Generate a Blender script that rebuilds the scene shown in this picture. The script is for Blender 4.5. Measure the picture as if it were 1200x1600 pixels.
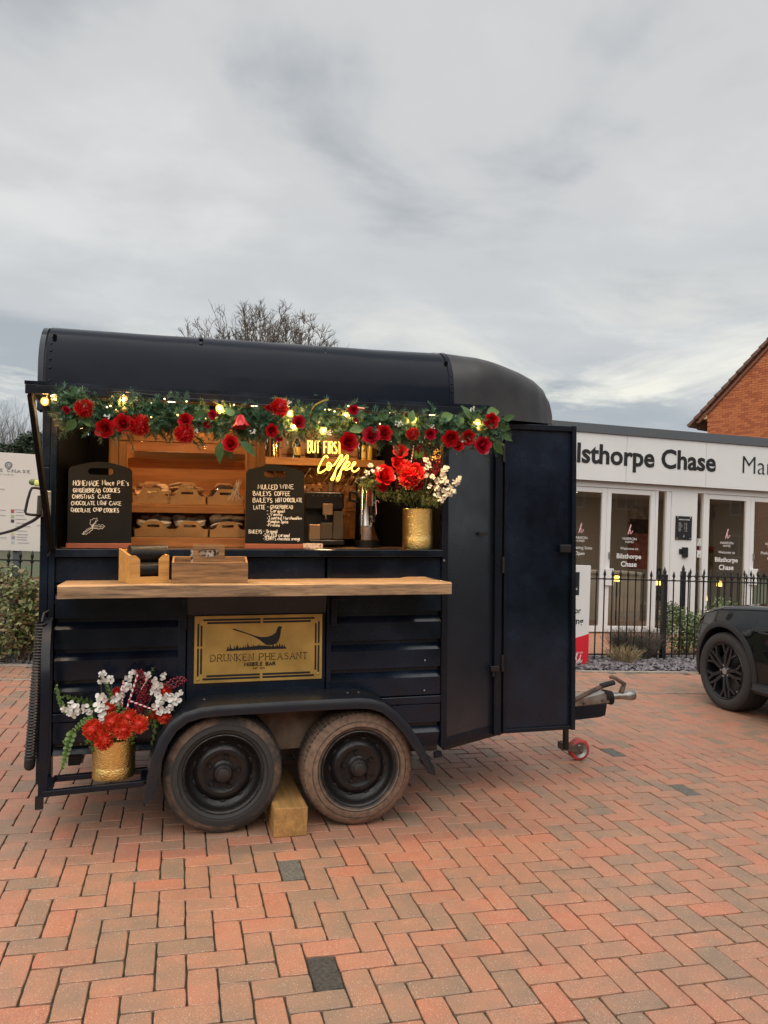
import bpy, bmesh, math, random
import numpy as np
from mathutils import Vector, Matrix, Euler
random.seed(7)
R = math.radians
for o in list(bpy.data.objects): bpy.data.objects.remove(o, do_unlink=True)
scn = bpy.context.scene
COL = scn.collection

# ---------------------------------------------------------------- camera (solved from the paving lattice)
FPX = 1202.0; PITCH = R(1.64); ROLL = R(2.3); CAMH = 1.55; YAW = R(14.9)
CAM = np.array([0.0, 0.0, CAMH])
def ray(px, py):
    x = (px - 600) / FPX; y = -(py - 800) / FPX
    c, s = math.cos(ROLL), math.sin(ROLL)
    x, y = c * x - s * y, s * x + c * y
    d = (x, math.cos(PITCH) - y * math.sin(PITCH), math.sin(PITCH) + y * math.cos(PITCH))
    ca, sa = math.cos(YAW), math.sin(YAW)
    return np.array([ca * d[0] + sa * d[1], -sa * d[0] + ca * d[1], d[2]])
def proj(p):
    d = np.array(p, float) - CAM; ca, sa = math.cos(YAW), math.sin(YAW)
    x = ca*d[0] - sa*d[1]; yf = sa*d[0] + ca*d[1]; z = d[2]
    f = yf*math.cos(PITCH) + z*math.sin(PITCH); u = -yf*math.sin(PITCH) + z*math.cos(PITCH); c, s = math.cos(ROLL), math.sin(ROLL)
    x, u = c*x + s*u, -s*x + c*u
    return 600 + FPX*x/f, 800 - FPX*u/f
def gz(px, py, z=0.0):
    d = ray(px, py); t = (z - CAMH) / d[2]; return Vector(CAM + d * t)
def gy(px, py, Y):
    d = ray(px, py); return Vector(CAM + d * (Y / d[1]))
fw = Vector(ray(600, 800)).normalized()
rt = (Vector(ray(600 + FPX, 800)) - Vector(ray(600, 800))).normalized()
up = rt.cross(fw).normalized()
cam = bpy.data.cameras.new('camera'); camo = bpy.data.objects.new('camera', cam); COL.objects.link(camo)
camo.matrix_world = Matrix(((rt.x, up.x, -fw.x, 0), (rt.y, up.y, -fw.y, 0), (rt.z, up.z, -fw.z, CAMH), (0, 0, 0, 1)))
cam.sensor_fit = 'VERTICAL'; cam.sensor_height = 24.0; cam.lens = FPX / 1600 * 24.0
cam.clip_start = 0.05; cam.clip_end = 2000
scn.camera = camo

# ---------------------------------------------------------------- sky: broken overcast over a Nishita sky
SUN_EL = R(54); SUN_AZ = R(-150)       # azimuth of the sun, from +Y towards +X
world = bpy.data.worlds.new('World'); scn.world = world; world.use_nodes = True
nt = world.node_tree; nt.nodes.clear()
def N(t, **k):
    n = nt.nodes.new(t)
    for a, b in k.items(): setattr(n, a, b)
    return n
L = nt.links.new
def wmath(op, a, b=None, c=None):
    n = N('ShaderNodeMath', operation=op)
    for i, v in enumerate((a, b, c)):
        if v is None: continue
        if isinstance(v, (int, float)): n.inputs[i].default_value = v
        else: L(v, n.inputs[i])
    return n.outputs[0]
tc = N('ShaderNodeTexCoord'); sep = N('ShaderNodeSeparateXYZ'); L(tc.outputs['Generated'], sep.inputs[0])
zz = wmath('ADD', wmath('MAXIMUM', sep.outputs[2], 0.0), 0.16)
cx = wmath('DIVIDE', sep.outputs[0], zz); cy = wmath('DIVIDE', sep.outputs[1], zz)
cb = N('ShaderNodeCombineXYZ'); L(cx, cb.inputs[0]); L(cy, cb.inputs[1])
def wnoise(scale, detail, rough, loc, dist=0.0, sc=(1, 1, 1), rot=0.0):
    mp = N('ShaderNodeMapping'); L(cb.outputs[0], mp.inputs[0])
    mp.inputs['Location'].default_value = loc; mp.inputs['Scale'].default_value = sc; mp.inputs['Rotation'].default_value = (0, 0, rot)
    n = N('ShaderNodeTexNoise'); L(mp.outputs[0], n.inputs['Vector'])
    n.inputs['Scale'].default_value = scale; n.inputs['Detail'].default_value = detail
    n.inputs['Roughness'].default_value = rough; n.inputs['Distortion'].default_value = dist
    return n.outputs['Fac']
n1 = wnoise(0.62, 7, 0.50, (1.2, 9.6, 0), 0.35, (.6, 1.3, 1), 0.8)
n2 = wnoise(2.0, 5, 0.55, (7.7, 2.2, 3), 0.3)
mix = wmath('ADD', wmath('MULTIPLY', n1, 0.70), wmath('MULTIPLY', n2, 0.30))
ramp = N('ShaderNodeValToRGB'); L(mix, ramp.inputs[0])
ramp.color_ramp.interpolation = 'EASE'
els = ramp.color_ramp.elements
els[0].position = 0.42; els[0].color = (0.205, 0.222, 0.238, 1)
els[1].position = 0.65; els[1].color = (0.42, 0.42, 0.412, 1)
e = els.new(0.525); e.color = (0.335, 0.338, 0.340, 1)
# thinner cloud towards the horizon: paler and a little bluer
hz = N('ShaderNodeMapRange'); L(sep.outputs[2], hz.inputs[0])
hz.inputs[1].default_value = 0.0; hz.inputs[2].default_value = 0.42; hz.inputs[3].default_value = 0.70; hz.inputs[4].default_value = 0.0
hm = N('ShaderNodeMix', data_type='RGBA'); L(hz.outputs[0], hm.inputs[0]); L(ramp.outputs[0], hm.inputs[6]); hm.inputs[7].default_value = (0.235, 0.262, 0.278, 1)
# breaks in the cloud, faintly warm where the low light comes through
n3 = wnoise(1.15, 6, 0.58, (12.3, 5.4, 1), 0.6)
brk = N('ShaderNodeMapRange'); L(n3, brk.inputs[0]); brk.inputs[1].default_value = 0.50; brk.inputs[2].default_value = 0.63
low = N('ShaderNodeMapRange'); L(sep.outputs[2], low.inputs[0]); low.inputs[1].default_value = 0.34; low.inputs[2].default_value = 0.12
bf = wmath('MULTIPLY', brk.outputs[0], low.outputs[0])
bm_ = N('ShaderNodeMix', data_type='RGBA'); L(wmath('MULTIPLY', bf, 0.95), bm_.inputs[0]); L(hm.outputs[2], bm_.inputs[6]); bm_.inputs[7].default_value = (0.58, 0.56, 0.475, 1)
sky = N('ShaderNodeTexSky', sky_type='NISHITA'); sky.sun_disc = False
sky.sun_elevation = SUN_EL; sky.sun_rotation = SUN_AZ
skm = N('ShaderNodeVectorMath', operation='SCALE'); L(sky.outputs[0], skm.inputs[0]); skm.inputs['Scale'].default_value = 0.05
fin = N('ShaderNodeMix', data_type='RGBA'); fin.inputs[0].default_value = 0.92; L(skm.outputs[0], fin.inputs[6]); L(bm_.outputs[2], fin.inputs[7])
bg = N('ShaderNodeBackground'); L(fin.outputs[2], bg.inputs[0]); bg.inputs[1].default_value = 1.0
wo = N('ShaderNodeOutputWorld'); L(bg.outputs[0], wo.inputs[0])

# ---------------------------------------------------------------- sun behind the cloud
sl = bpy.data.lights.new('sun', 'SUN'); sl.energy = 1.5; sl.angle = R(95); sl.color = (1.0, 0.955, 0.89)
so = bpy.data.objects.new('sun', sl); COL.objects.link(so)
sd = Vector((math.sin(SUN_AZ) * math.cos(SUN_EL), math.cos(SUN_AZ) * math.cos(SUN_EL), math.sin(SUN_EL)))
so.rotation_euler = sd.to_track_quat('Z', 'Y').to_euler(); so.location = (0, 0, 30)

scn.render.engine = 'CYCLES'
scn.view_settings.view_transform = 'Standard'; scn.view_settings.look = 'None'
scn.view_settings.exposure = 1.0; scn.view_settings.gamma = 1.0; scn.view_settings.use_curve_mapping = False

# ---------------------------------------------------------------- trailer frame: same heading as the paving, nose 1.8 degrees up
TA = R(1.8); TMAT = Matrix.Translation((0.64, 5.0, 0)) @ Matrix.Rotation(-TA, 4, 'Y')
TM3 = np.array([[math.cos(TA), 0, -math.sin(TA)], [0, 1, 0], [math.sin(TA), 0, math.cos(TA)]])
TO = np.array([0.64, 0, 0])
def ly(px, py, Y):            # pixel -> trailer coordinates (x, Y, z) on the plane Y
    d = TM3.T @ ray(px, py); c = TM3.T @ (CAM - TO)
    return Vector(c + d * ((Y - c[1]) / d[1]))
def lx(px, py, X):
    d = TM3.T @ ray(px, py); c = TM3.T @ (CAM - TO)
    return Vector(c + d * ((X - c[0]) / d[0]))

# ---------------------------------------------------------------- helpers
class MB:
    def __init__(s): s.v = []; s.f = []; s.m = []
    def add(s, vs, fs, mi=0):
        b = len(s.v); s.v += [tuple(v) for v in vs]; s.f += [tuple(i + b for i in f) for f in fs]; s.m += [mi] * len(fs); return s
    def box(s, x0, x1, y0, y1, z0, z1, mi=0):
        return s.add([(x0,y0,z0),(x1,y0,z0),(x1,y1,z0),(x0,y1,z0),(x0,y0,z1),(x1,y0,z1),(x1,y1,z1),(x0,y1,z1)],
                     [(0,3,2,1),(4,5,6,7),(0,1,5,4),(1,2,6,5),(2,3,7,6),(3,0,4,7)], mi)
    def beam(s, a, b, w, h, upv=(0,0,1), mi=0):       # rectangular bar from a to b
        a, b = Vector(a), Vector(b); d = (b - a).normalized(); u = Vector(upv)
        sd_ = d.cross(u)
        if sd_.length < 1e-5: sd_ = d.cross(Vector((1,0,0)))
        sd_.normalize(); u = sd_.cross(d).normalized()
        vs = []
        for p in (a, b):
            for sx, sz in ((-1,-1),(1,-1),(1,1),(-1,1)): vs.append(p + sd_ * sx * w / 2 + u * sz * h / 2)
        return s.add(vs, [(0,1,2,3),(7,6,5,4),(0,4,5,1),(1,5,6,2),(2,6,7,3),(3,7,4,0)], mi)
    def prism(s, pts, vec, mi=0):                     # polygon (3-D points) extruded by vec
        n = len(pts); vec = Vector(vec); a = [Vector(p) for p in pts]
        vs = a + [p + vec for p in a]
        fs = [tuple(range(n))[::-1], tuple(range(n, 2*n))] + [(i, (i+1) % n, n + (i+1) % n, n + i) for i in range(n)]
        return s.add(vs, fs, mi)
    def tube(s, path, r, n=8, closed=False, caps=True, mi=0):
        P = [Vector(p) for p in path]; k = len(P); rs = r if isinstance(r, (list, tuple)) else [r] * k
        base = len(s.v); prev = None
        for i, p in enumerate(P):
            if closed: t = P[(i+1) % k] - P[i-1]
            else: t = P[min(i+1, k-1)] - P[max(i-1, 0)]
            if t.length < 1e-9: t = Vector((0,0,1))
            t.normalize()
            if prev is None:
                u = t.orthogonal().normalized()
            else:
                u = prev - t * prev.dot(t)
                u = u.normalized() if u.length > 1e-6 else t.orthogonal().normalized()
            prev = u; w = t.cross(u)
            for j in range(n):
                a = 2 * math.pi * j / n; s.v.append(tuple(p + (u * math.cos(a) + w * math.sin(a)) * rs[i]))
        for i in range(k if closed else k - 1):
            for j in range(n):
                a = base + i * n; b = base + ((i+1) % k) * n
                s.f.append((a + j, a + (j+1) % n, b + (j+1) % n, b + j)); s.m.append(mi)
        if caps and not closed:
            s.f.append(tuple(base + j for j in range(n))[::-1]); s.m.append(mi)
            s.f.append(tuple(base + (k-1) * n + j for j in range(n))); s.m.append(mi)
        return s
    def lathe(s, prof, n=32, o=(0,0,0), ax='Z', mi=0, closed=False):
        base = len(s.v); o = Vector(o); k = len(prof)
        for r, h in prof:
            for j in range(n):
                a = 2 * math.pi * j / n; c, d = math.cos(a) * r, math.sin(a) * r
                p = {'Z': (c, d, h), 'Y': (c, h, d), 'X': (h, c, d)}[ax]
                s.v.append(tuple(o + Vector(p)))
        for i in range(k if closed else k - 1):
            for j in range(n):
                a = base + i * n; b = base + ((i+1) % k) * n
                s.f.append((a + j, a + (j+1) % n, b + (j+1) % n, b + j)); s.m.append(mi)
        return s
    def sphere(s, c, r, n=10, m=7, sc=(1,1,1), mi=0):
        base = len(s.v); c = Vector(c)
        s.v.append(tuple(c + Vector((0,0,-r*sc[2]))))
        for i in range(1, m):
            t = math.pi * i / m
            for j in range(n):
                a = 2 * math.pi * j / n
                s.v.append(tuple(c + Vector((math.sin(t)*math.cos(a)*r*sc[0], math.sin(t)*math.sin(a)*r*sc[1], -math.cos(t)*r*sc[2]))))
        s.v.append(tuple(c + Vector((0,0,r*sc[2])))); top = len(s.v) - 1
        for j in range(n):
            s.f.append((base, base + 1 + (j+1) % n, base + 1 + j)); s.m.append(mi)
            for i in range(m - 2):
                a = base + 1 + i * n; b = a + n
                s.f.append((a + j, a + (j+1) % n, b + (j+1) % n, b + j)); s.m.append(mi)
            a = base + 1 + (m-2) * n
            s.f.append((a + j, a + (j+1) % n, top)); s.m.append(mi)
        return s
    def grid(s, rows, mi=0, closeu=False):            # rows of points -> quads
        base = len(s.v); nr = len(rows); nc = len(rows[0])
        for r_ in rows: s.v += [tuple(p) for p in r_]
        for i in range(nr - 1):
            for j in range(nc if closeu else nc - 1):
                j2 = (j+1) % nc
                s.f.append((base + i*nc + j, base + i*nc + j2, base + (i+1)*nc + j2, base + (i+1)*nc + j)); s.m.append(mi)
        return s
    def xf(s, M):
        s.v = [tuple(M @ Vector(v)) for v in s.v]; return s
    def mesh(s, name, mats, smooth=False, fix=True):
        me = bpy.data.meshes.new(name); me.from_pydata(s.v, [], s.f)
        if not isinstance(mats, (list, tuple)): mats = [mats]
        for m in mats: me.materials.append(m)
        if len(mats) > 1: me.polygons.foreach_set('material_index', s.m)
        if fix and len(s.f) < 60000:
            b = bmesh.new(); b.from_mesh(me); bmesh.ops.recalc_face_normals(b, faces=b.faces); b.to_mesh(me); b.free()
        if smooth:
            me.polygons.foreach_set('use_smooth', [True] * len(me.polygons))
            me.set_sharp_from_angle(angle=R(40 if smooth is True else smooth))
        me.update(); return me
    def build(s, name, mats, parent=None, smooth=False, bevel=0.0, off=None, fix=True):
        if off is None and parent is not None and parent.get('_t'): off = (0, 5.0, 0)
        if off is not None: s.v = [(a - off[0], b - off[1], c - off[2]) for a, b, c in s.v]
        me = s.mesh(name, mats, smooth, fix)
        o = bpy.data.objects.new(name, me); COL.objects.link(o)
        if parent is not None:
            o.parent = parent
            if parent.get('_t'): o['_t'] = 1
        if bevel:
            md = o.modifiers.new('bevel', 'BEVEL'); md.width = bevel; md.segments = 2; md.limit_method = 'ANGLE'; md.angle_limit = R(35)
        return o
def tag(o, label, cat, group=None, kind=None):
    if label: o['label'] = label
    if cat: o['category'] = cat
    if group: o['group'] = group
    if kind: o['kind'] = kind
    return o
def thing(name, label, cat, loc=(0,0,0), rz=0.0, group=None):
    o = bpy.data.objects.new(name, None); COL.objects.link(o); o.empty_display_size = 0.1
    o.location = loc; o.rotation_euler = (0, 0, rz); return tag(o, label, cat, group)
def tmat(x, Y, z, rz=0.0): return TMAT @ Matrix.Translation((x, Y - 5.0, z)) @ Matrix.Rotation(rz, 4, 'Z')
def tthing(name, label, cat, p, rz=0.0, group=None):      # a thing that stands on / in the trailer
    o = thing(name, label, cat, group=group); o.matrix_world = tmat(*p, rz); return o
def tmesh(mb, name, mats, label, cat, p, rz=0.0, group=None, smooth=False, bevel=0.0):
    o = mb.build(name, mats, None, smooth, bevel); o.matrix_world = tmat(*p, rz); return tag(o, label, cat, group)
def struct(o): o['kind'] = 'structure'; return o
def copy_obj(o, parent=None):
    c = o.copy(); COL.objects.link(c); c.parent = parent; return c
def child(me, name, parent, loc=(0,0,0), rot=(0,0,0), sc=1.0):
    o = bpy.data.objects.new(name, me); COL.objects.link(o); o.parent = parent
    o.location = loc; o.rotation_euler = rot; o.scale = (sc, sc, sc) if isinstance(sc, (int, float)) else sc
    return o
def rnd(a, b): return random.uniform(a, b)

# ---------------------------------------------------------------- materials
MATS = {}
def mat(name, col, rough=0.6, metal=0.0, var=0.0, vscale=8.0, col2=None, bump=0.0, bscale=40.0, emit=0.0, ecol=None, spec=0.5,
        stretch=(1,1,1), alpha=None, rvar=0.0, coat=0.0, trans=0.0, detail=5.0, sheen=0.0, sss=0.0, contrast=(0.35, 0.65)):
    m = bpy.data.materials.new(name); m.use_nodes = True; t = m.node_tree; b = t.nodes['Principled BSDF']
    b.inputs['Base Color'].default_value = (*col, 1); b.inputs['Roughness'].default_value = rough
    b.inputs['Metallic'].default_value = metal; b.inputs['Specular IOR Level'].default_value = spec
    if coat: b.inputs['Coat Weight'].default_value = coat; b.inputs['Coat Roughness'].default_value = 0.05
    if trans: b.inputs['Transmission Weight'].default_value = trans
    if sheen: b.inputs['Sheen Weight'].default_value = sheen
    if alpha is not None: b.inputs['Alpha'].default_value = alpha
    if emit:
        b.inputs['Emission Color'].default_value = (*(ecol or col), 1); b.inputs['Emission Strength'].default_value = emit
    if var or col2 or bump or rvar:
        tcn = t.nodes.new('ShaderNodeTexCoord'); mp = t.nodes.new('ShaderNodeMapping'); mp.inputs['Scale'].default_value = stretch
        t.links.new(tcn.outputs['Object'], mp.inputs[0])
        nz = t.nodes.new('ShaderNodeTexNoise'); nz.inputs['Scale'].default_value = vscale; nz.inputs['Detail'].default_value = detail; nz.inputs['Roughness'].default_value = 0.6
        t.links.new(mp.outputs[0], nz.inputs['Vector'])
        if var or col2:
            rp = t.nodes.new('ShaderNodeValToRGB'); t.links.new(nz.outputs['Fac'], rp.inputs[0])
            c2 = col2 or tuple(max(0, c * (1 - var)) for c in col)
            c1 = col if col2 else tuple(min(1, c * (1 + var)) for c in col)
            rp.color_ramp.elements[0].position = contrast[0]; rp.color_ramp.elements[0].color = (*c2, 1)
            rp.color_ramp.elements[1].position = contrast[1]; rp.color_ramp.elements[1].color = (*c1, 1)
            t.links.new(rp.outputs[0], b.inputs['Base Color'])
        if rvar:
            mr = t.nodes.new('ShaderNodeMapRange'); t.links.new(nz.outputs['Fac'], mr.inputs[0])
            mr.inputs[1].default_value = 0.3; mr.inputs[2].default_value = 0.7
            mr.inputs[3].default_value = max(0.02, rough - rvar); mr.inputs[4].default_value = min(1, rough + rvar)
            t.links.new(mr.outputs[0], b.inputs['Roughness'])
        if bump:
            nb = t.nodes.new('ShaderNodeTexNoise'); nb.inputs['Scale'].default_value = bscale; nb.inputs['Detail'].default_value = 4
            t.links.new(mp.outputs[0], nb.inputs['Vector'])
            bn = t.nodes.new('ShaderNodeBump'); bn.inputs['Strength'].default_value = bump; bn.inputs['Distance'].default_value = 0.01
            t.links.new(nb.outputs['Fac'], bn.inputs['Height']); t.links.new(bn.outputs[0], b.inputs['Normal'])
    MATS[name] = m; return m
def wood(name, c1, c2, scale=1.0, axis=0, rough=0.6, bump=0.15, dist=6.0):
    m = bpy.data.materials.new(name); m.use_nodes = True; t = m.node_tree; b = t.nodes['Principled BSDF']
    tcn = t.nodes.new('ShaderNodeTexCoord'); mp = t.nodes.new('ShaderNodeMapping')
    s = [14 * scale] * 3; s[axis] = 1.1 * scale; mp.inputs['Scale'].default_value = s
    oi = t.nodes.new('ShaderNodeObjectInfo'); ad = t.nodes.new('ShaderNodeVectorMath'); ad.operation = 'ADD'
    ml = t.nodes.new('ShaderNodeMath'); ml.operation = 'MULTIPLY'; ml.inputs[1].default_value = 37.0
    t.links.new(oi.outputs['Random'], ml.inputs[0]); t.links.new(tcn.outputs['Object'], mp.inputs[0])
    t.links.new(mp.outputs[0], ad.inputs[0]); t.links.new(ml.outputs[0], ad.inputs[1])
    n1_ = t.nodes.new('ShaderNodeTexNoise'); n1_.inputs['Scale'].default_value = 1.3; n1_.inputs['Detail'].default_value = 5; n1_.inputs['Distortion'].default_value = 0.8
    t.links.new(ad.outputs[0], n1_.inputs['Vector'])
    n2_ = t.nodes.new('ShaderNodeTexNoise'); n2_.inputs['Scale'].default_value = 6.0; n2_.inputs['Detail'].default_value = 6
    t.links.new(ad.outputs[0], n2_.inputs['Vector'])
    mx = t.nodes.new('ShaderNodeMix'); mx.inputs[0].default_value = 0.4; t.links.new(n1_.outputs['Fac'], mx.inputs[2]); t.links.new(n2_.outputs['Fac'], mx.inputs[3])
    rp = t.nodes.new('ShaderNodeValToRGB'); t.links.new(mx.outputs[0], rp.inputs[0])
    rp.color_ramp.elements[0].position = 0.36; rp.color_ramp.elements[0].color = (*c2, 1)
    rp.color_ramp.elements[1].position = 0.62; rp.color_ramp.elements[1].color = (*c1, 1)
    t.links.new(rp.outputs[0], b.inputs['Base Color']); b.inputs['Roughness'].default_value = rough
    bn = t.nodes.new('ShaderNodeBump'); bn.inputs['Strength'].default_value = bump; bn.inputs['Distance'].default_value = 0.004
    t.links.new(mx.outputs[0], bn.inputs['Height']); t.links.new(bn.outputs[0], b.inputs['Normal'])
    MATS[name] = m; return m
def glass(name, tint=(1,1,1), refl=1.0, rough=0.0):       # window pane: see-through with a real mirror reflection
    m = bpy.data.materials.new(name); m.use_nodes = True; t = m.node_tree; t.nodes.clear()
    tr = t.nodes.new('ShaderNodeBsdfTransparent'); tr.inputs[0].default_value = (*tint, 1)
    gl = t.nodes.new('ShaderNodeBsdfGlossy'); gl.inputs['Roughness'].default_value = rough
    fr = t.nodes.new('ShaderNodeFresnel'); fr.inputs[0].default_value = 1.5
    mu = t.nodes.new('ShaderNodeMath'); mu.operation = 'MULTIPLY'; mu.use_clamp = True; mu.inputs[1].default_value = refl
    mx = t.nodes.new('ShaderNodeMixShader'); ou = t.nodes.new('ShaderNodeOutputMaterial')
    t.links.new(fr.outputs[0], mu.inputs[0]); t.links.new(mu.outputs[0], mx.inputs[0]); t.links.new(tr.outputs[0], mx.inputs[1]); t.links.new(gl.outputs[0], mx.inputs[2]); t.links.new(mx.outputs[0], ou.inputs[0])
    MATS[name] = m; return m

navy   = mat('navy_paint', (0.0050, 0.0100, 0.0200), 0.21, var=0.5, vscale=2.5, bump=0.20, bscale=4.0, rvar=0.12, spec=0.40)
navyd  = mat('navy_paint_worn', (0.0042, 0.0070, 0.014), 0.32, spec=0.30, col2=(0.010, 0.011, 0.014), vscale=5.0, bump=0.10, bscale=25, rvar=0.14, contrast=(0.3, 0.55))
roofm  = mat('navy_roof_paint', (0.0036, 0.0066, 0.0150), 0.22, spec=0.13, col2=(0.0062, 0.0090, 0.0160), vscale=2.2, bump=0.10, bscale=5.0, rvar=0.08, contrast=(0.32, 0.62))
blackm = mat('black_metal', (0.008, 0.008, 0.009), 0.45, var=0.3, vscale=20, bump=0.05)
rubber = mat('black_rubber', (0.013, 0.013, 0.014), 0.75, var=0.3, vscale=30)
steel  = mat('galvanised_steel', (0.42, 0.42, 0.40), 0.42, metal=0.85, col2=(0.22, 0.20, 0.18), vscale=14, rvar=0.15)
chrome = mat('polished_steel', (0.62, 0.58, 0.54), 0.10, metal=1.0)
rust   = mat('rusty_steel', (0.16, 0.10, 0.07), 0.7, col2=(0.05, 0.035, 0.03), vscale=18, bump=0.2)
gold   = mat('hammered_gold', (1.0, 0.70, 0.26), 0.24, metal=1.0, bump=0.55, bscale=95, var=0.15, vscale=60, stretch=(1, 1, 1.6))
brass  = mat('brushed_brass', (0.50, 0.32, 0.085), 0.42, metal=0.35, var=0.18, vscale=5, rvar=0.12)
inkm   = mat('cutout_black', (0.006, 0.006, 0.008), 0.6)
oak    = wood('weathered_oak', (0.47, 0.30, 0.165), (0.135, 0.085, 0.048), 1.5, 0, 0.62, 0.5)
bamboo = wood('bamboo', (0.66, 0.36, 0.11), (0.46, 0.22, 0.06), 1.3, 0, 0.5, 0.08)
acacia = wood('acacia_wood', (0.42, 0.215, 0.08), (0.13, 0.06, 0.025), 2.2, 0, 0.55, 0.15)
pine   = wood('varnished_pine', (0.42, 0.19, 0.06), (0.27, 0.105, 0.03), 0.8, 0, 0.45, 0.08)
pinev  = wood('varnished_pine_upright', (0.42, 0.19, 0.06), (0.27, 0.105, 0.03), 0.8, 2, 0.45, 0.08)
redwood = wood('red_stained_batten', (0.34, 0.10, 0.05), (0.22, 0.06, 0.03), 1.0, 0, 0.6, 0.1)
timber = wood('sawn_timber', (0.46, 0.25, 0.075), (0.27, 0.14, 0.045), 1.0, 1, 0.75, 0.4)
slatem = mat('chalkboard', (0.0065, 0.0065, 0.0068), 0.65, var=0.3, vscale=6, spec=.2)
chalk  = mat('chalk', (0.80, 0.79, 0.76), 0.9, emit=0.0)
card   = mat('kraft_card', (0.50, 0.30, 0.14), 0.8, var=0.12, vscale=9)
white  = mat('white_panel', (0.66, 0.66, 0.65), 0.5, var=0.03, vscale=1.5)
upvc   = mat('white_frame', (0.68, 0.68, 0.67), 0.35)
grey   = mat('grey_coping', (0.085, 0.095, 0.105), 0.45)
# ================================================================ GROUND
def brick_mat(name, src):
    m = bpy.data.materials.new(name); m.use_nodes = True; t = m.node_tree; b = t.nodes['Principled BSDF']; nn = t.nodes.new; ln = t.links.new
    geo = nn('ShaderNodeNewGeometry')
    if src == 'obj':
        oi = nn('ShaderNodeObjectInfo'); rv = oi.outputs['Random']
    else:
        at = nn('ShaderNodeAttribute'); at.attribute_name = 'rnd'; rv = at.outputs['Fac']
    nz = nn('ShaderNodeTexNoise'); nz.inputs['Scale'].default_value = 7.5; nz.inputs['Detail'].default_value = 3; ln(geo.outputs['Position'], nz.inputs['Vector'])
    nw = nn('ShaderNodeTexNoise'); nw.inputs['Scale'].default_value = 0.9; nw.inputs['Detail'].default_value = 2; ln(geo.outputs['Position'], nw.inputs['Vector'])
    a1 = nn('ShaderNodeMath'); a1.operation = 'MULTIPLY_ADD'; ln(nz.outputs['Fac'], a1.inputs[0]); a1.inputs[1].default_value = 1.1; a1.inputs[2].default_value = -0.55
    a0 = nn('ShaderNodeMath'); a0.operation = 'MULTIPLY_ADD'; ln(rv, a0.inputs[0]); a0.inputs[1].default_value = 0.80; a0.inputs[2].default_value = 0.14
    a2 = nn('ShaderNodeMath'); a2.operation = 'ADD'; ln(a0.outputs[0], a2.inputs[0]); ln(a1.outputs[0], a2.inputs[1])
    a3 = nn('ShaderNodeMath'); a3.operation = 'MULTIPLY_ADD'; ln(nw.outputs['Fac'], a3.inputs[0]); a3.inputs[1].default_value = 0.5; a3.inputs[2].default_value = -0.25
    a4 = nn('ShaderNodeMath'); a4.operation = 'ADD'; a4.use_clamp = True; ln(a2.outputs[0], a4.inputs[0]); ln(a3.outputs[0], a4.inputs[1])
    rp = nn('ShaderNodeValToRGB'); ln(a4.outputs[0], rp.inputs[0]); e = rp.color_ramp.elements
    e[0].position = 0.0; e[0].color = (0.250, 0.172, 0.122, 1)
    e[1].position = 1.0; e[1].color = (0.47, 0.190, 0.115, 1)
    for p_, c_ in ((0.22, (0.312, 0.190, 0.128)), (0.40, (0.365, 0.197, 0.129)), (0.55, (0.415, 0.205, 0.128)), (0.75, (0.455, 0.205, 0.128)), (0.9, (0.44, 0.180, 0.110))):
        q = e.new(p_); q.color = (*c_, 1)
    # fine grain and pale aggregate specks
    sp = nn('ShaderNodeTexVoronoi'); sp.inputs['Scale'].default_value = 150.0; ln(geo.outputs['Position'], sp.inputs['Vector'])
    spm = nn('ShaderNodeMapRange'); ln(sp.outputs['Distance'], spm.inputs[0]); spm.inputs[1].default_value = 0.30; spm.inputs[2].default_value = 0.18
    wn = nn('ShaderNodeTexWhiteNoise'); ln(sp.outputs['Position'], wn.inputs['Vector'])
    gt = nn('ShaderNodeMath'); gt.operation = 'GREATER_THAN'; gt.inputs[1].default_value = 0.80; ln(wn.outputs['Value'], gt.inputs[0])
    sm = nn('ShaderNodeMath'); sm.operation = 'MULTIPLY'; ln(spm.outputs[0], sm.inputs[0]); ln(gt.outputs[0], sm.inputs[1])
    gr = nn('ShaderNodeTexNoise'); gr.inputs['Scale'].default_value = 260.0; gr.inputs['Detail'].default_value = 3; ln(geo.outputs['Position'], gr.inputs['Vector'])
    gm = nn('ShaderNodeMapRange'); ln(gr.outputs['Fac'], gm.inputs[0]); gm.inputs[1].default_value = 0.3; gm.inputs[2].default_value = 0.7; gm.inputs[3].default_value = 0.66; gm.inputs[4].default_value = 1.28
    mul = nn('ShaderNodeVectorMath'); mul.operation = 'SCALE'; ln(rp.outputs[0], mul.inputs[0]); ln(gm.outputs[0], mul.inputs['Scale'])
    mx = nn('ShaderNodeMix'); mx.data_type = 'RGBA'; ln(sm.outputs[0], mx.inputs[0]); ln(mul.outputs[0], mx.inputs[6]); mx.inputs[7].default_value = (0.66, 0.56, 0.44, 1)
    # dirt stains
    dn = nn('ShaderNodeTexNoise'); dn.inputs['Scale'].default_value = 2.3; dn.inputs['Detail'].default_value = 6; dn.inputs['Roughness'].default_value = 0.65; ln(geo.outputs['Position'], dn.inputs['Vector'])
    dm = nn('ShaderNodeMapRange'); ln(dn.outputs['Fac'], dm.inputs[0]); dm.inputs[1].default_value = 0.47; dm.inputs[2].default_value = 0.75; dm.inputs[3].default_value = 0.0; dm.inputs[4].default_value = 0.6
    md = nn('ShaderNodeMix'); md.data_type = 'RGBA'; ln(dm.outputs[0], md.inputs[0]); ln(mx.outputs[2], md.inputs[6]); md.inputs[7].default_value = (0.22, 0.165, 0.115, 1)
    ln(md.outputs[2], b.inputs['Base Color'])
    b.inputs['Roughness'].default_value = 0.55; b.inputs['Specular IOR Level'].default_value = 0.6
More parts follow.
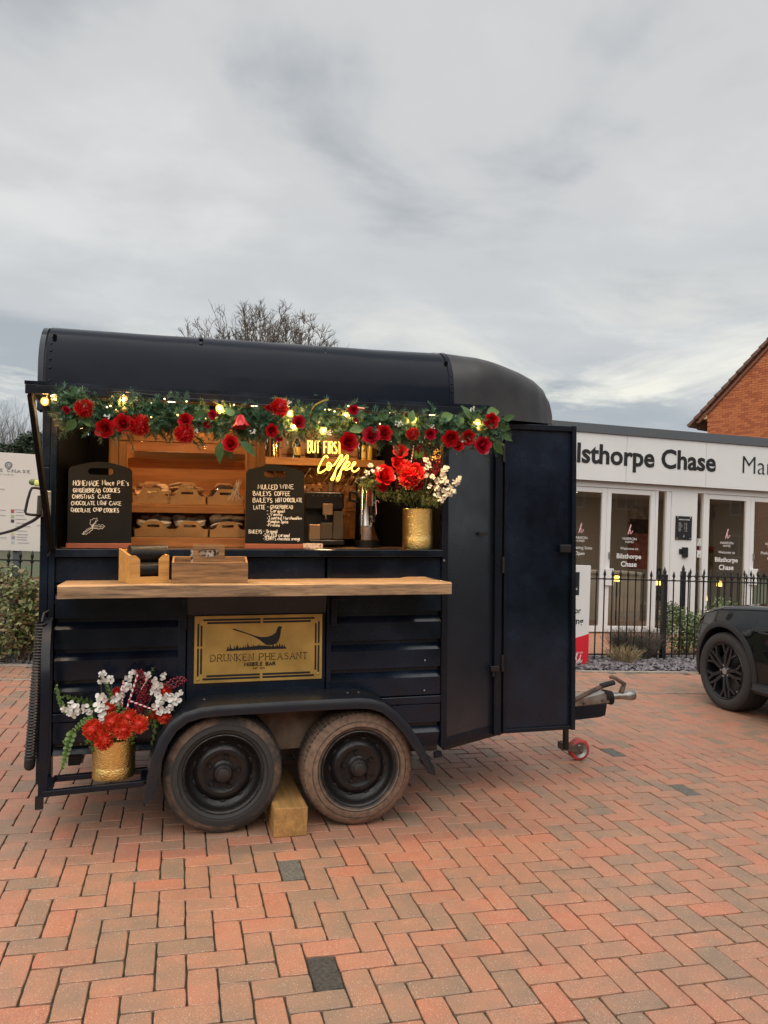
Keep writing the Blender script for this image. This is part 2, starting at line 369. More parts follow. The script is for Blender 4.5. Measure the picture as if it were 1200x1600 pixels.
    bp = nn('ShaderNodeBump'); bp.inputs['Strength'].default_value = 0.45; bp.inputs['Distance'].default_value = 0.002; ln(gr.outputs['Fac'], bp.inputs['Height']); ln(bp.outputs[0], b.inputs['Normal'])
    return m
brick_o = brick_mat('clay_paver', 'obj'); brick_a = brick_mat('clay_paver_far', 'attr')
darkpav = mat('charcoal_paver', (0.055, 0.05, 0.042), 0.8, var=0.5, vscale=60, bump=0.3, bscale=200)
greypav = mat('grey_paver', (0.125, 0.118, 0.102), 0.8, var=0.4, vscale=60, bump=0.3, bscale=200)
jointm = mat('mossy_joint', (0.070, 0.060, 0.034), 0.95, col2=(0.030, 0.025, 0.018), vscale=14, bump=0.5, bscale=90)
soil   = mat('ground_soil', (0.07, 0.09, 0.035), 0.95, col2=(0.09,0.075,0.045), vscale=.35, bump=.4, bscale=6)

# the ground sheet to the horizon
g = MB(); g.add([(-900,-900,-0.05),(900,-900,-0.05),(900,900,-0.05),(-900,900,-0.05)], [(0,1,2,3)])
struct(g.build('ground', soil))
# kerb line between paving and slate bed (slightly off the paving's own grid)
def kerbY(x): return 8.84 - 0.098 * x
bed = MB(); bed.add([(-9,-3,-0.010),(14,-3,-0.010),(14,kerbY(14),-0.010),(-9,kerbY(-9),-0.010)], [(0,1,2,3)])
paving = struct(bed.build('block_paving', jointm))
PP = 0.1048; JT = 0.0050
AX, AY = -0.321 - PP, 2.961 - PP * 0.5       # lattice anchor: an H brick whose left cell is (0, 0)
def paver_mesh(w, h):
    c = 0.0028; m_ = MB(); a, b_ = w / 2, h / 2; zt, zc, zb = 0.0, -0.0035, -0.03
    rings = [[(-a+c,-b_+c,zt),(a-c,-b_+c,zt),(a-c,b_-c,zt),(-a+c,b_-c,zt)], [(-a,-b_,zc),(a,-b_,zc),(a,b_,zc),(-a,b_,zc)], [(-a,-b_,zb),(a,-b_,zb),(a,b_,zb),(-a,b_,zb)]]
    m_.add(rings[0] + rings[1] + rings[2], [(0,1,2,3)] + [(r_*4+i, r_*4+4+i, r_*4+4+(i+1)%4, r_*4+(i+1)%4) for r_ in (0,1) for i in range(4)])
    return m_
def worn_paver(w, h, seed):
    """paver with slightly ragged, chipped arrises"""
    rr = random.Random(seed); a, b_ = w/2, h/2; ring = []
    def side(p, q, n):
        for i in range(n): u = i/n; ring.append((p[0] + (q[0]-p[0])*u, p[1] + (q[1]-p[1])*u))
    side((-a,-b_), (a,-b_), 6); side((a,-b_), (a,b_), 3); side((a,b_), (-a,b_), 6); side((-a,b_), (-a,-b_), 3)
    n = len(ring); m_ = MB(); outer = []; top = []
    for k, (x, y) in enumerate(ring):
        corner = k in (0, 6, 9, 15); inn = abs(rr.gauss(0, .0009)) + (.0022 if corner else 0); ux, uy = (x/a)*inn, (y/b_)*inn
        ox, oy = x - ux, y - uy; outer.append((ox, oy)); c = .0016 + abs(rr.gauss(0, .0009)) + (.004 if rr.random() < .05 else 0)
        top.append((ox - c*(1 if x > a-.0001 else -1 if x < -a+.0001 else 0), oy - c*(1 if y > b_-.0001 else -1 if y < -b_+.0001 else 0)))
    m_.add([(x, y, 0.0) for x, y in top] + [(x, y, -.0022) for x, y in outer] + [(x, y, -.03) for x, y in outer], [tuple(range(n))] + [(r_*n+i, r_*n+n+i, r_*n+n+(i+1)%n, r_*n+(i+1)%n) for r_ in (0,1) for i in range(n)])
    return m_
mh = paver_mesh(2*PP-JT, PP-JT)
WORN = [worn_paver(2*PP-JT, PP-JT, k) for k in range(8)]
MEH = [m_.mesh('brick', brick_o) for m_ in WORN]
me_hd = WORN[0].mesh('brick', darkpav); me_hg = WORN[1].mesh('brick', greypav)
DARK = [((0.577, 2.701), me_hd), ((0.574, 3.549), me_hg), ((3.141, 4.216), me_hg), ((3.125, 5.026), me_hg)]
allb = []
for iy in range(-60, 62):
    for ix in range(-90, 140):
        t_ = (ix + iy) % 4
        if t_ == 0: cx_, cy_, rot_ = AX + (ix + 1) * PP, AY + (iy + 0.5) * PP, 0
        elif t_ == 2: cx_, cy_, rot_ = AX + (ix + 0.5) * PP, AY + (iy + 1) * PP, 1
        else: continue
        if not (-5.5 < cx_ < 12.5 and -0.5 < cy_ < kerbY(cx_) - 0.13): continue
        allb.append((cx_, cy_, rot_))
ca_, sa_ = math.cos(YAW), math.sin(YAW)
def depth_of(x, y): return sa_ * x + ca_ * y
def inframe(x, y):
    d = depth_of(x, y); xr = ca_ * x - sa_ * y
    if d < 1.6: return False
    return abs(xr / d) < 0.52 and d > CAMH / 0.70
def hidden(x, y): return y > 4.15 and -0.8 < x < 2.3
cand = sorted([b_ for b_ in allb if inframe(b_[0], b_[1]) and not hidden(b_[0], b_[1])], key=lambda b_: depth_of(b_[0], b_[1]))
single = set(cand[:292]); dk = {}
for (dx_, dy_), me_ in DARK:
    best = min((b_ for b_ in allb if b_[2] == 1), key=lambda b_: (b_[0]-dx_)**2 + (b_[1]-dy_)**2); single.add(best); dk[best] = me_
rb = random.Random(3); rest = MB(); restr = []
base_v, base_f = mh.v, mh.f
for b_ in allb:
    ang = (math.pi/2 if b_[2] else 0) + (math.pi if rb.random() < .5 else 0) + rb.gauss(0, 0.004)
    tx, ty, dz = rb.gauss(0, 0.006), rb.gauss(0, 0.006), rb.gauss(0, 0.0010)
    if b_ in single:
        o = bpy.data.objects.new('brick', dk.get(b_) or rb.choice(MEH)); COL.objects.link(o); o.parent = paving
        o.location = (b_[0], b_[1], dz); o.rotation_euler = (tx, ty, ang)
    else:
        Mx = Matrix.Translation((b_[0], b_[1], dz)) @ Euler((tx, ty, ang)).to_matrix().to_4x4()
        A_ = np.array(Mx)[:3, :3]; src = rb.choice(WORN) if 0 < depth_of(b_[0], b_[1]) < 6.0 else mh
        vv = np.array(src.v) @ A_.T + np.array([b_[0], b_[1], dz])
        rest.add(vv.tolist(), src.f); restr += [rb.random()] * len(src.f)
ro = rest.build('far_bricks', brick_a, paving, fix=False); ro['kind'] = 'stuff'
at_ = ro.data.attributes.new('rnd', 'FLOAT', 'FACE'); at_.data.foreach_set('value', restr)

# concrete edging between paving and slate, and the thin pale course line across the paving
conc = mat('concrete_edging', (0.36, 0.31, 0.26), 0.85, var=0.2, vscale=12, bump=0.2)
ke = MB(); ke.prism([(-9,kerbY(-9)-.11,-.03),(14,kerbY(14)-.11,-.03),(14,kerbY(14)-.05,-.03),(-9,kerbY(-9)-.05,-.03)], (0,0,.045))
struct(ke.build('kerb', conc))
cl = MB()
def lineY(x): return 7.88 - 0.163 * x
cl.prism([(-6,lineY(-6),.002),(8,lineY(8),.002),(8,lineY(8)+.022,.002),(-6,lineY(-6)+.022,.002)], (0,0,.004))
struct(cl.build('paving_line', conc))
# slate chippings bed
slb = MB(); slb.add([(-9,kerbY(-9)-.05,-.004),(14,kerbY(14)-.05,-.004),(14,9.5,-.004),(-9,10.6,-.004)], [(0,1,2,3)])
struct(slb.build('slate_bed', mat('slate_bed_soil', (0.05,0.045,0.05), 0.95, var=0.3, vscale=20)))
slate_m = mat('slate_chip', (0.27, 0.235, 0.245), 0.6, col2=(0.11, 0.095, 0.105), vscale=22, contrast=(0.3, 0.7))
rs = random.Random(11); ch = MB()
for k in range(9500):
    x = rs.uniform(-3.4, 9.5); y0 = kerbY(x) - .03; y = y0 + (rs.random()) * (9.35 + max(0, -x) * .1 - y0)
    a = rs.uniform(.018, .05); b_ = a * rs.uniform(.35, .8); h = rs.uniform(.004, .01)
    n_ = rs.randint(4, 5); an0 = rs.random() * 6.28
    Mx = Matrix.Translation((x, y, rs.uniform(.004, .03))) @ Euler((rs.gauss(0,.35), rs.gauss(0,.35), rs.random()*6.28)).to_matrix().to_4x4()
    pts = [Mx @ Vector((math.cos(an0+i*6.283/n_)*a*rs.uniform(.7,1.1), math.sin(an0+i*6.283/n_)*b_, 0)) for i in range(n_)]
    up_ = Mx.to_3x3() @ Vector((0,0,h))
    vs = pts + [p + up_ for p in pts]
    ch.add(vs, [tuple(range(n_, 2*n_))] + [(i,(i+1)%n_,n_+(i+1)%n_,n_+i) for i in range(n_)])
so_ = ch.build('slate_chippings', slate_m, fix=False); tag(so_, 'grey and plum slate chippings spread along the iron railings', 'gravel', kind='stuff')
# forecourt path behind the railings, in front of the glazed office
fm = bpy.data.materials.new('path_pavers'); fm.use_nodes = True; t = fm.node_tree; b = t.nodes['Principled BSDF']
tcn = t.nodes.new('ShaderNodeTexCoord'); bt = t.nodes.new('ShaderNodeTexBrick'); t.links.new(tcn.outputs['Object'], bt.inputs['Vector'])
bt.inputs['Scale'].default_value = 1.0; bt.inputs['Brick Width'].default_value = 0.21; bt.inputs['Row Height'].default_value = 0.105; bt.inputs['Mortar Size'].default_value = 0.004
bt.inputs['Color1'].default_value = (0.44,0.19,0.115,1); bt.inputs['Color2'].default_value = (0.33,0.18,0.11,1); bt.inputs['Mortar'].default_value = (0.09,0.075,0.05,1)
t.links.new(bt.outputs['Color'], b.inputs['Base Color']); b.inputs['Roughness'].default_value = 0.7
pa = MB(); pa.box(2.0, 14, 9.5, 12.0, -.06, .003); struct(pa.build('path', fm))
# ================================================================ TRAILER
trailer = thing('catering_trailer', 'navy blue converted horse trailer coffee bar with open side hatch and wooden counter', 'trailer')
trailer.matrix_world = TMAT; trailer['_t'] = 1
T = trailer
YW = 4.20                                   # near side wall
ZB, ZS, ZE = 0.32, 1.45, 2.23               # floor, sill, eaves
# ---- roof: loft of rounded sections, nose tapering down and in
from mathutils import noise as mnoise
def dent(p, amp=1.0):
    x, y, z = p; v = Vector((x*1.3, y*1.6, z*2.2)); d = mnoise.noise(v)*.007 + mnoise.noise(v*3.1 + Vector((5,2,1)))*.0028 - .006*max(0, mnoise.noise(Vector((x*2.2+3, 0, z*3.0))) - .25)
    s_ = -1 if y < 5 else 1; k = min(1, abs(y-5)/.75); return (x, y + s_*d*k*amp, z + d*(1-.5*k)*amp)
def roof_section(x, w, ze, zt, rmax=.26):
    """near-vertical side, tight rounded shoulder, gently crowned top"""
    hgt = zt - ze; r = min(rmax, hgt*.56, w*.65); crown = min(.065, hgt*.18); half = [(0.0, ze), (0.004, ze + (hgt - crown - r)*.55)]
    for i in range(9):
        a = math.pi/2*(i/8)*.90; half.append((.008 + r*(1 - math.cos(a)), zt - crown - r + r*math.sin(a)))
    y0, z0 = half[-1]
    for i in range(1, 8):
        u = i/7; half.append((y0 + (w - y0)*u, z0 + (zt - z0)*(1 - (1-u)**2)))
    pts = [(x, 5.0 - w + a, z) for a, z in half]
    return pts + [(x, 10.0 - p[1], p[2]) for p in pts[-2::-1]]
intd0 = mat('bulkhead_black', (.004,.004,.005), .6)
ST = [(-1.255 + (2.195)*i/46, .80, 2.22, 2.692 + .010*i/46) for i in range(47)]
mb = MB(); mb.grid([[dent(p) for p in roof_section(*s_)] for s_ in ST])
roof = mb.build('roof', roofm, T, smooth=True)
NS = [(0.942, .802, 2.22, 2.704), (1.14, .775, 2.225, 2.684), (1.32, .715, 2.23, 2.656), (1.47, .655, 2.235, 2.63), (1.59, .595, 2.24, 2.602), (1.675, .535, 2.245, 2.56), (1.733, .475, 2.25, 2.50), (1.768, .425, 2.25, 2.42), (1.782, .39, 2.25, 2.34), (1.783, .385, 2.25, 2.268)]
NS2 = []
for a, b in zip(NS, NS[1:]): NS2 += [tuple(a[k] + (b[k]-a[k])*u/4 for k in range(4)) for u in range(4)]
NS2.append(NS[-1]); mb = MB(); mb.grid([[dent(p, .8) for p in roof_section(*s_, .26 - .10*min(1, max(0, (s_[0]-.94)/.3)))] for s_ in NS2]); mb.build('roof_nose', mat('navy_nose_paint', (0.016,0.016,0.018), 0.38, spec=.5, col2=(0.040,0.036,0.034), vscale=3.0, bump=0.08, bscale=6, rvar=0.10), T, smooth=True)
# rear flange standing proud of the roof, seam strap and fixings
mb = MB()
a_ = roof_section(-1.292, .800, 2.15, 2.69); b_ = roof_section(-1.266, .800, 2.15, 2.69)
a2 = roof_section(-1.292, .70, 2.15, 2.58); b2 = roof_section(-1.266, .70, 2.15, 2.58)
mb.grid([a2, a_, b_, b2, a2]); mb.build('rear_roof_flange', navy, T, smooth=True)
mb = MB(); mb.grid([[dent(p) for p in roof_section(.918, .8035, 2.22, 2.7055)], [dent(p) for p in roof_section(.945, .8045, 2.22, 2.7065)]]); mb.build('roof_seam_strap', roofm, roof, smooth=True)
for (px_, py_, big) in ((314,533,1.4),(314,541,1.4),(508,556,1.3),(507,548,1.2)):
    # fixing bolt where the sight line meets the roof skin
    d = TM3.T @ ray(px_, py_); c = TM3.T @ (CAM - TO); hit = None
    for k in range(2000):
        Yt = 4.2 + k * .0006; p = c + d * ((Yt - c[1]) / d[1])
        sec = roof_section(0, .80, 2.22, 2.692); zr = max([q_[2] for q_ in sec if q_[1] <= Yt] or [2.22])
        if p[2] <= zr: hit = p; break
    if hit is None: continue
    nrm = Vector((0, -.8, .6)).normalized(); p = Vector(hit); m_ = MB()
    m_.tube([p - nrm*.004, p + nrm*.010*big], .013*big*.8, 8); m_.sphere(p + nrm*.010*big, .009*big, 8, 5); m_.build('roof_bolt', blackm, roof, smooth=True)
for i in range(6):
    s_ = roof_section(-1.235, .80, 2.22, 2.692)[1 + i]; p = Vector(s_); m_ = MB(); m_.sphere(p, .008, 8, 5); m_.build('rivet', navyd, roof, smooth=True)
for i in range(5):
    s_ = roof_section(.932, .806, 2.22, 2.69)[2 + i]; m_ = MB(); m_.sphere(s_, .006, 8, 5); m_.build('rivet', navyd, roof, smooth=True)
m_ = MB(); s_ = roof_section(-1.268, .797, 2.2, 2.672); m_.prism(s_, (.012, 0, 0)); m_.build('rear_bulkhead', intd0, T)
# ---- lower side panels with pressed horizontal ribs
def rib_panel(x0, x1, z0, z1, ylist=YW, pitch=0.157, zref=0.47, side=-1):
    prof = [(0, z0)]
    z = z0; k0 = math.floor((z0 - zref) / pitch)
    for k in range(k0, k0 + 12):
        zb = zref + k * pitch
        for dz, dy in ((0.0, -.024), (.098, -.024), (.132, .006), (.149, .006), (.1565, -.024)):
            zz_ = zb + dz
            if z0 < zz_ < z1: prof.append((dy, zz_))
    prof.append((0, z1))
    m_ = MB(); rows = [[(x, ylist + side * -1 * dy if side == 1 else ylist + dy, z) for dy, z in prof] for x in (x0, x1)]
    m_.grid(rows); return m_
for x0, x1, z0 in ((-1.185, -.585, .40), (.225, .865, ZB + .01)):
    rib_panel(x0, x1, z0, 1.27).build('ribbed_panel', navy, T)
m_ = MB(); m_.box(-.54, .20, 4.188, 4.215, .62, 1.27); m_.build('flat_panel', navy, T, bevel=.003)
rib_panel(-.54, .20, 1.10, 1.275, YW - .012).build('ribbed_panel', navy, T)
for x0, x1 in ((-1.19, .195), (.215, .87)):
    m_ = MB(); m_.box(x0, x1, 4.19, 4.215, 1.275, ZS - .045); m_.build('upper_panel', navy, T, bevel=.004)
# posts and rails
def bx(name, x0, x1, y0, y1, z0, z1, m=navy, bev=.004, par=None):
    m_ = MB(); m_.box(x0, x1, y0, y1, z0, z1); return m_.build(name, m, par or T, bevel=bev)
bx('rear_channel', -1.262, -1.222, 4.178, 4.24, .27, 1.86)
bx('corner_post', -1.219, -1.19, 4.168, 4.24, .27, 2.2)
bx('rear_channel', -1.262, -1.222, 4.185, 4.24, 1.865, 2.2)
bx('post', -.585, -.545, 4.168, 4.2, .62, 1.29)
bx('post', .203, .228, 4.168, 4.2, .62, 1.40)
bx('corner_post', .868, .905, 4.165, 4.225, ZB, 2.2, navyd)
bx('sill', -1.188, .866, 4.15, 4.30, ZS - .043, ZS - .003)
bx('side_rail', -1.19, .87, 4.172, 4.2, .575, .618)
bx('floor_pan', -1.25, .90, 4.225, 5.775, .392, .42, blackm)
bx('window_head_rail', -1.188, .866, 4.185, 4.235, 2.14, 2.22)
for px_, py_ in ((453,1092),(560,1092),(663,1079),(664,1032),(694,876)):
    p = ly(px_, py_, 4.165); m_ = MB(); m_.sphere(p, .007, 8, 5, (1,.6,1)); m_.build('rivet', steel, T, smooth=True)
# bracket plates under the shelf
for px_ in (287, 521):
    p = ly(px_, 965, 4.16); bx('shelf_bracket', p.x - .016, p.x + .016, 4.135, 4.166, 1.03, 1.215, navyd)
    m_ = MB(); m_.beam((p.x, 4.14, 1.20), (p.x, 3.90, 1.205), .03, .03); m_.build('shelf_bracket', navyd, T)
# other walls (far side, rear ramp, angled nose)
rib_panel(-1.185, .865, ZB + .01, 2.2, 5.80).xf(Matrix.Identity(4)).build('far_side_panel', navy, T)
m_ = MB(); m_.box(-1.262, -1.235, 4.245, 5.755, .35, 2.2); m_.build('rear_ramp', navy, T, bevel=.004)
bx('corner_post', -1.258, -1.19, 5.76, 5.83, .27, 2.2); bx('corner_post', .868, .905, 5.775, 5.835, ZB, 2.2)
def wallseg(name, a, b, z0, z1, th=.022, m=navy):
    a, b = Vector((a[0], a[1], 0)), Vector((b[0], b[1], 0)); n_ = (b - a).normalized().cross(Vector((0,0,1))) * th
    q = MB(); q.prism([(a.x,a.y,z0),(b.x,b.y,z0),(b.x-n_.x,b.y-n_.y,z0),(a.x-n_.x,a.y-n_.y,z0)], (0,0,z1-z0)); return q.build(name, m, T, bevel=.003)
dusty = mat('navy_paint_dusty', (0.008,0.0115,0.019), 0.33, spec=.75, col2=(.014,.018,.026), vscale=3, rvar=.12, bump=.05, bscale=8)
wallseg('angled_panel', (.906, 4.197), (1.285, 4.405), ZB, 2.24, m=dusty)
wallseg('angled_panel_trim', (.915, 4.195), (1.27, 4.392), ZB, ZB + .05, .028, navyd)
wallseg('nose_panel', (1.30, 4.43), (1.72, 4.64), ZB, 2.24)
wallseg('nose_panel', (1.725, 4.645), (1.84, 5.0), ZB, 2.25); wallseg('nose_panel', (1.84, 5.004), (1.725, 5.355), ZB, 2.25)
wallseg('nose_panel', (1.72, 5.36), (1.30, 5.57), ZB, 2.24); wallseg('angled_panel', (1.285, 5.595), (.906, 5.803), ZB, 2.24)
q = MB(); q.prism([(.906,4.22,.29),(1.285,4.42,.29),(1.72,4.66,.29),(1.84,5.0,.29),(1.72,5.34,.29),(1.285,5.58,.29),(.906,5.78,.29)], (0,0,.035)); q.build('nose_floor', blackm, T)
# hinge post beside the angled panel, hatch keeper
bx('hinge_post', 1.283, 1.330, 4.375, 4.43, ZB - .01, 2.24, navyd)
for z in (.75, 1.35, 2.03):
    q = MB(); q.tube([(1.335,4.37,z-.05),(1.335,4.37,z+.05)], .011, 8); q.build('hinge', blackm, T, smooth=True)
p = ly(754, 834, 4.33); q = MB(); q.box(p.x-.03, p.x+.03, 4.315, 4.35, p.z-.008, p.z+.008); q.build('hook', blackm, T)
# ---- open groom's door folded flat beside the nose
door = bx('side_door', 1.342, 1.825, 4.395, 4.418, ZB - .002, 2.222, navy, .003)
for nm, args in (('door_edge', (1.342,1.362,4.372,4.395,ZB,2.222)), ('door_edge', (1.800,1.828,4.366,4.395,ZB-.004,2.224)), ('door_edge', (1.362,1.80,4.372,4.395,2.188,2.222)), ('door_edge', (1.362,1.80,4.376,4.395,ZB-.002,ZB+.022))):
    bx(nm, *args, navyd, .003, door)
p = ly(882, 857, 4.37); q = MB(); q.box(p.x-.04, p.x+.035, 4.345, 4.366, p.z-.024, p.z+.024); q.build('latch', blackm, door, bevel=.004)
p = ly(772, 1043, 4.37); q = MB(); q.box(p.x-.03, p.x+.025, 4.345, 4.372, p.z-.02, p.z+.012); q.tube([(p.x-.012,4.352,p.z-.015),(p.x-.012,4.352,p.z-.05)], .008, 8); q.build('latch', blackm, door, bevel=.003)
# ---- hatch held up as an awning
YA = 3.72
aw = MB(); aw.prism([(-1.265,YA,2.196),(-1.265,4.19,2.222),(-1.265,4.19,2.236),(-1.265,YA,2.212)], (2.235,0,0)); awn = aw.build('awning', navy, T)
bx('awning_lip', -1.262, .968, YA, YA + .018, 2.155, 2.1955, navyd, .002, awn)
bx('awning_lip', -1.262, -1.244, YA + .02, 4.18, 2.165, 2.197, navyd, .002, awn); bx('awning_lip', .950, .968, YA + .02, 4.18, 2.165, 2.197, navyd, .002, awn)
liner = wood('hatch_lining', (0.26, 0.13, 0.05), (0.15, 0.07, 0.03), .8, 0, 0.5, .05)
q = MB(); q.prism([(-1.24,YA+.025,2.181),(-1.24,4.175,2.207),(-1.24,4.175,2.213),(-1.24,YA+.025,2.187)], (2.185,0,0)); q.build('awning_lining', liner, awn)
st = MB(); st.beam((-1.247, YA+.05, 2.165), (-1.205, 4.155, 1.45), .022, .062, (0, 1, .6)); st.build('hatch_stay', mat('hatch_stay_black', (.0025,.0025,.003), .6, spec=.15), T, bevel=.004)
# ---- inside
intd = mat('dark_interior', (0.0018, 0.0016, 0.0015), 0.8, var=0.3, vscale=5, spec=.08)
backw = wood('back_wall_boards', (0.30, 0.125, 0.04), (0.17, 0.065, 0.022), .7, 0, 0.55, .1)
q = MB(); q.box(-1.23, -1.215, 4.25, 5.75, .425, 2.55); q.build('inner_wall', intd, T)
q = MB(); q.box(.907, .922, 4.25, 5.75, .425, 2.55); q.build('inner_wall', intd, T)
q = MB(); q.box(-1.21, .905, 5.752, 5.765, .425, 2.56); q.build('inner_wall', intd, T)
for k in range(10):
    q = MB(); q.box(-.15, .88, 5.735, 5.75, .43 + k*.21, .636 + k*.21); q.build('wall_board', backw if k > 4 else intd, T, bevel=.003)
q = MB(); q.box(-1.205, .905, 4.305, 4.80, 1.41, 1.446); q.build('inner_counter', wood('dark_counter', (0.16,0.08,0.04), (0.08,0.04,0.02), .8, 0, .45, .05), T, bevel=.003)
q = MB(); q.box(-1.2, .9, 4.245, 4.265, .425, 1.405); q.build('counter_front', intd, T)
q = MB(); q.box(-.02, .90, 5.58, 5.73, 2.02, 2.075); q.build('bottle_shelf', pine, T, bevel=.003)
q = MB(); q.box(.005, .14, 5.705, 5.73, 2.08, 2.5); q.build('shelf_side', pinev, T, bevel=.003)
# ---- wooden serving shelf with a worn live edge
sh = MB(); rows = []
nx = 60
for i in range(nx + 1):
    x = -1.13 + 1.94 * i / nx; u = i / nx
    yf = 3.845 + .006*math.sin(u*9) + .004*math.sin(u*31); dip = .004 * math.sin(u * 5.0)
    yb = 4.165
    xx_b = x if u < .93 else x - (u - .93) / .07 * .045
    zt = 1.287 + (.006 if u > .9 else 0)
    rows.append([(x, yf, 1.224 + dip*.4), (x, yf - .002, 1.279 + dip*.5), (x, yf + .008, 1.2865 + dip*.4), (xx_b, yf + .15, 1.288), (xx_b, yb, zt + .001), (xx_b, yb, 1.229), (x, yf + .01, 1.2225)])
sh.grid(rows, closeu=True); sh.add(rows[0], [tuple(range(7))]); sh.add(rows[-1], [tuple(range(7))])
sh.build('serving_shelf', oak, T, smooth=30)
# ---- brass sign plate
def sgn(px_, py_, Y=4.178): return ly(px_, py_, Y)
def zs(x, y, Y=4.178): return ly(290 + x / 5.2174, 945 + y / 5.2174, Y)
tl, tr_, br_, bl_ = zs(75, 98), zs(1115, 70), zs(1110, 600), zs(65, 645)
sx0, sx1, sz0, sz1 = (tl.x + bl_.x)/2, (tr_.x + br_.x)/2, (bl_.z + br_.z)/2, (tl.z + tr_.z)/2
plate = bx('sign_plate', sx0, sx1, 4.176, 4.182, sz0, sz1, brass, .0015)
ys = 4.1752
W_, H_ = sx1 - sx0, sz1 - sz0
def slot(u0, u1, v0, v1, cut=0):
    q_ = MB(); x0, x1, z0, z1 = sx0 + u0*W_, sx0 + u1*W_, sz0 + v0*H_, sz0 + v1*H_
    q_.box(x0, x1, ys - .0006, ys, z0, z1); q_.build('slot', inkm, plate)
for v0, v1, i in ((.925,.955,.065), (.88,.91,.095), (.045,.075,.065), (.09,.12,.095)):
    slot(i, .505, v0, v1); slot(.525, 1-i, v0, v1)
for u0, u1, i in ((.022,.036,.11), (.046,.060,.14), (.964,.978,.11), (.940,.954,.14)):
    slot(u0, u1, i, .52); slot(u0, u1, .55, 1-i)
for u, v in ((.045,.93),(.955,.93),(.03,.06),(.97,.08)):
    q = MB(); q.sphere((sx0+u*W_, 4.175, sz0+v*H_), .008, 10, 6, (1,.5,1)); q.build('screw', brass, plate, smooth=True)
bird = [(375,195),(400,195),(480,222),(560,250),(610,262),(660,262),(700,250),(735,228),(745,200),(752,182),(768,173),(782,178),(790,186),(780,192),(777,212),(774,235),(768,268),(755,298),(735,318),(700,328),(660,326),(635,312),(600,284),(560,262),(500,237),(400,208)]
def flat(pts, name, off=.0008, par=plate):
    q_ = MB(); q_.prism([(*zs(x, y, 4.1752).xy, zs(x, y, 4.1752).z) for x, y in pts], (0, -off, 0)); return q_.build(name, inkm, par)
flat(bird, 'pheasant')
rg = random.Random(5)
q = MB()
def _pr(pts): q.prism([tuple(zs(x, y, 4.1752)) for x, y in pts], (0, -.0006, 0))
_pr([(332,377),(822,357),(822,345),(600,332),(332,366)])
for i in range(46):
    x = 340 + i*10.3 + rg.uniform(-3,3); yb = 374 - 20*i/46 - 8; hgt = rg.uniform(14,34) + 22*math.exp(-((i-22)/5)**2)*rg.random() + (20 if rg.random() < .2 else 0); w = rg.uniform(4,9); ln_ = rg.uniform(-12,12)
    q.prism([tuple(zs(a, b, 4.1752 - .00002*(i%7))) for a, b in ((x-w,yb+6),(x+w,yb+5),(x+ln_,yb-hgt))], (0, -.0007 - .00003*(i % 5), 0))
q.build('grass', inkm, plate)
# ---- wheels
def tyre_mat(name, mud_lo, mud_hi, seed):
    m = bpy.data.materials.new(name); m.use_nodes = True; t = m.node_tree; b = t.nodes['Principled BSDF']; nn = t.nodes.new; ln = t.links.new
    tcn = nn('ShaderNodeTexCoord'); mp = nn('ShaderNodeMapping'); mp.inputs['Location'].default_value = (seed, seed, seed); ln(tcn.outputs['Object'], mp.inputs[0])
    n1 = nn('ShaderNodeTexNoise'); n1.inputs['Scale'].default_value = 7; n1.inputs['Detail'].default_value = 6; n1.inputs['Roughness'].default_value = .6; ln(mp.outputs[0], n1.inputs['Vector'])
    at = nn('ShaderNodeAttribute'); at.attribute_name = 'mud'
    ad = nn('ShaderNodeMath'); ad.operation = 'MULTIPLY_ADD'; ln(n1.outputs['Fac'], ad.inputs[0]); ad.inputs[1].default_value = 1.1; ad.inputs[2].default_value = -.55
    a2 = nn('ShaderNodeMath'); a2.operation = 'ADD'; ln(at.outputs['Fac'], a2.inputs[0]); ln(ad.outputs[0], a2.inputs[1])
    mr = nn('ShaderNodeMapRange'); ln(a2.outputs[0], mr.inputs[0]); mr.inputs[1].default_value = mud_lo; mr.inputs[2].default_value = mud_hi
    n2 = nn('ShaderNodeTexNoise'); n2.inputs['Scale'].default_value = 40; n2.inputs['Detail'].default_value = 5; ln(mp.outputs[0], n2.inputs['Vector'])
    r2 = nn('ShaderNodeValToRGB'); ln(n2.outputs['Fac'], r2.inputs[0]); r2.color_ramp.elements[0].color = (.11,.068,.045,1); r2.color_ramp.elements[1].color = (.23,.145,.095,1)
    r2.color_ramp.elements[0].position = .3; r2.color_ramp.elements[1].position = .7
    mx = nn('ShaderNodeMix'); mx.data_type = 'RGBA'; ln(mr.outputs[0], mx.inputs[0]); mx.inputs[6].default_value = (.034,.032,.030,1); ln(r2.outputs[0], mx.inputs[7])
    ln(mx.outputs[2], b.inputs['Base Color']); b.inputs['Roughness'].default_value = .75
    bp = nn('ShaderNodeBump'); bp.inputs['Strength'].default_value = .25; bp.inputs['Distance'].default_value = .003; ln(n2.outputs['Fac'], bp.inputs['Height']); ln(bp.outputs[0], b.inputs['Normal'])
    return m
rimm = mat('worn_black_rim', (0.005,0.006,0.009), 0.30, spec=.35, col2=(0.014,0.012,0.011), vscale=16, bump=.15, bscale=40, contrast=(.45,.7), rvar=.15)
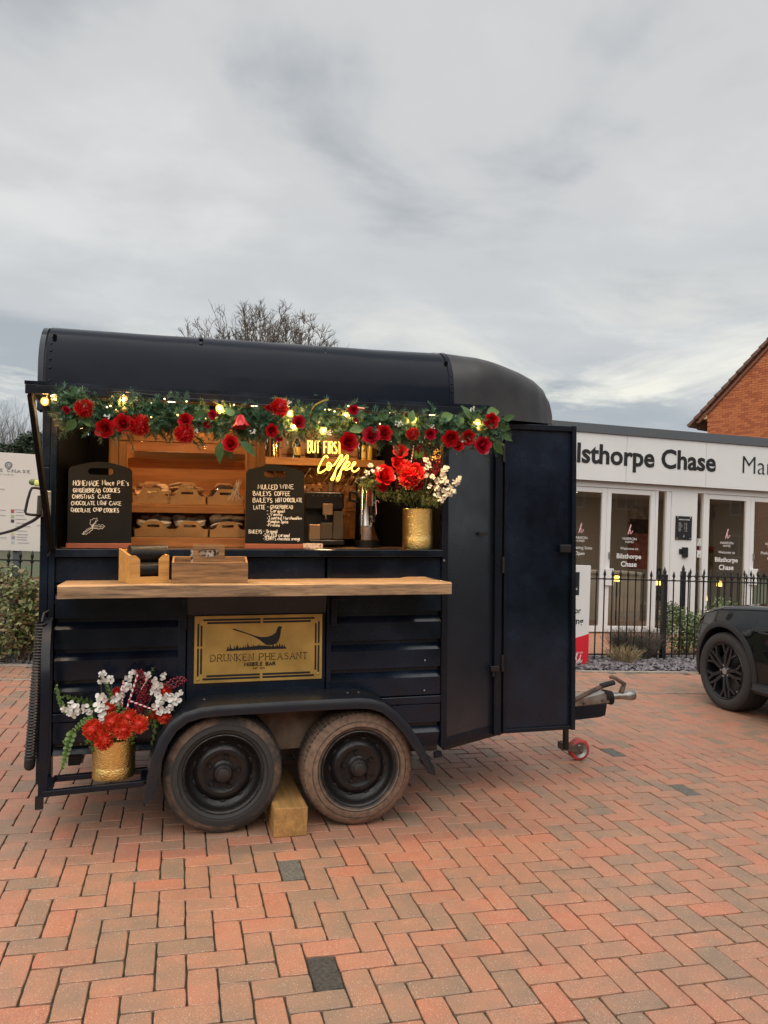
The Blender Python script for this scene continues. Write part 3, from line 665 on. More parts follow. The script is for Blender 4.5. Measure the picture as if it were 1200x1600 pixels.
def make_tyre(R_, ri, w, m, nseg=96, tread=True):
    q = MB()
    pr = [(ri, .012), (ri+.006, .0), (ri+.02, -.012), (ri+.05, -.022), (R_-.075, -.026), (R_-.045, -.022), (R_-.022, -.010), (R_-.008, .004), (R_-.002, .020),
          (R_, w*.35), (R_, w*.65), (R_-.002, w-.02), (R_-.008, w-.004), (R_-.03, w+.012), (ri+.05, w+.02), (ri, w-.01)]
    q.lathe(pr, nseg, ax='Y'); mud = []
    for k in range(len(pr) - 1):
        r_ = (pr[k][0] + pr[k+1][0]) / 2; u = (r_ - ri) / (R_ - ri); v = .35 + .55 * min(1, max(0, (u - .15) / .45)) if u < .93 else .55
        mud += [v] * nseg
    if tread:
        # shoulder lugs and tread blocks
        for i in range(72):
            a = 2 * math.pi * (i + .5) / 72; ca, sa = math.cos(a), math.sin(a); da = .62 * math.pi / 72
            for y0, y1, r0, r1 in ((.000, .034, R_-.012, R_+.0015), (.045, w*.5-.004, R_-.004, R_+.003), (w*.5+.004, w-.045, R_-.004, R_+.003), (w-.034, w, R_-.012, R_+.0015)):
                vs = []
                for aa in (a-da, a+da):
                    for r_, yy in ((r0, y0), (r1 - (.010 if y0 == 0 else 0), y0), (r1, y1), (r0, y1)):
                        vs.append((math.cos(aa)*r_, yy, math.sin(aa)*r_))
                q.add(vs, [(0,1,2,3),(7,6,5,4),(1,5,6,2),(0,4,5,1),(2,6,7,3)]); mud += [.35]*5
    # raised sidewall rings
    for rr in (ri+.028, R_-.05):
        q.tube([(math.cos(2*math.pi*i/64)*rr, -.0225 - (.001 if rr > ri+.03 else -.006), math.sin(2*math.pi*i/64)*rr) for i in range(64)], .0022, 4, closed=True); mud += [.3]*256
    me = q.mesh('tyre', m, smooth=True, fix=False)
    a_ = me.attributes.new('mud', 'FLOAT', 'FACE'); a_.data.foreach_set('value', mud); return me
RW = .302
rim_prof = [(.196,.005),(.199,-.006),(.196,-.012),(.188,-.008),(.183,.012),(.172,.030),(.158,.040),(.150,.044),(.142,.036),(.125,.020),(.112,.014),(.098,.018),(.088,.024),(.062,.026),(.050,.020),(.045,.012)]
hubm = mat('greasy_hub', (.03,.024,.02), .5, col2=(.012,.011,.011), vscale=30, bump=.3, bscale=60)
lipm = mat('scuffed_rim_lip', (.10,.095,.09), .45, col2=(.02,.02,.021), vscale=25, metal=.3)
def make_wheel(x, Y, z, tm, studs, rot, parent, side=1):
    w = thing('wheel', None, None)
    w.parent = parent; w.location = (x, Y - 5.0, z); w.rotation_euler = (0, rot, 0 if side == 1 else math.pi)
    child(make_tyre(RW, .193, .165, tm), 'tyre', w)
    q = MB(); q.lathe(rim_prof, 64, ax='Y'); q.lathe([(.05,.06),(.196,.06)], 48, ax='Y'); rim = child(q.mesh('rim', rimm, smooth=50), 'rim', w)
    q = MB(); q.lathe([(.046,.014),(.044,-.006),(.038,-.012),(.034,-.012),(.030,-.020),(.018,-.024),(.0,-.025)], 28, ax='Y'); child(q.mesh('hub', hubm, smooth=True), 'hub', w)
    q = MB(); q.tube([(math.cos(2*math.pi*i/72)*.1975, -.0085, math.sin(2*math.pi*i/72)*.1975) for i in range(72)], .0028, 5, closed=True); child(q.mesh('rim_lip', lipm, smooth=True), 'rim_lip', w)
    for i in range(studs):
        a = 2*math.pi*i/studs + .4; q = MB(); q.lathe([(.012,.03),(.012,.012),(.009,.008),(.0,.007)], 6, ax='Y'); child(q.mesh('wheel_nut', rimm), 'wheel_nut', w, (math.cos(a)*.077, 0, math.sin(a)*.077))
    # pressed slots of the steel rim
    for i in range(10):
        a = 2*math.pi*i/10; q = MB(); q.sphere((0,0,0), .011, 8, 5, (1.6,.35,.7)); child(q.mesh('rim_slot', inkm, smooth=True), 'rim_slot', w, (math.cos(a)*.149, .0415, math.sin(a)*.149), (0, -a + math.pi/2, 0))
    return w
t1 = tyre_mat('tyre_dusty', .84, 1.05, 3.0); t2 = tyre_mat('tyre_muddy', .30, .55, 9.0)
make_wheel(-.353, 4.005, RW + .0111, t1, 5, .3, T); make_wheel(.353, 4.005, RW - .0111, t2, 5, 1.2, T)
make_wheel(-.353, 5.995, RW + .0111, t1, 5, .3, T, -1); make_wheel(.353, 5.995, RW - .0111, t2, 5, 1.2, T, -1)
for x, z in ((-.353, RW+.011), (.353, RW-.011)):
    q = MB(); q.beam((x, 4.08, z), (x, 5.92, z), .06, .06); q.build('axle', rust, T)
# chassis and the board between the wheels
bx('chassis_rail', -1.10, .88, 4.55, 4.61, .31, .39, blackm); bx('chassis_rail', -1.10, .88, 5.39, 5.45, .31, .39, blackm); bx('cross_member', -1.12, -1.06, 4.24, 5.76, .335, .39, blackm); bx('cross_member', .80, .86, 4.24, 5.76, .335, .39, blackm)
bx('suspension_unit', -.40, .40, 4.205, 4.232, .36, .57, mat('muddy_board', (.17,.12,.085), .9, var=.4, vscale=7))
bx('suspension_unit', -.40, .40, 5.768, 5.79, .36, .57, rust)
bx('lower_skirt', -1.18, -.41, 4.205, 4.222, .405, .62, blackm); bx('lower_skirt', .41, .86, 4.205, 4.222, .30, .62, blackm)
# ---- mudguard over both wheels
def fender(Yo, Yi, name):
    P_ = [(-.735,.215),(-.722,.33),(-.700,.44),(-.668,.525),(-.62,.597),(-.555,.645),(-.48,.666),(-.389,.674),(.0,.678),(.334,.676),(.40,.669),(.473,.646),(.545,.592),(.616,.515),(.672,.43),(.725,.335),(.752,.29),(.765,.245)]
    q = MB(); rows = []
    for x, z in P_:
        nx_, nz_ = 0, 1
        rows.append((x, z))
    ctr = (0.0, .25)
    def offp(x, z, d):
        v = Vector((x - max(-.4, min(.4, x)), z - .36)); v = v.normalized() if v.length > 1e-6 else Vector((0,1)); return x + v.x*d, z + v.y*d
    R4 = []
    for x, z in P_:
        a = offp(x, z, -.052); b_ = offp(x, z, -.02); c_ = offp(x, z, 0); d_ = offp(x, z, .004)
        e_ = offp(x, z, -.014)
        sgn_ = 1 if Yi > Yo else -1
        R4.append([(a[0], Yo + .004*sgn_, a[1]), (b_[0], Yo, b_[1]), (c_[0], Yo + .012*sgn_, c_[1]), (d_[0], Yo + .05*sgn_, d_[1]), (d_[0], Yi, d_[1]), (e_[0], Yi, e_[1]), (e_[0], Yo + .02*sgn_, e_[1]), (a[0], Yo + .012*sgn_, a[1])])
    q.grid(R4, closeu=True); q.add(R4[0], [tuple(range(8))]); q.add(R4[-1], [tuple(range(8))])
    return q.build(name, mat('mudguard_paint', (0.010,0.012,0.018), 0.34, spec=.35, col2=(0.018,0.018,0.021), vscale=6, rvar=.1), T, smooth=50)
fen = fender(3.93, 4.185, 'mudguard'); fender(6.07, 5.815, 'mudguard')
p = Vector((.775, 3.97, .33)); q = MB(); q.box(p.x-.012, p.x+.03, 3.965, 3.985, .33, .36); q.build('bracket', navyd, fen)
for x in (-.60, -.45, .30, .36):
    q = MB(); q.sphere((x, 4.06, .682 if abs(x) < .5 else .632), .007, 8, 5, (1,1,.6)); q.build('rivet', steel, fen, smooth=True)
# ---- step frame at the rear corner that carries the flower pot
q = MB(); q.beam((-1.195, 3.955, .296), (-.735, 3.955, .312), .03, .028); q.build('step_rail', navyd, T, bevel=.003)
q = MB(); q.beam((-1.175, 4.16, .30), (-.72, 4.16, .312), .035, .026); q.build('step_rail', navyd, T, bevel=.003)
q = MB(); q.beam((-1.185, 3.972, .305), (-1.185, 4.145, .305), .05, .02); q.build('step_rail', navyd, T, bevel=.003)
q = MB(); q.beam((-.74, 3.975, .308), (-.74, 4.14, .308), .03, .02); q.build('step_rail', navyd, T, bevel=.003)
q = MB(); q.box(-1.225, -1.19, 3.945, 3.965, .225, .285); q.build('step_foot', blackm, T)
gb = [(-1.212,4.165,1.10),(-1.212,4.13,1.08),(-1.205,4.06,1.03),(-1.198,3.995,.95),(-1.192,3.962,.86),(-1.19,3.955,.75),(-1.192,3.955,.5),(-1.194,3.955,.28)]
q = MB(); rows = []
for i, pnt in enumerate(gb):
    pv = Vector(pnt); tg = (Vector(gb[min(i+1,len(gb)-1)]) - Vector(gb[max(i-1,0)])).normalized(); s_ = Vector((1,0,0)); n_ = tg.cross(s_).normalized()
    rows.append([pv - s_*.020 - n_*.005, pv + s_*.020 - n_*.005, pv + s_*.020 + n_*.005, pv - s_*.020 + n_*.005])
q.grid(rows, closeu=True); q.build('guard_bar', navyd, T, smooth=40)
# ---- ramp spring on the rear corner
a_, b_ = ly(66, 972, 4.13), ly(47, 1186, 4.10); q = MB(); pts = []
turns = 46; d_ = (b_ - a_); L_ = d_.length; dn = d_.normalized(); u_ = dn.orthogonal().normalized(); v_ = dn.cross(u_)
for i in range(turns * 10 + 1):
    an = 2*math.pi*i/10; rr = .026 - .004 * (i / (turns*10))
    pts.append(a_ + dn * (L_ * i / (turns*10)) + (u_*math.cos(an) + v_*math.sin(an)) * rr)
q.tube(pts, .0062, 5); q.build('ramp_spring', blackm, T, smooth=True)
q = MB(); q.tube([b_ - dn*.01, b_ + dn*.03], .026, 12); q.sphere(b_ + dn*.03, .026, 12, 7); q.build('spring_eye', blackm, T, smooth=True)
q = MB(); q.tube([a_ + Vector((.0,.0,.0)), a_ + Vector((.005,.02,.04)), a_ + Vector((.03,.05,.055)), a_ + Vector((.05,.06,.10))], .007, 8); q.build('spring_hook', blackm, T, smooth=True)
# ---- over-centre latch on the rear post
def lt(x, y, Y=4.165): return ly(x / 6.15, 640 + y / 6.15, Y)
p0, p1 = lt(385, 780), lt(490, 1030)
lat = bx('ramp_latch', p0.x, p1.x, 4.155, 4.172, p1.z, p0.z, steel, .004)
pa_, pb_ = lt(405, 830, 4.15), lt(455, 1010, 4.15); q = MB(); q.box(pa_.x, pb_.x, 4.125, 4.152, pb_.z, pa_.z); q.build('latch_block', steel, lat, bevel=.006)
q = MB(); q.tube([lt(385,830,4.13), lt(378,960,4.12), lt(375,1015,4.115)], [.012,.012,.013], 8); q.build('latch_lever', blackm, lat, smooth=True)
q = MB(); q.tube([lt(400,765,4.15), lt(340,750,4.12), lt(305,755,4.11), lt(290,785,4.11), lt(265,870,4.11), lt(242,980,4.11), lt(252,1003,4.11), lt(290,1010,4.115), lt(370,1015,4.14)], .0065, 8); q.build('latch_handle', blackm, lat, smooth=True)
for x, y in ((438,790),(415,850),(430,1008)):
    q = MB(); q.sphere(lt(x, y, 4.15), .009, 10, 6, (1,.7,1)); q.build('bolt', steel, lat, smooth=True)
q = MB(); pa_ = lt(330,680,4.15); pb_ = lt(400,735,4.15); q.box(pa_.x, pb_.x, 4.14, 4.165, pb_.z, pa_.z); q.build('ratchet_strap', mat('lime_strap', (0.36,0.48,0.20), .6, var=.2, vscale=30), lat, bevel=.006)
q = MB(); q.sphere(lt(315,697,4.15), .016, 10, 7, (1.2,.5,1)); q.build('strap_buckle', mat('strap_green_dark', (.07,.11,.05), .5), lat, smooth=True)
q = MB(); c_ = [lt(455,1300,4.15), lt(490,1270,4.14), lt(495,1330,4.14), lt(475,1385,4.14), lt(455,1410,4.15)]; q.tube(c_, .005, 6); q.build('safety_pin', blackm, T, smooth=True)
# ---- nose: drawbar, coupling, handbrake, jockey wheel
def lh(x, y, Y=5.0): return ly(870 + x / 3.636, 1000 + y / 3.636, Y)
p0, p1, p2, p3 = lh(80, 390, 4.97), lh(285, 360, 4.97), lh(275, 428, 4.97), lh(80, 458, 4.97)
q = MB(); q.prism([(1.70, 4.965, .30), (p1.x, 4.965, p1.z), (p2.x, 4.965, p2.z), (p2.x-.05, 4.965, p2.z-.012), (1.70, 4.965, .19)], (0, .075, 0)); q.build('drawbar', navyd, T, bevel=.006)
q = MB(); a_, b_ = lh(85, 330), lh(255, 285); c_ = lh(285, 335); e_ = lh(90, 365)
q.prism([(a_.x, 4.955, a_.z), (b_.x, 4.955, b_.z), (c_.x, 4.955, c_.z + .005), (c_.x, 4.955, p1.z + .004), (a_.x, 4.955, e_.z - .01)], (0, .10, 0)); cpl = q.build('coupling_housing', steel, T, bevel=.01)
for x, y in ((155,362),(262,345)):
    q = MB(); pp = lh(x, y, 4.955); q.tube([pp, pp + Vector((0,-.014,0))], .011, 6); q.build('bolt', rust, cpl)
q = MB(); g0, g1 = lh(268, 320), lh(305, 318)
for k in range(5):
    x = g0.x + (g1.x - g0.x) * k / 4
    q.lathe([(.032, -.008), (.050, -.004), (.050, .004), (.032, .008)], 20, (x, 5.0, g0.z - .003*k), 'X')
q.build('rubber_gaiter', rubber, cpl, smooth=True)
hd0, hd1 = lh(310, 320), lh(438, 316)
q = MB(); q.lathe([(.020,hd0.x),(.024,hd0.x+.03),(.026,(hd0.x+hd1.x)/2),(.034,hd1.x-.05),(.037,hd1.x-.02),(.033,hd1.x),(.0,hd1.x+.002)], 20, (0, 5.0, hd0.z), 'X'); q.build('coupling_head', steel, cpl, smooth=True)
q = MB(); q.tube([lh(365,300), lh(375,270), lh(383,250), lh(360,235), lh(335,218), lh(312,208), lh(303,215)], [.020,.018,.017,.015,.014,.013,.012], 10); q.build('coupling_handle', rust, cpl, smooth=True)
q = MB(); q.tube([lh(82,352,4.93), lh(160,310,4.93), lh(255,265,4.93)], .017, 10); q.build('handbrake_lever', rust, T, smooth=True)
q = MB(); q.tube([lh(250,262,4.93), lh(325,240,4.93)], .019, 10); q.build('handbrake_grip', rubber, T, smooth=True)
j0 = ly(884, 1132, 4.92); jb = ly(884, 1170, 4.92)
q = MB(); q.tube([(j0.x, 4.92, .55), (j0.x, 4.92, jb.z)], .021, 14); q.box(j0.x-.02, j0.x+.02, 4.905, 4.99, .24, .29); jk = q.build('jockey_stem', blackm, T, smooth=True)
jc = ly(905, 1166.5, 4.95); jr = .074
zc = jr - math.sin(TA) * jc.x + .004
q = MB(); q.beam((j0.x-.01, 4.925, jb.z+.015), (jc.x+.012, 4.925, zc), .008, .05, (0,0,1)); q.beam((j0.x-.01, 4.995, jb.z+.015), (jc.x+.012, 4.995, zc), .008, .05); q.box(j0.x-.022, j0.x+.022, 4.918, 5.0, jb.z-.012, jb.z+.035); q.build('jockey_fork', rust, jk, bevel=.003)
redw = mat('red_polyurethane', (0.42, 0.045, 0.04), .5, var=.3, vscale=12)
q = MB(); q.lathe([(jr-.020,.930),(jr-.006,.932),(jr,.938),(jr,.982),(jr-.006,.988),(jr-.020,.990)], 40, (jc.x, 4.0, zc), 'Y'); jw = q.build('jockey_wheel', redw, jk, smooth=True)
q = MB(); q.lathe([(jr-.019,.933),(.035,.942),(.018,.936),(0,.934)], 32, (jc.x, 4.0, zc), 'Y'); q.lathe([(jr-.019,.987),(.0,.98)], 32, (jc.x, 4.0, zc), 'Y'); q.build('jockey_rim', steel, jk, smooth=True)
q = MB(); q.tube([(jc.x,4.915,zc),(jc.x,5.005,zc)], .009, 6); q.build('axle_bolt', steel, jk)
# ---- timber chock between the wheels
q = MB(); a_ = gz(427, 1310); b_ = gz(480, 1307); w_ = b_.x - a_.x
q.box(0, w_, 0, .95, 0, .147)
o = q.build('timber_block', timber, bevel=.006); o.location = (a_.x, 3.907, 0); o.rotation_euler = (0, 0, R(1.5)); tag(o, 'sawn timber block lying under the trailer between its two wheels', 'timber')
# ---- power cable running off the rear corner
q = MB(); P_ = [Vector(TMAT @ (lt(380,1020,4.12) - Vector((0,5,0)))), gy(45, 817, 4.25), gy(0, 834, 4.55), gy(-110, 850, 5.2), gy(-300, 860, 6.0), Vector((-4.2, 7.6, .02)), Vector((-5, 8.3, .02))]
def smoothp(P, n=10):
    out = []
    for i in range(len(P)-1):
        p0 = P[max(i-1,0)]; p1 = P[i]; p2 = P[i+1]; p3 = P[min(i+2,len(P)-1)]
        for k in range(n):
            t_ = k / n; out.append(.5*((2*p1) + (p2-p0)*t_ + (2*p0-5*p1+4*p2-p3)*t_*t_ + (3*p1-p0-3*p2+p3)*t_**3))
    return out + [P[-1]]
q.tube(smoothp(P_), .008, 8); o = q.build('power_cable', rubber, smooth=True); tag(o, 'black power cable sagging away from the trailer rear latch', 'cable')
# ================================================================ LETTERING
SF = {
'A':'0,0 .3,1 .6,0|.12,.36 .48,.36','B':'0,0 0,1 .35,1 .5,.88 .48,.66 .32,.54 0,.54|.32,.54 .55,.42 .56,.16 .38,0 0,0','C':'.56,.82 .42,.98 .2,.96 .04,.7 .02,.4 .12,.08 .32,0 .56,.14',
'D':'0,0 0,1 .3,.97 .52,.78 .57,.45 .45,.12 .25,0 0,0','E':'.5,1 0,1 0,0 .52,0|0,.53 .4,.53','F':'.5,1 0,1 0,0|0,.53 .4,.53','G':'.56,.82 .4,.98 .18,.95 .03,.65 .04,.3 .2,.02 .42,.03 .57,.2 .57,.45 .34,.45',
'H':'0,0 0,1|.55,0 .55,1|0,.52 .55,.52','I':'.1,0 .1,1','J':'.4,1 .4,.2 .25,0 .05,.1','K':'0,0 0,1|.52,1 .02,.48 .55,0','L':'0,1 0,0 .48,0','M':'0,0 .08,1 .36,.3 .66,1 .74,0',
'N':'0,0 0,1 .54,0 .54,1','O':'.3,1 .1,.88 0,.5 .1,.1 .3,0 .5,.1 .6,.5 .5,.88 .3,1','P':'0,0 0,1 .36,1 .54,.84 .5,.56 .3,.45 0,.45','R':'0,0 0,1 .36,1 .52,.84 .48,.58 .28,.48 0,.48|.28,.48 .56,0',
'S':'.5,.88 .34,1 .12,.95 .05,.75 .18,.58 .42,.45 .52,.25 .42,.04 .2,0 .02,.12','T':'0,1 .6,1|.3,1 .3,0','U':'0,1 0,.25 .14,.02 .4,.02 .54,.25 .54,1','V':'0,1 .28,0 .56,1','W':'0,1 .18,0 .38,.75 .58,0 .78,1','Y':'0,1 .28,.5|.56,1 .2,0',
'X':'0,0 .55,1|0,1 .55,0','Z':'0,1 .5,1 0,0 .52,0','Q':'.3,1 .05,.8 .05,.2 .3,0 .55,.2 .55,.8 .3,1|.35,.25 .6,-.05','-':'.05,.45 .38,.45',"'":'.1,1 .06,.78','.':'.05,0 .1,.04','2':'.03,.8 .2,1 .45,.9 .45,.65 .02,0 .52,0','0':'.25,1 .05,.75 .05,.25 .25,0 .45,.25 .45,.75 .25,1','1':'.05,.8 .2,1 .2,0','9':'.45,.6 .2,.5 .05,.75 .25,1 .45,.85 .45,.4 .3,0',
'a':'.42,.5 .2,.62 .04,.4 .08,.08 .26,.02 .42,.3 .42,.6 .44,.0','b':'0,1 0,0 .26,0 .42,.2 .38,.5 .18,.6 0,.45','c':'.4,.5 .2,.62 .03,.4 .06,.1 .24,0 .42,.1','d':'.4,.5 .18,.6 .03,.35 .1,.03 .3,.05 .42,.3|.44,1 .42,0','e':'.03,.32 .4,.36 .36,.56 .18,.62 .03,.4 .08,.08 .26,0 .42,.12','f':'.4,.9 .25,1 .15,.8 .15,-.1|0,.58 .34,.58',
'g':'.4,.5 .2,.6 .03,.4 .1,.12 .3,.12 .42,.4 .42,.58 .4,-.2 .22,-.35 .04,-.25','h':'0,1 0,0|0,.4 .2,.6 .36,.5 .36,0','i':'.08,.58 .08,0|.08,.78 .1,.82','k':'0,1 0,0|.35,.58 .03,.3 .38,0','l':'.08,1 .08,0','m':'0,.6 0,0|0,.42 .15,.6 .28,.5 .28,0|.28,.42 .42,.6 .55,.5 .55,0','n':'0,.6 0,0|0,.4 .2,.6 .36,.5 .36,0','o':'.2,.6 .04,.45 .04,.12 .2,0 .36,.12 .38,.45 .2,.6',
'p':'0,.6 0,-.35|0,.45 .2,.62 .38,.45 .34,.12 .16,0 0,.12','r':'0,.6 0,0|0,.35 .15,.56 .32,.58','s':'.34,.55 .18,.62 .06,.48 .2,.33 .34,.2 .26,.02 .02,.06','t':'.15,.9 .15,.05 .3,.02|0,.6 .32,.6','u':'0,.6 .02,.12 .16,0 .34,.12|.36,.6 .38,0','v':'0,.6 .16,0 .34,.6','w':'0,.6 .12,0 .26,.45 .4,0 .54,.6','y':'0,.6 .16,.12|.36,.6 .2,.05 .04,-.32','x':'0,0 .34,.6|0,.6 .34,0',
}
def strokes(text, jit=0.0, rg_=random, gap=.16, space=.42, serif=False):
    """single-stroke lettering -> list of 2-D polylines (cap height 1) and total width"""
    out = []; x = 0.0
    for chh in text:
        if chh == ' ': x += space; continue
        if chh not in SF: chh = chh.upper()
        if chh not in SF: continue
        w = 0; dy = rg_.gauss(0, jit); sl_ = rg_.gauss(0, jit*.8)
        for pl in SF[chh].split('|'):
            pts = [tuple(map(float, p.split(','))) for p in pl.split()]
            w = max(w, max(p[0] for p in pts))
            q_ = [(x + p[0] + sl_*p[1] + rg_.gauss(0, jit*.4), p[1] + dy + rg_.gauss(0, jit*.4)) for p in pts]
            out.append(q_)
            if serif:
                for a, b in ((pts[0], pts[1]), (pts[-1], pts[-2])):
                    if abs(a[1]) < .02 or abs(a[1]-1) < .02:
                        if abs(a[0]-b[0]) < .35 and abs(a[1]-b[1]) > .4: out.append([(x + a[0]-.11, a[1]), (x + a[0]+.11, a[1])])
        x += w + gap
    return out, x - gap
def stroke_mesh(mb_, text, org, ux, uz, height, width=None, r=.0012, n=4, **kw):
    """draw text with tubes: org = baseline start, ux/uz = unit vectors of the plane"""
    st_, w = strokes(text, **kw); sx = (width / w) if width else height
    for pl in st_:
        P = [org + ux * (p[0]*sx) + uz * (p[1]*height) for p in pl]
        mb_.tube(P, r, n)
_dg = None
def text_mesh(body, bold=0.0, space=1.0, spacing=1.0):
    cu = bpy.data.curves.new('txt', 'FONT'); cu.body = body; cu.size = 1.0; cu.offset = bold; cu.space_character = spacing; cu.resolution_u = 3
    ob = bpy.data.objects.new('txt', cu); COL.objects.link(ob)
    dg = bpy.context.evaluated_depsgraph_get(); me = bpy.data.meshes.new_from_object(ob.evaluated_get(dg))
    vs = [v.co.copy() for v in me.vertices]; fs = [tuple(p.vertices) for p in me.polygons]
    bpy.data.objects.remove(ob); bpy.data.curves.remove(cu); bpy.data.meshes.remove(me)
    return vs, fs
def put_text(name, body, org, ux, uz, width=None, height=None, mats=None, parent=None, bold=0.0, depth=.004, align='l', off=None, spacing=1.0):
    """font lettering laid on a plane; width = full width in metres (keeps proportion unless height given)"""
    vs, fs = text_mesh(body, bold, spacing=spacing)
    x0 = min(v.x for v in vs); x1 = max(v.x for v in vs)
    if width is not None: s_ = width / (x1 - x0)
    else: s_ = height / .72
    sy = (height / .72) if height is not None else s_
    tw = (x1 - x0) * s_; sh_ = {'l': 0, 'c': -tw/2, 'r': -tw}[align]
    nrm = ux.cross(uz).normalized()
    if nrm.y > 0: nrm = -nrm
    front = [org + ux * ((v.x - x0)*s_ + sh_) + uz * (v.y*sy) + nrm*depth for v in vs]
    m_ = MB(); m_.add(front, fs)
    if depth > .0021:
        # side walls from boundary edges
        cnt = {}
        for f in fs:
            for i in range(len(f)):
                a, b = f[i], f[(i+1) % len(f)]; cnt.setdefault((min(a,b),max(a,b)), []).append((a,b))
        back = [p - nrm*depth for p in front]; b0 = len(m_.v); m_.v += [tuple(p) for p in back]
        for e_ in cnt.values():
            if len(e_) == 1:
                a, b = e_[0]; m_.f.append((b, a, b0 + a, b0 + b)); m_.m.append(0)
    return m_.build(name, mats, parent, off=off, fix=False)
VX, VZ = Vector((1,0,0)), Vector((0,0,1))
# sign plate words
q = MB(); rgx = random.Random(2)
a_ = zs(205, 462, 4.1745); b_ = zs(992, 437, 4.1745); hh = .0355
wd = Vector((b_.x - a_.x, 0, b_.z - a_.z)); uxs = wd.normalized()
stroke_mesh(q, 'DRUNKEN PHEASANT', a_, uxs, VZ, .034, wd.length, r=.0019, serif=True, gap=.24, space=.5)
q.build('lettering', inkm, plate)
q = MB(); a_ = zs(480, 498, 4.1745); b_ = zs(728, 488, 4.1745); stroke_mesh(q, 'MOBILE BAR', a_, uxs, VZ, .017, (b_-a_).length, r=.0028, serif=True, gap=.3, space=.6); q.build('lettering', inkm, plate)
q = MB(); a_ = zs(552, 524, 4.1745); b_ = zs(642, 521, 4.1745); stroke_mesh(q, 'EST. 2019', a_, uxs, VZ, .008, (b_-a_).length, r=.0011); q.build('lettering', inkm, plate)

# ================================================================ CHALKBOARDS
def chalkboard(label, p0, p1, ztop, lines, draw=None):
    """p0,p1 = bottom corners px at the sill; lines = (text, x0, x1, ybase, h, style) in px"""
    Yb = 4.235
    xa, xb = p0, p1; z0 = 1.449; W = xb - xa
    t_ = tthing('chalkboard', label, 'chalkboard', ((xa+xb)/2, Yb, z0))
    q = MB(); q.box(-W/2 - .004, W/2 + .002, -.022, .020, 0, .026); q.build('base_batten', redwood, t_, bevel=.002)
    hb = ztop - z0 - .026
    # board outline: rounded shoulders, arched top, with a handle hole
    def outline():
        pts = [(-W/2, 0), (W/2, 0)]
        for i in range(9):
            a = i/8 * math.pi/2; pts.append((W/2 - .03 + .03*math.cos(a), hb - .055 + .03*math.sin(a)))
        for i in range(1, 10):
            u = i/10; x = (W/2 - .03) - (W - .06)*u; pts.append((x, hb - .025 + .025*math.sin(math.pi*u)))
        for i in range(9):
            a = math.pi/2 + i/8*math.pi/2; pts.append((-W/2 + .03 + .03*math.cos(a), hb - .055 + .03*math.sin(a)))
        return pts
    hx0, hx1, hz0, hz1 = -.062, .062, hb - .068, hb - .033
    b2 = bmesh.new(); ov = [b2.verts.new((x, -.006, z + .0275)) for x, z in outline()]
    hv = []
    for cx_, s0 in ((hx1 - .0175, -math.pi/2), (hx0 + .0175, math.pi/2)):
        for i in range(7):
            a = s0 + i/6*math.pi; hv.append(b2.verts.new((cx_ + .0175*math.cos(a), -.006, (hz0+hz1)/2 + .0175*math.sin(a) + .0275)))
    ed = [b2.edges.new((ov[i], ov[(i+1)%len(ov)])) for i in range(len(ov))] + [b2.edges.new((hv[i], hv[(i+1)%len(hv)])) for i in range(len(hv))]
    bmesh.ops.triangle_fill(b2, use_beauty=True, edges=ed)
    ret = bmesh.ops.extrude_face_region(b2, geom=list(b2.faces)); bmesh.ops.translate(b2, vec=(0, .012, 0), verts=[v for v in ret['geom'] if isinstance(v, bmesh.types.BMVert)])
    bmesh.ops.recalc_face_normals(b2, faces=b2.faces); me = bpy.data.meshes.new('board'); b2.to_mesh(me); b2.free(); me.materials.append(slatem)
    child(me, 'board', t_)
    q = MB(); rg_ = random.Random(len(lines)*7)
    base = Vector(((xa+xb)/2, Yb, z0))
    def P(px_, py_): 
        v = ly(px_, py_, Yb - .0068) - base; return Vector((v.x, -.0068, v.z))
    for tx, x0, x1, yb, h in lines:
        a_, b_ = P(x0, yb), P(x1, yb); c_ = P(x0, yb - h)
        stroke_mesh(q, tx, a_, VX, VZ, (c_ - a_).z, b_.x - a_.x, r=.0019 if h > 5.9 else .0016, jit=.05, rg_=rg_, gap=.2, space=.45)
    q.build('lettering', chalk, t_)
    if draw:
        q = MB()
        for pl in draw: q.tube([P(*p) for p in pl], .0011, 4)
        q.build('holly_drawing', chalk, t_)
    return t_
def z5(pl): return [(100 + x/6, 710 + y/6) for x, y in pl]
holly = [z5([(265,665),(240,650),(250,630),(245,615),(268,612),(275,598),(292,604),(312,596),(306,612),(318,620),(300,628),(298,645),(280,650),(265,665)]), z5([(262,685),(280,668),(300,662),(312,668),(328,656),(340,666),(362,656),(372,668),(384,672),(368,684),(358,700),(340,690),(322,702),(305,692),(285,695),(262,685)]), z5([(260,690),(238,690),(226,700),(212,702),(204,718),(186,722),(182,738),(166,742),(184,752),(196,744),(212,752),(220,736),(240,734),(246,718),(262,712),(268,698),(260,690)]), z5([(255,670),(262,662),(270,670),(262,680),(255,670)]), z5([(300,620),(262,685)]), z5([(360,676),(270,682)]), z5([(180,744),(258,690)])]
def l5(x0, x1, y): return 100 + x0/6, 100 + x1/6, 710 + y/6
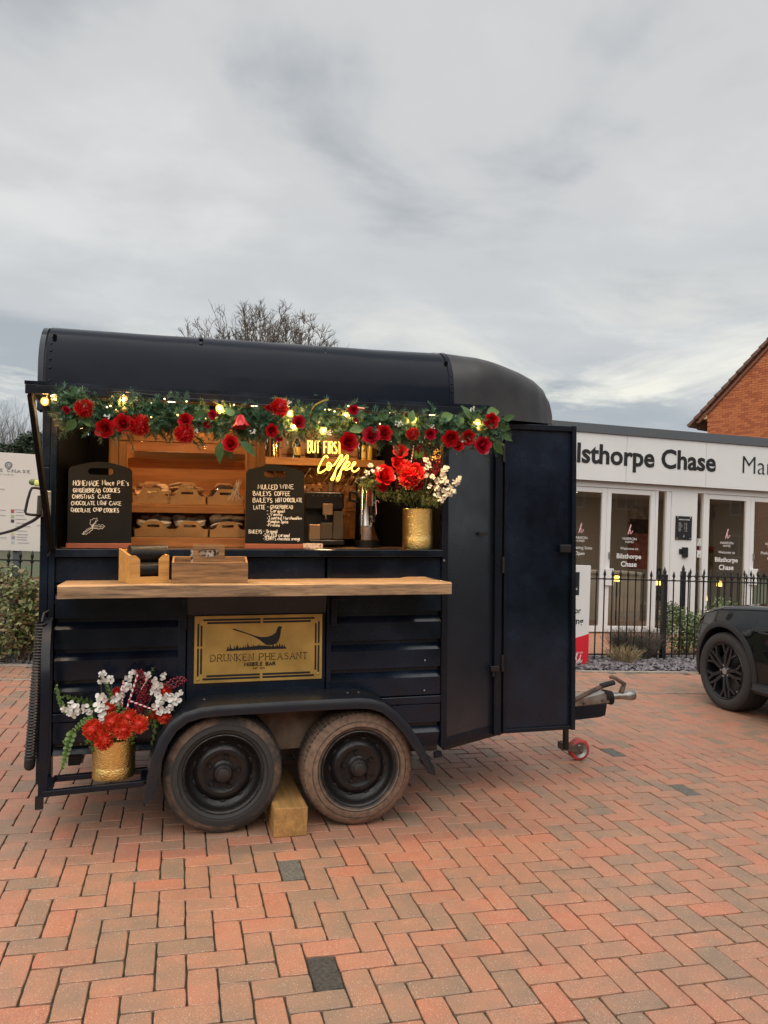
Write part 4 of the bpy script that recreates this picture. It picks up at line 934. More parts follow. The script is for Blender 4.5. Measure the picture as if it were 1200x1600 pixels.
chalkboard('black chalkboard listing mince pies and cakes with a holly drawing', ly(105,855,4.235).x, ly(205,855,4.235).x, ly(155,722,4.235).z,
    [('HOMEMADE', *l5(86,328,292), 8.0), ('Mince', *l5(358,468,288), 7.5), ("PIE's", *l5(503,606,293), 7.5), ('GINGERBREAD', *l5(86,342,355), 6.5), ('COOKIES', *l5(370,522,354), 6.5), ('CHRISTMAS', *l5(78,280,412), 6.2), ('CAKE', *l5(320,438,412), 6.0),
     ('CHOCOLATE', *l5(68,290,473), 6.0), ('LOAF', *l5(316,404,473), 6.0), ('CAKE', *l5(424,538,474), 6.0), ('CHOCOLATE', *l5(66,250,540), 6.0), ('CHIP', *l5(276,356,536), 6.0), ('COOKIES', *l5(372,514,543), 6.3)], holly)
def l6(x0, x1, y): return 290 + x0/6, 290 + x1/6, 710 + y/6
chalkboard('black chalkboard listing mulled wine, coffees and latte flavours', ly(383,855,4.235).x, ly(474,855,4.235).x, ly(430,727,4.235).z,
    [('MULLED', *l6(680,860,322), 7), ('WINE', *l6(888,1010,322), 6.8), ('BAILEYS', *l6(634,800,386), 6.8), ('COFFEE', *l6(834,978,386), 6.5), ('BAILEYS', *l6(630,812,448), 6.8), ('HOT', *l6(846,904,446), 6.6), ('CHOCOLATE', *l6(918,1092,444), 6.3),
     ('LATTE', *l6(638,742,514), 6.3), ('- GINGERBREAD', *l6(765,1004,506), 5.4), ('- Caramel', *l6(762,928,543), 5.2), ('- Vanilla', *l6(762,902,574), 4.8), ('-Toasted Marshmallow', *l6(762,1090,608), 4.8), ('-Pumpkin Spice', *l6(762,960,642), 4.8), ('-Praline', *l6(758,882,676), 4.8),
     ('BAILEYS', *l6(592,714,740), 5.8), ('- Original', *l6(728,858,736), 5.2), ('-SALTED caramel', *l6(726,972,772), 5.2), ("-TERRY's chocolate orange", *l6(726,1072,804), 5.2)])
# ================================================================ NEON
neonm = mat('neon_tube', (1, .82, .30), .4, emit=1.9, ecol=(1.0, .62, .07))
def zn(x, y, Y=5.30): return ly(460 + x/6, 700 + y/6, Y)
neon = tthing('neon_sign', 'yellow neon sign in script hanging above the coffee machine', 'neon sign', (.45, 5.30, 1.9))
nb = Vector((.45, 5.30, 1.9))
q = MB(); cof = [[(312,95),(304,76),(285,80),(258,118),(235,165),(222,205),(228,230),(250,230),(285,208),(310,185),(306,160),(320,138),(338,150),(342,182),(325,208),(310,196),(318,172),(345,172),(372,158),(405,112),(430,72),(442,64),(448,78),(436,112),(408,160),(384,215),(360,265),(345,292),(356,302),(372,280),(382,238),(388,205)],
    [(388,205),(425,158),(462,108),(488,74),(500,72),(502,90),(488,122),(460,165),(434,215),(410,268),(396,296),(408,305),(424,280),(434,238),(442,205),(462,196),(492,180),(516,152),(514,134),(498,132),(480,156),(472,188),(484,206),(508,198),(535,182),(560,160),(572,142),(566,132),(550,142),(538,175),(540,208),(560,222),(585,212),(606,188)]]
for pl in cof: q.tube([v - nb for v in smoothp([zn(*p) for p in pl], 4)], .0052, 6)
q.build('script_tube', neonm, neon, smooth=True)
q = MB(); a_ = ly(481, 707, 5.30) - nb; b_ = ly(533, 709, 5.30) - nb; stroke_mesh(q, 'BUT FIRST', a_, (b_-a_).normalized(), VZ, .082, (b_-a_).length, r=.0042, n=6, gap=.2, space=.62); q.build('letter_tube', neonm, neon, smooth=True)
q = MB(); q.tube([ly(505,690,5.30)-nb, Vector((.05,.0,.55))], .0012, 4); q.tube([ly(545,720,5.30)-nb, Vector((.17,.0,.55))], .0012, 4); q.build('hanging_wire', blackm, neon)
# ================================================================ DISPLAY CABINET
YC = 4.55
def c2(px_, py_, Y=YC): return ly(px_, py_, Y)
xl0, xl1, xr0, xr1 = c2(170,700).x, c2(195,700).x + .015, c2(385,700).x, c2(415,700).x
zt1, zt0 = c2(300,668).z, c2(300,692).z
cab = tthing('display_cabinet', 'varnished pine display cabinet with glass front holding cake trays', 'cabinet', ((xl0+xr1)/2, YC, 1.447)); cb0 = Vector(((xl0+xr1)/2, YC, 1.447))
def cbx(name, x0, x1, y0, y1, z0, z1, m=pine, bev=.003):
    m_ = MB(); m_.box(x0-cb0.x, x1-cb0.x, y0-cb0.y, y1-cb0.y, z0-cb0.z, z1-cb0.z); return m_.build(name, m, cab, bevel=bev)
cbx('stile', xl0, xl1-.05, YC, YC+.04, 1.448, zt1+.02, pinev); cbx('stile', xl1-.048, xl1, YC+.003, YC+.04, 1.45, zt0-.001, pinev)
cbx('stile', xr0, xr0+.058, YC+.003, YC+.04, 1.45, zt0-.001, pinev); cbx('stile', xr0+.06, xr1, YC, YC+.04, 1.448, zt1+.02, pinev)
cbx('top_rail', xl1-.048, xr0+.058, YC, YC+.04, zt0, zt1+.02); cbx('bottom_rail', xl1+.001, xr0-.001, YC-.002, YC+.04, 1.448, c2(300,840).z)
cbx('back_panel', xl0, xr1, YC+.42, YC+.435, 1.448, zt1, pine); cbx('side_panel', xl0, xl0+.015, YC+.042, YC+.418, 1.448, zt1, pinev); cbx('side_panel', xr1-.015, xr1, YC+.042, YC+.418, 1.448, zt1, pinev)
zmid = 1.695
cbx('shelf', xl0+.016, xr1-.016, YC+.06, YC+.417, zmid-.03, zmid); cbx('shelf_edge', xl1+.002, xr0-.002, YC+.045, YC+.058, zmid-.052, zmid-.012)
for z in (2.0, 1.665): cbx('slat', xl1+.002, xr0-.002, YC+.36, YC+.38, z-.02, z+.02)
cbx('slat', xl1+.03, xr0-.002, YC+.05, YC+.07, c2(300,712,YC+.05).z-.022, c2(300,712,YC+.05).z+.018)
gl_ = glass('cabinet_glass', (.97,.96,.94), .55)
m_ = MB(); m_.add([(xl1-cb0.x-.003, .018, .065), (xr0-cb0.x+.003, .018, .065), (xr0-cb0.x+.003, .018, zt0-1.447+.003), (xl1-cb0.x-.003, .018, zt0-1.447+.003)], [(0,1,2,3)]); m_.build('glass_pane', gl_, cab)
# ---- card trays and what lies in them
def tray_mesh(w, d, h):
    q = MB(); th = .003
    q.box(-w/2, w/2, 0, d, 0, th)
    def panel(y, lean, h):
        # low ends, raised middle with a hand slot, built as strips round the slot
        zt = lambda x: h*.55 + h*.55 * (0.5 + .5*math.cos(max(-1, min(1, (abs(x) - w*.18) / (w*.22) if abs(x) > w*.18 else 0)) * math.pi))
        n = 24; sx, s0, s1 = w*.17, h*.68, h*.86
        for i in range(n):
            xa, xb = -w/2 + w*i/n, -w/2 + w*(i+1)/n; xm = (xa+xb)/2
            segs = [(th, None)] if abs(xm) > sx else [(th, s0), (s1, None)]
            for za, zb in segs:
                z1a = zt(xa) if zb is None else zb; z1b = zt(xb) if zb is None else zb
                q.add([(xa, y + lean*za, za), (xb, y + lean*za, za), (xb, y + lean*z1b, z1b), (xa, y + lean*z1a, z1a), (xa, y+th + lean*za, za), (xb, y+th + lean*za, za), (xb, y+th + lean*z1b, z1b), (xa, y+th + lean*z1a, z1a)],
                      [(0,1,2,3),(7,6,5,4),(3,2,6,7),(0,4,5,1)])
    panel(0, -.14, h*.66); panel(d, .14, h)
    for s_ in (-1, 1): q.add([(s_*w/2, 0, 0), (s_*w/2, d, 0), (s_*(w/2+.008), d+.01, h*.5), (s_*(w/2+.008), -.01, h*.34), (s_*(w/2-.003), 0, 0), (s_*(w/2-.003), d, 0), (s_*(w/2+.005), d+.01, h*.5), (s_*(w/2+.005), -.01, h*.34)], [(0,1,2,3),(7,6,5,4),(2,3,7,6)])
    return q
tme = tray_mesh(.205, .17, .125).mesh('tray', card)
piem = mat('pie_crust', (.70,.48,.26), .75, var=.25, vscale=40); sugar = mat('icing_sugar', (.82,.76,.66), .9, var=.12, vscale=60)
loafm = mat('chocolate_loaf', (.055,.028,.018), .6, var=.4, vscale=30, bump=.4, bscale=60); ging = mat('gingerbread', (.56,.36,.19), .8, var=.2, vscale=20)
film = glass('clear_wrap', (.97,.96,.94), 1.3, .10)
def pie():
    q = MB(); n = 18
    pr = [(.0,0),(.026,.0),(.034,.018),(.036,.020),(.033,.024),(.02,.028),(.0,.029)]; q.lathe(pr, n); return q.mesh('mince_pie', [sugar], smooth=True)
def cookie(m):
    q = MB(); q.lathe([(.0,0),(.030,.0),(.035,.004),(.034,.009),(.022,.013),(.0,.014)], 18); return q.mesh('cookie', m, smooth=True)
pme = pie(); cme = cookie(sugar); gme = cookie(ging)
q = MB(); q.box(-.05,.05,-.035,.035,0,.05); lme = q.mesh('loaf', loafm)
q = MB(); q.box(-.045,.045,-.03,.03,0,.016); bme = q.mesh('biscuit_slab', ging)
wrapm = MB(); rw = random.Random(4); rows = []
for i in range(9):
    row = []
    for j in range(9):
        u, v = i/8, j/8; bul = math.sin(math.pi*u)*math.sin(math.pi*v)
        row.append((-.095+.19*v, .01+.15*u, .035 + .065*bul**.6 + rw.uniform(-.008,.008)))
    rows.append(row)
wrapm.grid(rows); wme = wrapm.mesh('wrap', film, smooth=25)
TR = [  # px centre, row, contents, label
    (236, 0, 'slab', 'kraft card tray of wrapped biscuit slabs on the upper cabinet shelf'),
    (292, 0, 'ging', 'kraft card tray of pale wrapped gingerbread on the upper cabinet shelf'),
    (352, 0, 'loaf', 'kraft card tray holding a dark chocolate loaf on the upper shelf'),
    (240, 1, 'pie', 'kraft card tray of sugar dusted pies below the biscuit slabs'),
    (297, 1, 'pie2', 'kraft card tray of sugared cakes in clear wrap below the gingerbread'),
    (356, 1, 'cook', 'kraft card tray heaped with white cookies below the chocolate loaf')]
for px_, row, cont, lab in TR:
    zb = zmid + .002 if row == 0 else c2(300, 842, YC+.06).z - .004
    if row == 1: zb = 1.505
    x = c2(px_, 800, YC+.08).x; rr = random.Random(px_)
    t_ = tthing('pastry_tray', lab, 'tray', (x, YC+.085, zb)); child(tme, 'tray', t_)
    child(wme, 'clear_wrap', t_, (0,0,.004), (0,0,0), (1,1,.9+.3*rr.random()))
    rw_ = 'upper shelf' if row == 0 else 'lower shelf'
    spec = {'slab': (bme, 6, 'biscuit_slab', 'brown biscuit slab in the card tray of biscuit slabs', 'biscuit'), 'ging': (gme, 7, 'gingerbread_cookie', 'golden gingerbread cookie in the pale gingerbread tray', 'cookie'), 'loaf': (lme, 1, 'chocolate_loaf', 'dark chocolate loaf in a card tray on the upper shelf', 'cake'),
            'pie': (pme, 6, 'mince_pie', 'sugar dusted mince pie in the tray below the biscuit slabs', 'pie'), 'pie2': (pme, 6, 'sugared_cake', 'small sugared cake in the wrapped tray below the gingerbread', 'cake'), 'cook': (cme, 9, 'white_cookie', 'white sugared cookie in the heaped tray below the chocolate loaf', 'cookie')}[cont]
    for k in range(spec[1]):
        o = bpy.data.objects.new(spec[2], spec[0]); COL.objects.link(o)
        if spec[1] == 1: lx_, ly_, lz_ = .0, .085, .004; sc_ = 1.35
        else: lx_, ly_, lz_ = (-.055 + .055*(k % 3) + rr.uniform(-.012,.012)), .045 + .055*((k//3) % 2) + rr.uniform(-.01,.01), .006 + .022*(k//3) + rr.uniform(0,.006); sc_ = 1.22
        o.matrix_world = tmat(x + lx_, YC+.085 + ly_, zb + lz_ + .055) @ Euler((rr.gauss(0,.28), rr.gauss(0,.28), rr.random()*6)).to_matrix().to_4x4() @ Matrix.Scale(sc_, 4)
        if spec[1] == 1: o.matrix_world = tmat(x, YC+.17, zb + .006) @ Matrix.Scale(1.6, 4)
        tag(o, spec[3], spec[4], spec[3] + 's' if spec[1] > 1 else None)
# plastic bag strands at the right of the upper tray: crinkled cellophane
q = MB(); rr = random.Random(9)
for k in range(26):
    a_ = c2(372 + rr.uniform(-3, 6), 752 + rr.uniform(-4, 4), YC+.05); b_ = c2(362 + rr.uniform(-8, 14), 782 + rr.uniform(-3,2), YC+.055)
    q.tube([a_, (a_+b_)/2 + Vector((rr.uniform(-.008,.008),-.004,0)), b_], .0006, 3)
o = q.build('cellophane', mat('cellophane_glint', (.75,.70,.62), .3), None, off=(0,5,0)); o.matrix_world = TMAT; tag(o, 'crinkled cellophane hanging beside the chocolate loaf tray', 'wrapper')

# ================================================================ BOTTLES ON THE BACK SHELF
def bottle(px_, top_py, wpx, cap, body, lab, name='bottle', labcol=None):
    Y = 5.63; x = ly(px_, 700, Y).x; zt = ly(px_, top_py, Y).z; r = wpx/2 * 5.8/1202; h = max(.08, zt - 2.077)
    t_ = tthing(name, lab, 'bottle' if name == 'bottle' else 'jar', (x, Y, 2.0765))
    q = MB()
    if name == 'bottle': q.lathe([(0,0),(r,.0),(r,h*.55),(r*.9,h*.62),(r*.38,h*.75),(r*.34,h*.95),(0,h*.95)], 20)
    else: q.lathe([(0,0),(r,0),(r,h*.8),(r*.85,h*.86),(0,h*.86)], 20)
    q.build('body', body, t_, smooth=True)
    q = MB(); q.lathe([(r*.42,h*.9),(r*.42,h),(0,h)] if name == 'bottle' else [(r*.9,h*.86),(r*.9,h),(0,h)], 16); q.build('cap', cap, t_, smooth=True)
    if labcol: q = MB(); q.lathe([(r+.0015,h*.12),(r+.0015,h*.45)], 20); q.build('paper_label', labcol, t_, smooth=True)
bdark = mat('dark_glass', (.02,.012,.008), .08); blab = mat('bottle_label_cream', (.62,.45,.2), .7); bcop = mat('copper_tin', (.55,.30,.14), .2, metal=1.0, bump=.3, bscale=30)
amber = mat('amber_syrup', (.50,.30,.05), .1)
bottle(416, 676, 9, blackm, bdark, 'dark jar at the cabinet end of the bottle shelf', 'jar')
bottle(430, 680, 13, bcop, bcop, 'patterned copper tin jar on the bottle shelf', 'jar')
bottle(464, 678, 11, blackm, bdark, 'dark bottle with cream label on the bottle shelf', labcol=amber)
bottle(493, 690, 20, blackm, bdark, 'squat black jar behind the neon sign', 'jar')
bottle(562, 676, 7, blackm, bdark, 'slim dark bottle beside the amber box jars', labcol=None)
bottle(568, 692, 9, blackm, amber, 'amber jar with black lid on the bottle shelf', 'jar', labcol=blab); bottle(578, 690, 9, blackm, amber, 'amber jar with cream label at the shelf end', 'jar')

# ---- copper leaf spray on the back wall behind the machine
q = MB(); rr = random.Random(21); lf = mat('copper_leaves', (.36,.17,.06), .35, col2=(.16,.07,.03), vscale=20)
for k in range(420):
    p = Vector((rr.uniform(.06,.82), rr.uniform(5.45,5.70), rr.uniform(1.62,2.0))); s_ = rr.uniform(.012,.024)
    M_ = Matrix.Translation(p) @ Euler((rr.uniform(-1,1), rr.uniform(-1,1), rr.uniform(0,6))).to_matrix().to_4x4()
    q.add([M_ @ Vector(v) for v in ((-s_,0,0),(0,s_*.5,.003),(s_,0,0),(0,-s_*.5,.003))], [(0,1,2,3)])
for k in range(14):
    a_ = Vector((rr.uniform(.1,.8), 5.6, 1.5)); q.tube([a_, a_ + Vector((rr.uniform(-.08,.08), 0, .25)), a_ + Vector((rr.uniform(-.2,.2), -.05, .5))], .002, 3)
o = q.build('leaf_spray', lf, None, off=(0,5,0), fix=False); o.matrix_world = TMAT; tag(o, 'copper coloured leaf spray against the boards behind the coffee machine', 'decoration')
# ================================================================ COFFEE MACHINE
def zm(x, y, Y=4.60): return ly(460 + x/6, 700 + y/6, Y)
cm0 = Vector(((zm(100,800).x + zm(465,800).x)/2, 4.60, 1.447))
cmw = zm(465,800).x - zm(100,800).x
cm = tthing('coffee_machine', 'black bean-to-cup coffee machine under the neon sign', 'coffee machine', tuple(cm0))
plast = mat('black_plastic', (.012,.012,.013), .32, var=.2, vscale=10); greyp = mat('taupe_plastic', (.10,.075,.055), .4); bronz = mat('bronze_panel', (.42,.28,.18), .3, metal=.6)
def mbx(name, x0, y0, x1, y1, Y0, Y1, m, bev=.004, par=None):
    a_, b_ = zm(x0, y0, 4.60) - cm0, zm(x1, y1, 4.60) - cm0; m_ = MB(); m_.box(a_.x, b_.x, Y0-4.60, Y1-4.60, b_.z, a_.z); return m_.build(name, m, par or cm, bevel=bev)
mbx('body', 105, 410, 465, 905, 4.66, 4.95, plast, .012); mbx('control_head', 100, 412, 465, 575, 4.60, 4.655, plast, .01)
mbx('drip_tray', 130, 860, 465, 910, 4.585, 4.655, plast, .006); mbx('side_panel', 370, 590, 460, 858, 4.61, 4.655, greyp); mbx('water_tank', 145, 715, 248, 860, 4.612, 4.655, bronz); mbx('grounds_drawer', 252, 700, 362, 855, 4.618, 4.655, greyp)
mbx('spout', 262, 520, 355, 630, 4.575, 4.598, bronz, .006); mbx('nozzle', 280, 632, 300, 668, 4.58, 4.595, chrome, .002)
for i, x in enumerate((175, 215, 260, 320, 385, 430)): mbx('button', x-8, 440, x+9, 456, 4.594, 4.599, chrome if i in (0,1,4) else greyp, .002)
q = MB(); a_ = zm(345, 412, 4.7) - cm0; q.lathe([(.020,-.002),(.020,.058),(.017,.058),(.017,.005)], 20, (a_.x, .10, a_.z)); q.build('bean_lid', bronz, cm, smooth=True)
mbx('top_rail', 105, 396, 470, 409, 4.66, 4.67, plast, .002); mbx('top_rail', 105, 396, 470, 409, 4.92, 4.93, plast, .002)
# ---- hot water urn
uc = zm(690, 850, 4.66); ur = (zm(805,700,4.66).x - zm(575,700,4.66).x)/2; uz0 = 1.447
urn = tthing('water_urn', 'tall polished steel hot drinks urn beside the coffee machine', 'urn', (uc.x, 4.68, uz0)); zt = zm(690, 340, 4.66).z - uz0
q = MB(); q.lathe([(ur*.98,.045),(ur,.05),(ur,.13),(ur*1.01,.132),(ur,.135),(ur,zt-.01),(ur*.98,zt)], 40); q.build('tank', chrome, urn, smooth=True)
q = MB(); q.lathe([(0,0),(ur*1.02,.0),(ur*1.02,.044),(0,.045)], 40); q.build('base', plast, urn, smooth=True)
q = MB(); q.lathe([(ur*1.05,zt),(ur*1.08,zt+.012),(ur*.9,zt+.035),(ur*.4,zt+.052),(0,zt+.055)], 40); q.sphere((0,0,zt+.065), .018, 10, 7); q.build('lid', plast, urn, smooth=True)
for s_ in (-1, 1): q = MB(); q.tube([(s_*ur, 0, zt*.86), (s_*(ur+.035), 0, zt*.87), (s_*(ur+.035), 0, zt*.74), (s_*ur, 0, zt*.73)], .010, 8); q.build('handle', plast, urn, smooth=True)
q = MB(); q.tube([(0,-ur-.004,.19),(0,-ur-.05,.19),(0,-ur-.058,.155)], .012, 10); q.tube([(0,-ur-.03,.2),(0,-ur-.032,.255)], [.010,.016], 8); q.build('tap', plast, urn, smooth=True)
q = MB(); q.tube([(.03,-ur-.006,.16),(.03,-ur-.006,zt*.85)], .006, 8); q.build('level_gauge', chrome, urn, smooth=True)
# ---- small card on the sill
q = MB(); a_, b_ = ly(473,849,4.22), ly(503,856,4.22); q.box(0, b_.x-a_.x, -.008, .02, 0, a_.z-1.449); tmesh(q, 'gift_tag_box', mat('tag_card', (.20,.07,.06), .6, col2=(.6,.45,.35), vscale=90, contrast=(.5,.6)), 'small patterned red card lying beside the drinks chalkboard', 'card', (a_.x, 4.20, 1.449), R(-3), bevel=.002)

# ================================================================ THINGS ON THE WOODEN SHELF
zsf = 1.2885
# lid dispenser: bamboo box with front cut-out and a sleeve of black lids
def zk(x, y, Y): return ly(160 + x/5, 840 + y/5, Y)
f0 = zk(215, 388, 3.89); f1 = zk(523, 378, 3.89); ftz = zk(300, 140, 3.89).z
bw = (f1.x - f0.x)*1.04; bh = ftz - zsf; bd = .20
db = tthing('lid_dispenser', 'bamboo box dispenser holding a stack of black cup lids', 'dispenser', (f0.x, 3.875, zsf), R(19))
def dbx(name, x0, x1, y0, y1, z0, z1, m=bamboo, bev=.002): m_ = MB(); m_.box(x0,x1,y0,y1,z0,z1); return m_.build(name, m, db, bevel=bev)
th = .012
[MB().prism([(x_,th,0),(x_,bd,0),(x_,bd,bh+.030),(x_,th,bh)], (th,0,0)).build('side_panel', bamboo, db, bevel=.002) for x_ in (0, bw-th)]; dbx('back_panel', th+.001, bw-th-.001, bd-th, bd-.001, 0, bh+.026); dbx('bottom_panel', th, bw-th, th, bd-th, 0, th)
q = MB(); u0, u1, vz = bw*.25, bw*.74, bh*.24; cf = .02
q.prism([(0,0,0),(bw,0,0),(bw,0,bh),(u1+cf,0,bh),(u1,0,bh-cf),(u1,0,vz),(u0,0,vz),(u0,0,bh-cf),(u0-cf,0,bh),(0,0,bh)], (0,th-.001,0)); q.build('front_panel', bamboo, db)
lidm = mat('black_lid_plastic', (.010,.010,.011), .38)
for k, (zc_, xs, xe, rr_, yc_) in enumerate(((bh+.002, -.004, .172, .046, .085), (bh*.46, .045, .150, .040, .055))):
    m_ = MB(); n_ = 30 if k == 0 else 18
    for i in range(n_):
        x = xs + (xe-xs)*i/(n_-1) + .012
        m_.lathe([(0,x-.004),(rr_*.86,x-.004),(rr_*.95,x-.001),(rr_,x),(rr_,x+.0035),(rr_*.93,x+.004)], 26, (.012 if k==0 else 0, yc_, zc_), 'X')
    m_.build('cup_lid_stack', lidm, db, smooth=45)
# caddy with handle
f0 = zk(540, 388, 3.88); f1 = zk(1135, 365, 3.88); ftz = zk(800, 195, 3.88).z
bw = f1.x - f0.x; bh = ftz - zsf; bd = .13
cd = tthing('cutlery_caddy', 'dark acacia wood caddy with raised handle beside the lid dispenser', 'caddy', (f0.x, 3.88, zsf), R(-1))
def cdx(name, x0, x1, y0, y1, z0, z1, m=acacia, bev=.002): m_ = MB(); m_.box(x0,x1,y0,y1,z0,z1); return m_.build(name, m, cd, bevel=bev)
cdx('front_panel', 0, bw, 0, .01, 0, bh); cdx('back_panel', 0, bw, bd-.01, bd, 0, bh+.026); [MB().prism([(x_,.0105,.001),(x_,bd-.0105,.001),(x_,bd-.0105,bh+.022),(x_,.0105,bh-.001)], (.01,0,0)).build('end_panel', acacia, cd, bevel=.001) for x_ in (0, bw-.01)]; cdx('bottom_panel', .01, bw-.01, .01, bd-.01, 0, .01)
cdx('divider', bw*.26, bw*.26+.008, .01, bd-.01, .011, bh-.002); cdx('divider', bw*.68, bw*.68+.008, .01, bd-.01, .011, bh-.002)
hx0, hx1, hz0, hz1 = bw*.27, bw*.69, bh*.5, bh+.088
b2 = bmesh.new(); ov = []
for cx_, cz_, a0 in ((hx1-.012, hz1-.012, 0), (hx0+.012, hz1-.012, math.pi/2)):
    for i in range(5): a = a0 + i/4*math.pi/2; ov.append(b2.verts.new((cx_ + .012*math.cos(a), .05, cz_ + .012*math.sin(a))))
ov += [b2.verts.new((hx0, .05, hz0)), b2.verts.new((hx1, .05, hz0))]
hv = [b2.verts.new(((hx0+hx1)/2 + .048*math.cos(a)*1.05, .05, bh+.048 + .021*math.sin(a))) for a in [2*math.pi*i/20 for i in range(20)]]
ed = [b2.edges.new((l_[i], l_[(i+1)%len(l_)])) for l_ in (ov, hv) for i in range(len(l_))]
bmesh.ops.triangle_fill(b2, use_beauty=True, edges=ed); ret = bmesh.ops.extrude_face_region(b2, geom=list(b2.faces)); bmesh.ops.translate(b2, vec=(0,.012,0), verts=[v for v in ret['geom'] if isinstance(v, bmesh.types.BMVert)])
bmesh.ops.recalc_face_normals(b2, faces=b2.faces); me = bpy.data.meshes.new('handle'); b2.to_mesh(me); b2.free(); me.materials.append(acacia); child(me, 'handle', cd)
# printed paper sleeve standing in the caddy's middle bay
q = MB(); q.box(0, .155, 0, .004, 0, .075); tmesh(q, 'printed_card', mat('printed_card', (.62,.55,.50), .7, col2=(.02,.02,.02), vscale=45, contrast=(.47,.52)), 'black and white printed card standing behind the caddy handle', 'card', (f0.x + bw*.245, 3.88 + .08, zsf + .085))
# ================================================================ LAMPS: string bulbs on the hatch, two small ceiling lights
fil = mat('bulb_filament', (1,.75,.35), .4, emit=110.0, ecol=(1.0, .55, .16))
bglass = bpy.data.materials.new('lit_amber_bulb'); bglass.use_nodes = True; t = bglass.node_tree; t.nodes.clear()
_tr = t.nodes.new('ShaderNodeBsdfTransparent'); _tr.inputs[0].default_value = (1,.9,.7,1); _em = t.nodes.new('ShaderNodeEmission'); _em.inputs[0].default_value = (1,.56,.14,1); _em.inputs[1].default_value = 1.5
_mx = t.nodes.new('ShaderNodeMixShader'); _mx.inputs[0].default_value = .45; _ou = t.nodes.new('ShaderNodeOutputMaterial'); t.links.new(_tr.outputs[0], _mx.inputs[1]); t.links.new(_em.outputs[0], _mx.inputs[2]); t.links.new(_mx.outputs[0], _ou.inputs[0])
sl_t = tthing('string_lights', 'string of warm glass bulbs looped along the hatch and garland', 'string lights', (-.15, 3.80, 2.15)); sb = Vector((-.15, 3.80, 2.15))
BP = [(70,627,3.745),(86,624,3.80),(193,624,3.70),(343,638,3.655),(453,646,3.655),(459,667,3.64),(540,650,3.66),(505,673,3.64),(645,656,3.65),(746,660,3.64)]
cord = []
for px_, py_, Y in BP:
    p = ly(px_, py_, Y); pl_ = p - sb
    q = MB(); q.sphere((0,0,0), .018, 16, 12, (1,1,1.1)); bu = child(q.mesh('bulb', bglass, smooth=True), 'bulb', sl_t, pl_)
    q = MB(); q.sphere((0,0,.0), .0062, 8, 6, (1,1,1.5)); child(q.mesh('filament', fil, smooth=True), 'filament', bu)
    q = MB(); q.lathe([(.008,.015),(.009,.034),(0,.036)], 10); child(q.mesh('lamp_holder', blackm, smooth=True), 'lamp_holder', bu)
    ld = bpy.data.lights.new('bulb_light', 'POINT'); ld.energy = 1.2; ld.color = (1.0, .62, .26); ld.shadow_soft_size = .012
    lo_ = bpy.data.objects.new('bulb_light', ld); COL.objects.link(lo_); lo_.parent = bu; lo_.location = (0,0,0)
    cord.append(pl_ + Vector((0, 0, .035)))
cord.sort(key=lambda v: v.x); P_ = []
for i in range(len(cord)-1):
    P_ += [cord[i], (cord[i]+cord[i+1])/2 + Vector((0, .03, .0))]
P_.append(cord[-1]); q = MB(); q.tube(smoothp(P_, 5), .0025, 5); q.build('cord', blackm, sl_t, smooth=True)
for x, Y in ((-.62, 5.0), (.42, 5.05), (-.50, 4.40)):
    t_ = tthing('ceiling_lamp', 'small round warm ceiling lamp inside the trailer roof', 'lamp', (x, Y, 2.52), group='lamps in the trailer ceiling')
    q = MB(); q.lathe([(.0,.03),(.06,.03),(.06,.005),(.052,0)], 24); q.build('housing', blackm, t_, smooth=True)
    q = MB(); q.lathe([(.052,.001),(0,.001)], 24); q.build('diffuser', mat('lamp_diffuser', (1,.8,.5), .5, emit=6, ecol=(1,.6,.25)), t_)
    ld = bpy.data.lights.new('lamp_light', 'POINT'); ld.energy = 9.0 if Y > 4.5 else 8.0; ld.color = (1.0, .66, .36); ld.shadow_soft_size = .05
    lo_ = bpy.data.objects.new('lamp_light', ld); COL.objects.link(lo_); lo_.parent = t_; lo_.location = (0,0,-.06)

# tiny fairy lights threaded through the garland
fl = MB(); fl.sphere((0,0,0), .0035, 6, 5); flm = fl.mesh('fairy_light', mat('fairy_light', (1,.8,.45), .5, emit=4.5, ecol=(1,.60,.20)), smooth=True); rf = random.Random(19)
for k in range(22):
    px_ = rf.uniform(100, 775); py_ = 628 + (px_-100)*.045 + rf.gauss(8, 13); child(flm, 'fairy_light', sl_t, ly(px_, py_, 3.66 + rf.uniform(-.045,.03)) - sb)
# small downlights set in the hatch lining
for px_ in (85, 268, 398, 512, 606, 676):
    c_ = ly(px_, 625, 3.90); t_ = tthing('hatch_downlight', 'small round downlight set into the underside of the raised hatch', 'light', (c_.x, 3.90, 2.176), group='downlights under the hatch')
    q = MB(); q.lathe([(.0,.012),(.024,.012),(.026,.0),(.019,-.001)], 20); q.build('bezel', steel, t_, smooth=True)
    q = MB(); q.lathe([(.019,.0005),(0,.0005)], 20); q.build('lens', mat('downlight_lens', (1,.8,.5), .5, emit=9, ecol=(1,.66,.3)), t_)
    ld = bpy.data.lights.new('downlight_light', 'SPOT'); ld.energy = 7.5; ld.spot_size = R(150); ld.spot_blend = .8; ld.color = (1.0,.66,.33); ld.shadow_soft_size = .02
    lo_ = bpy.data.objects.new('downlight_light', ld); COL.objects.link(lo_); lo_.parent = t_; lo_.location = (0,0,-.008)
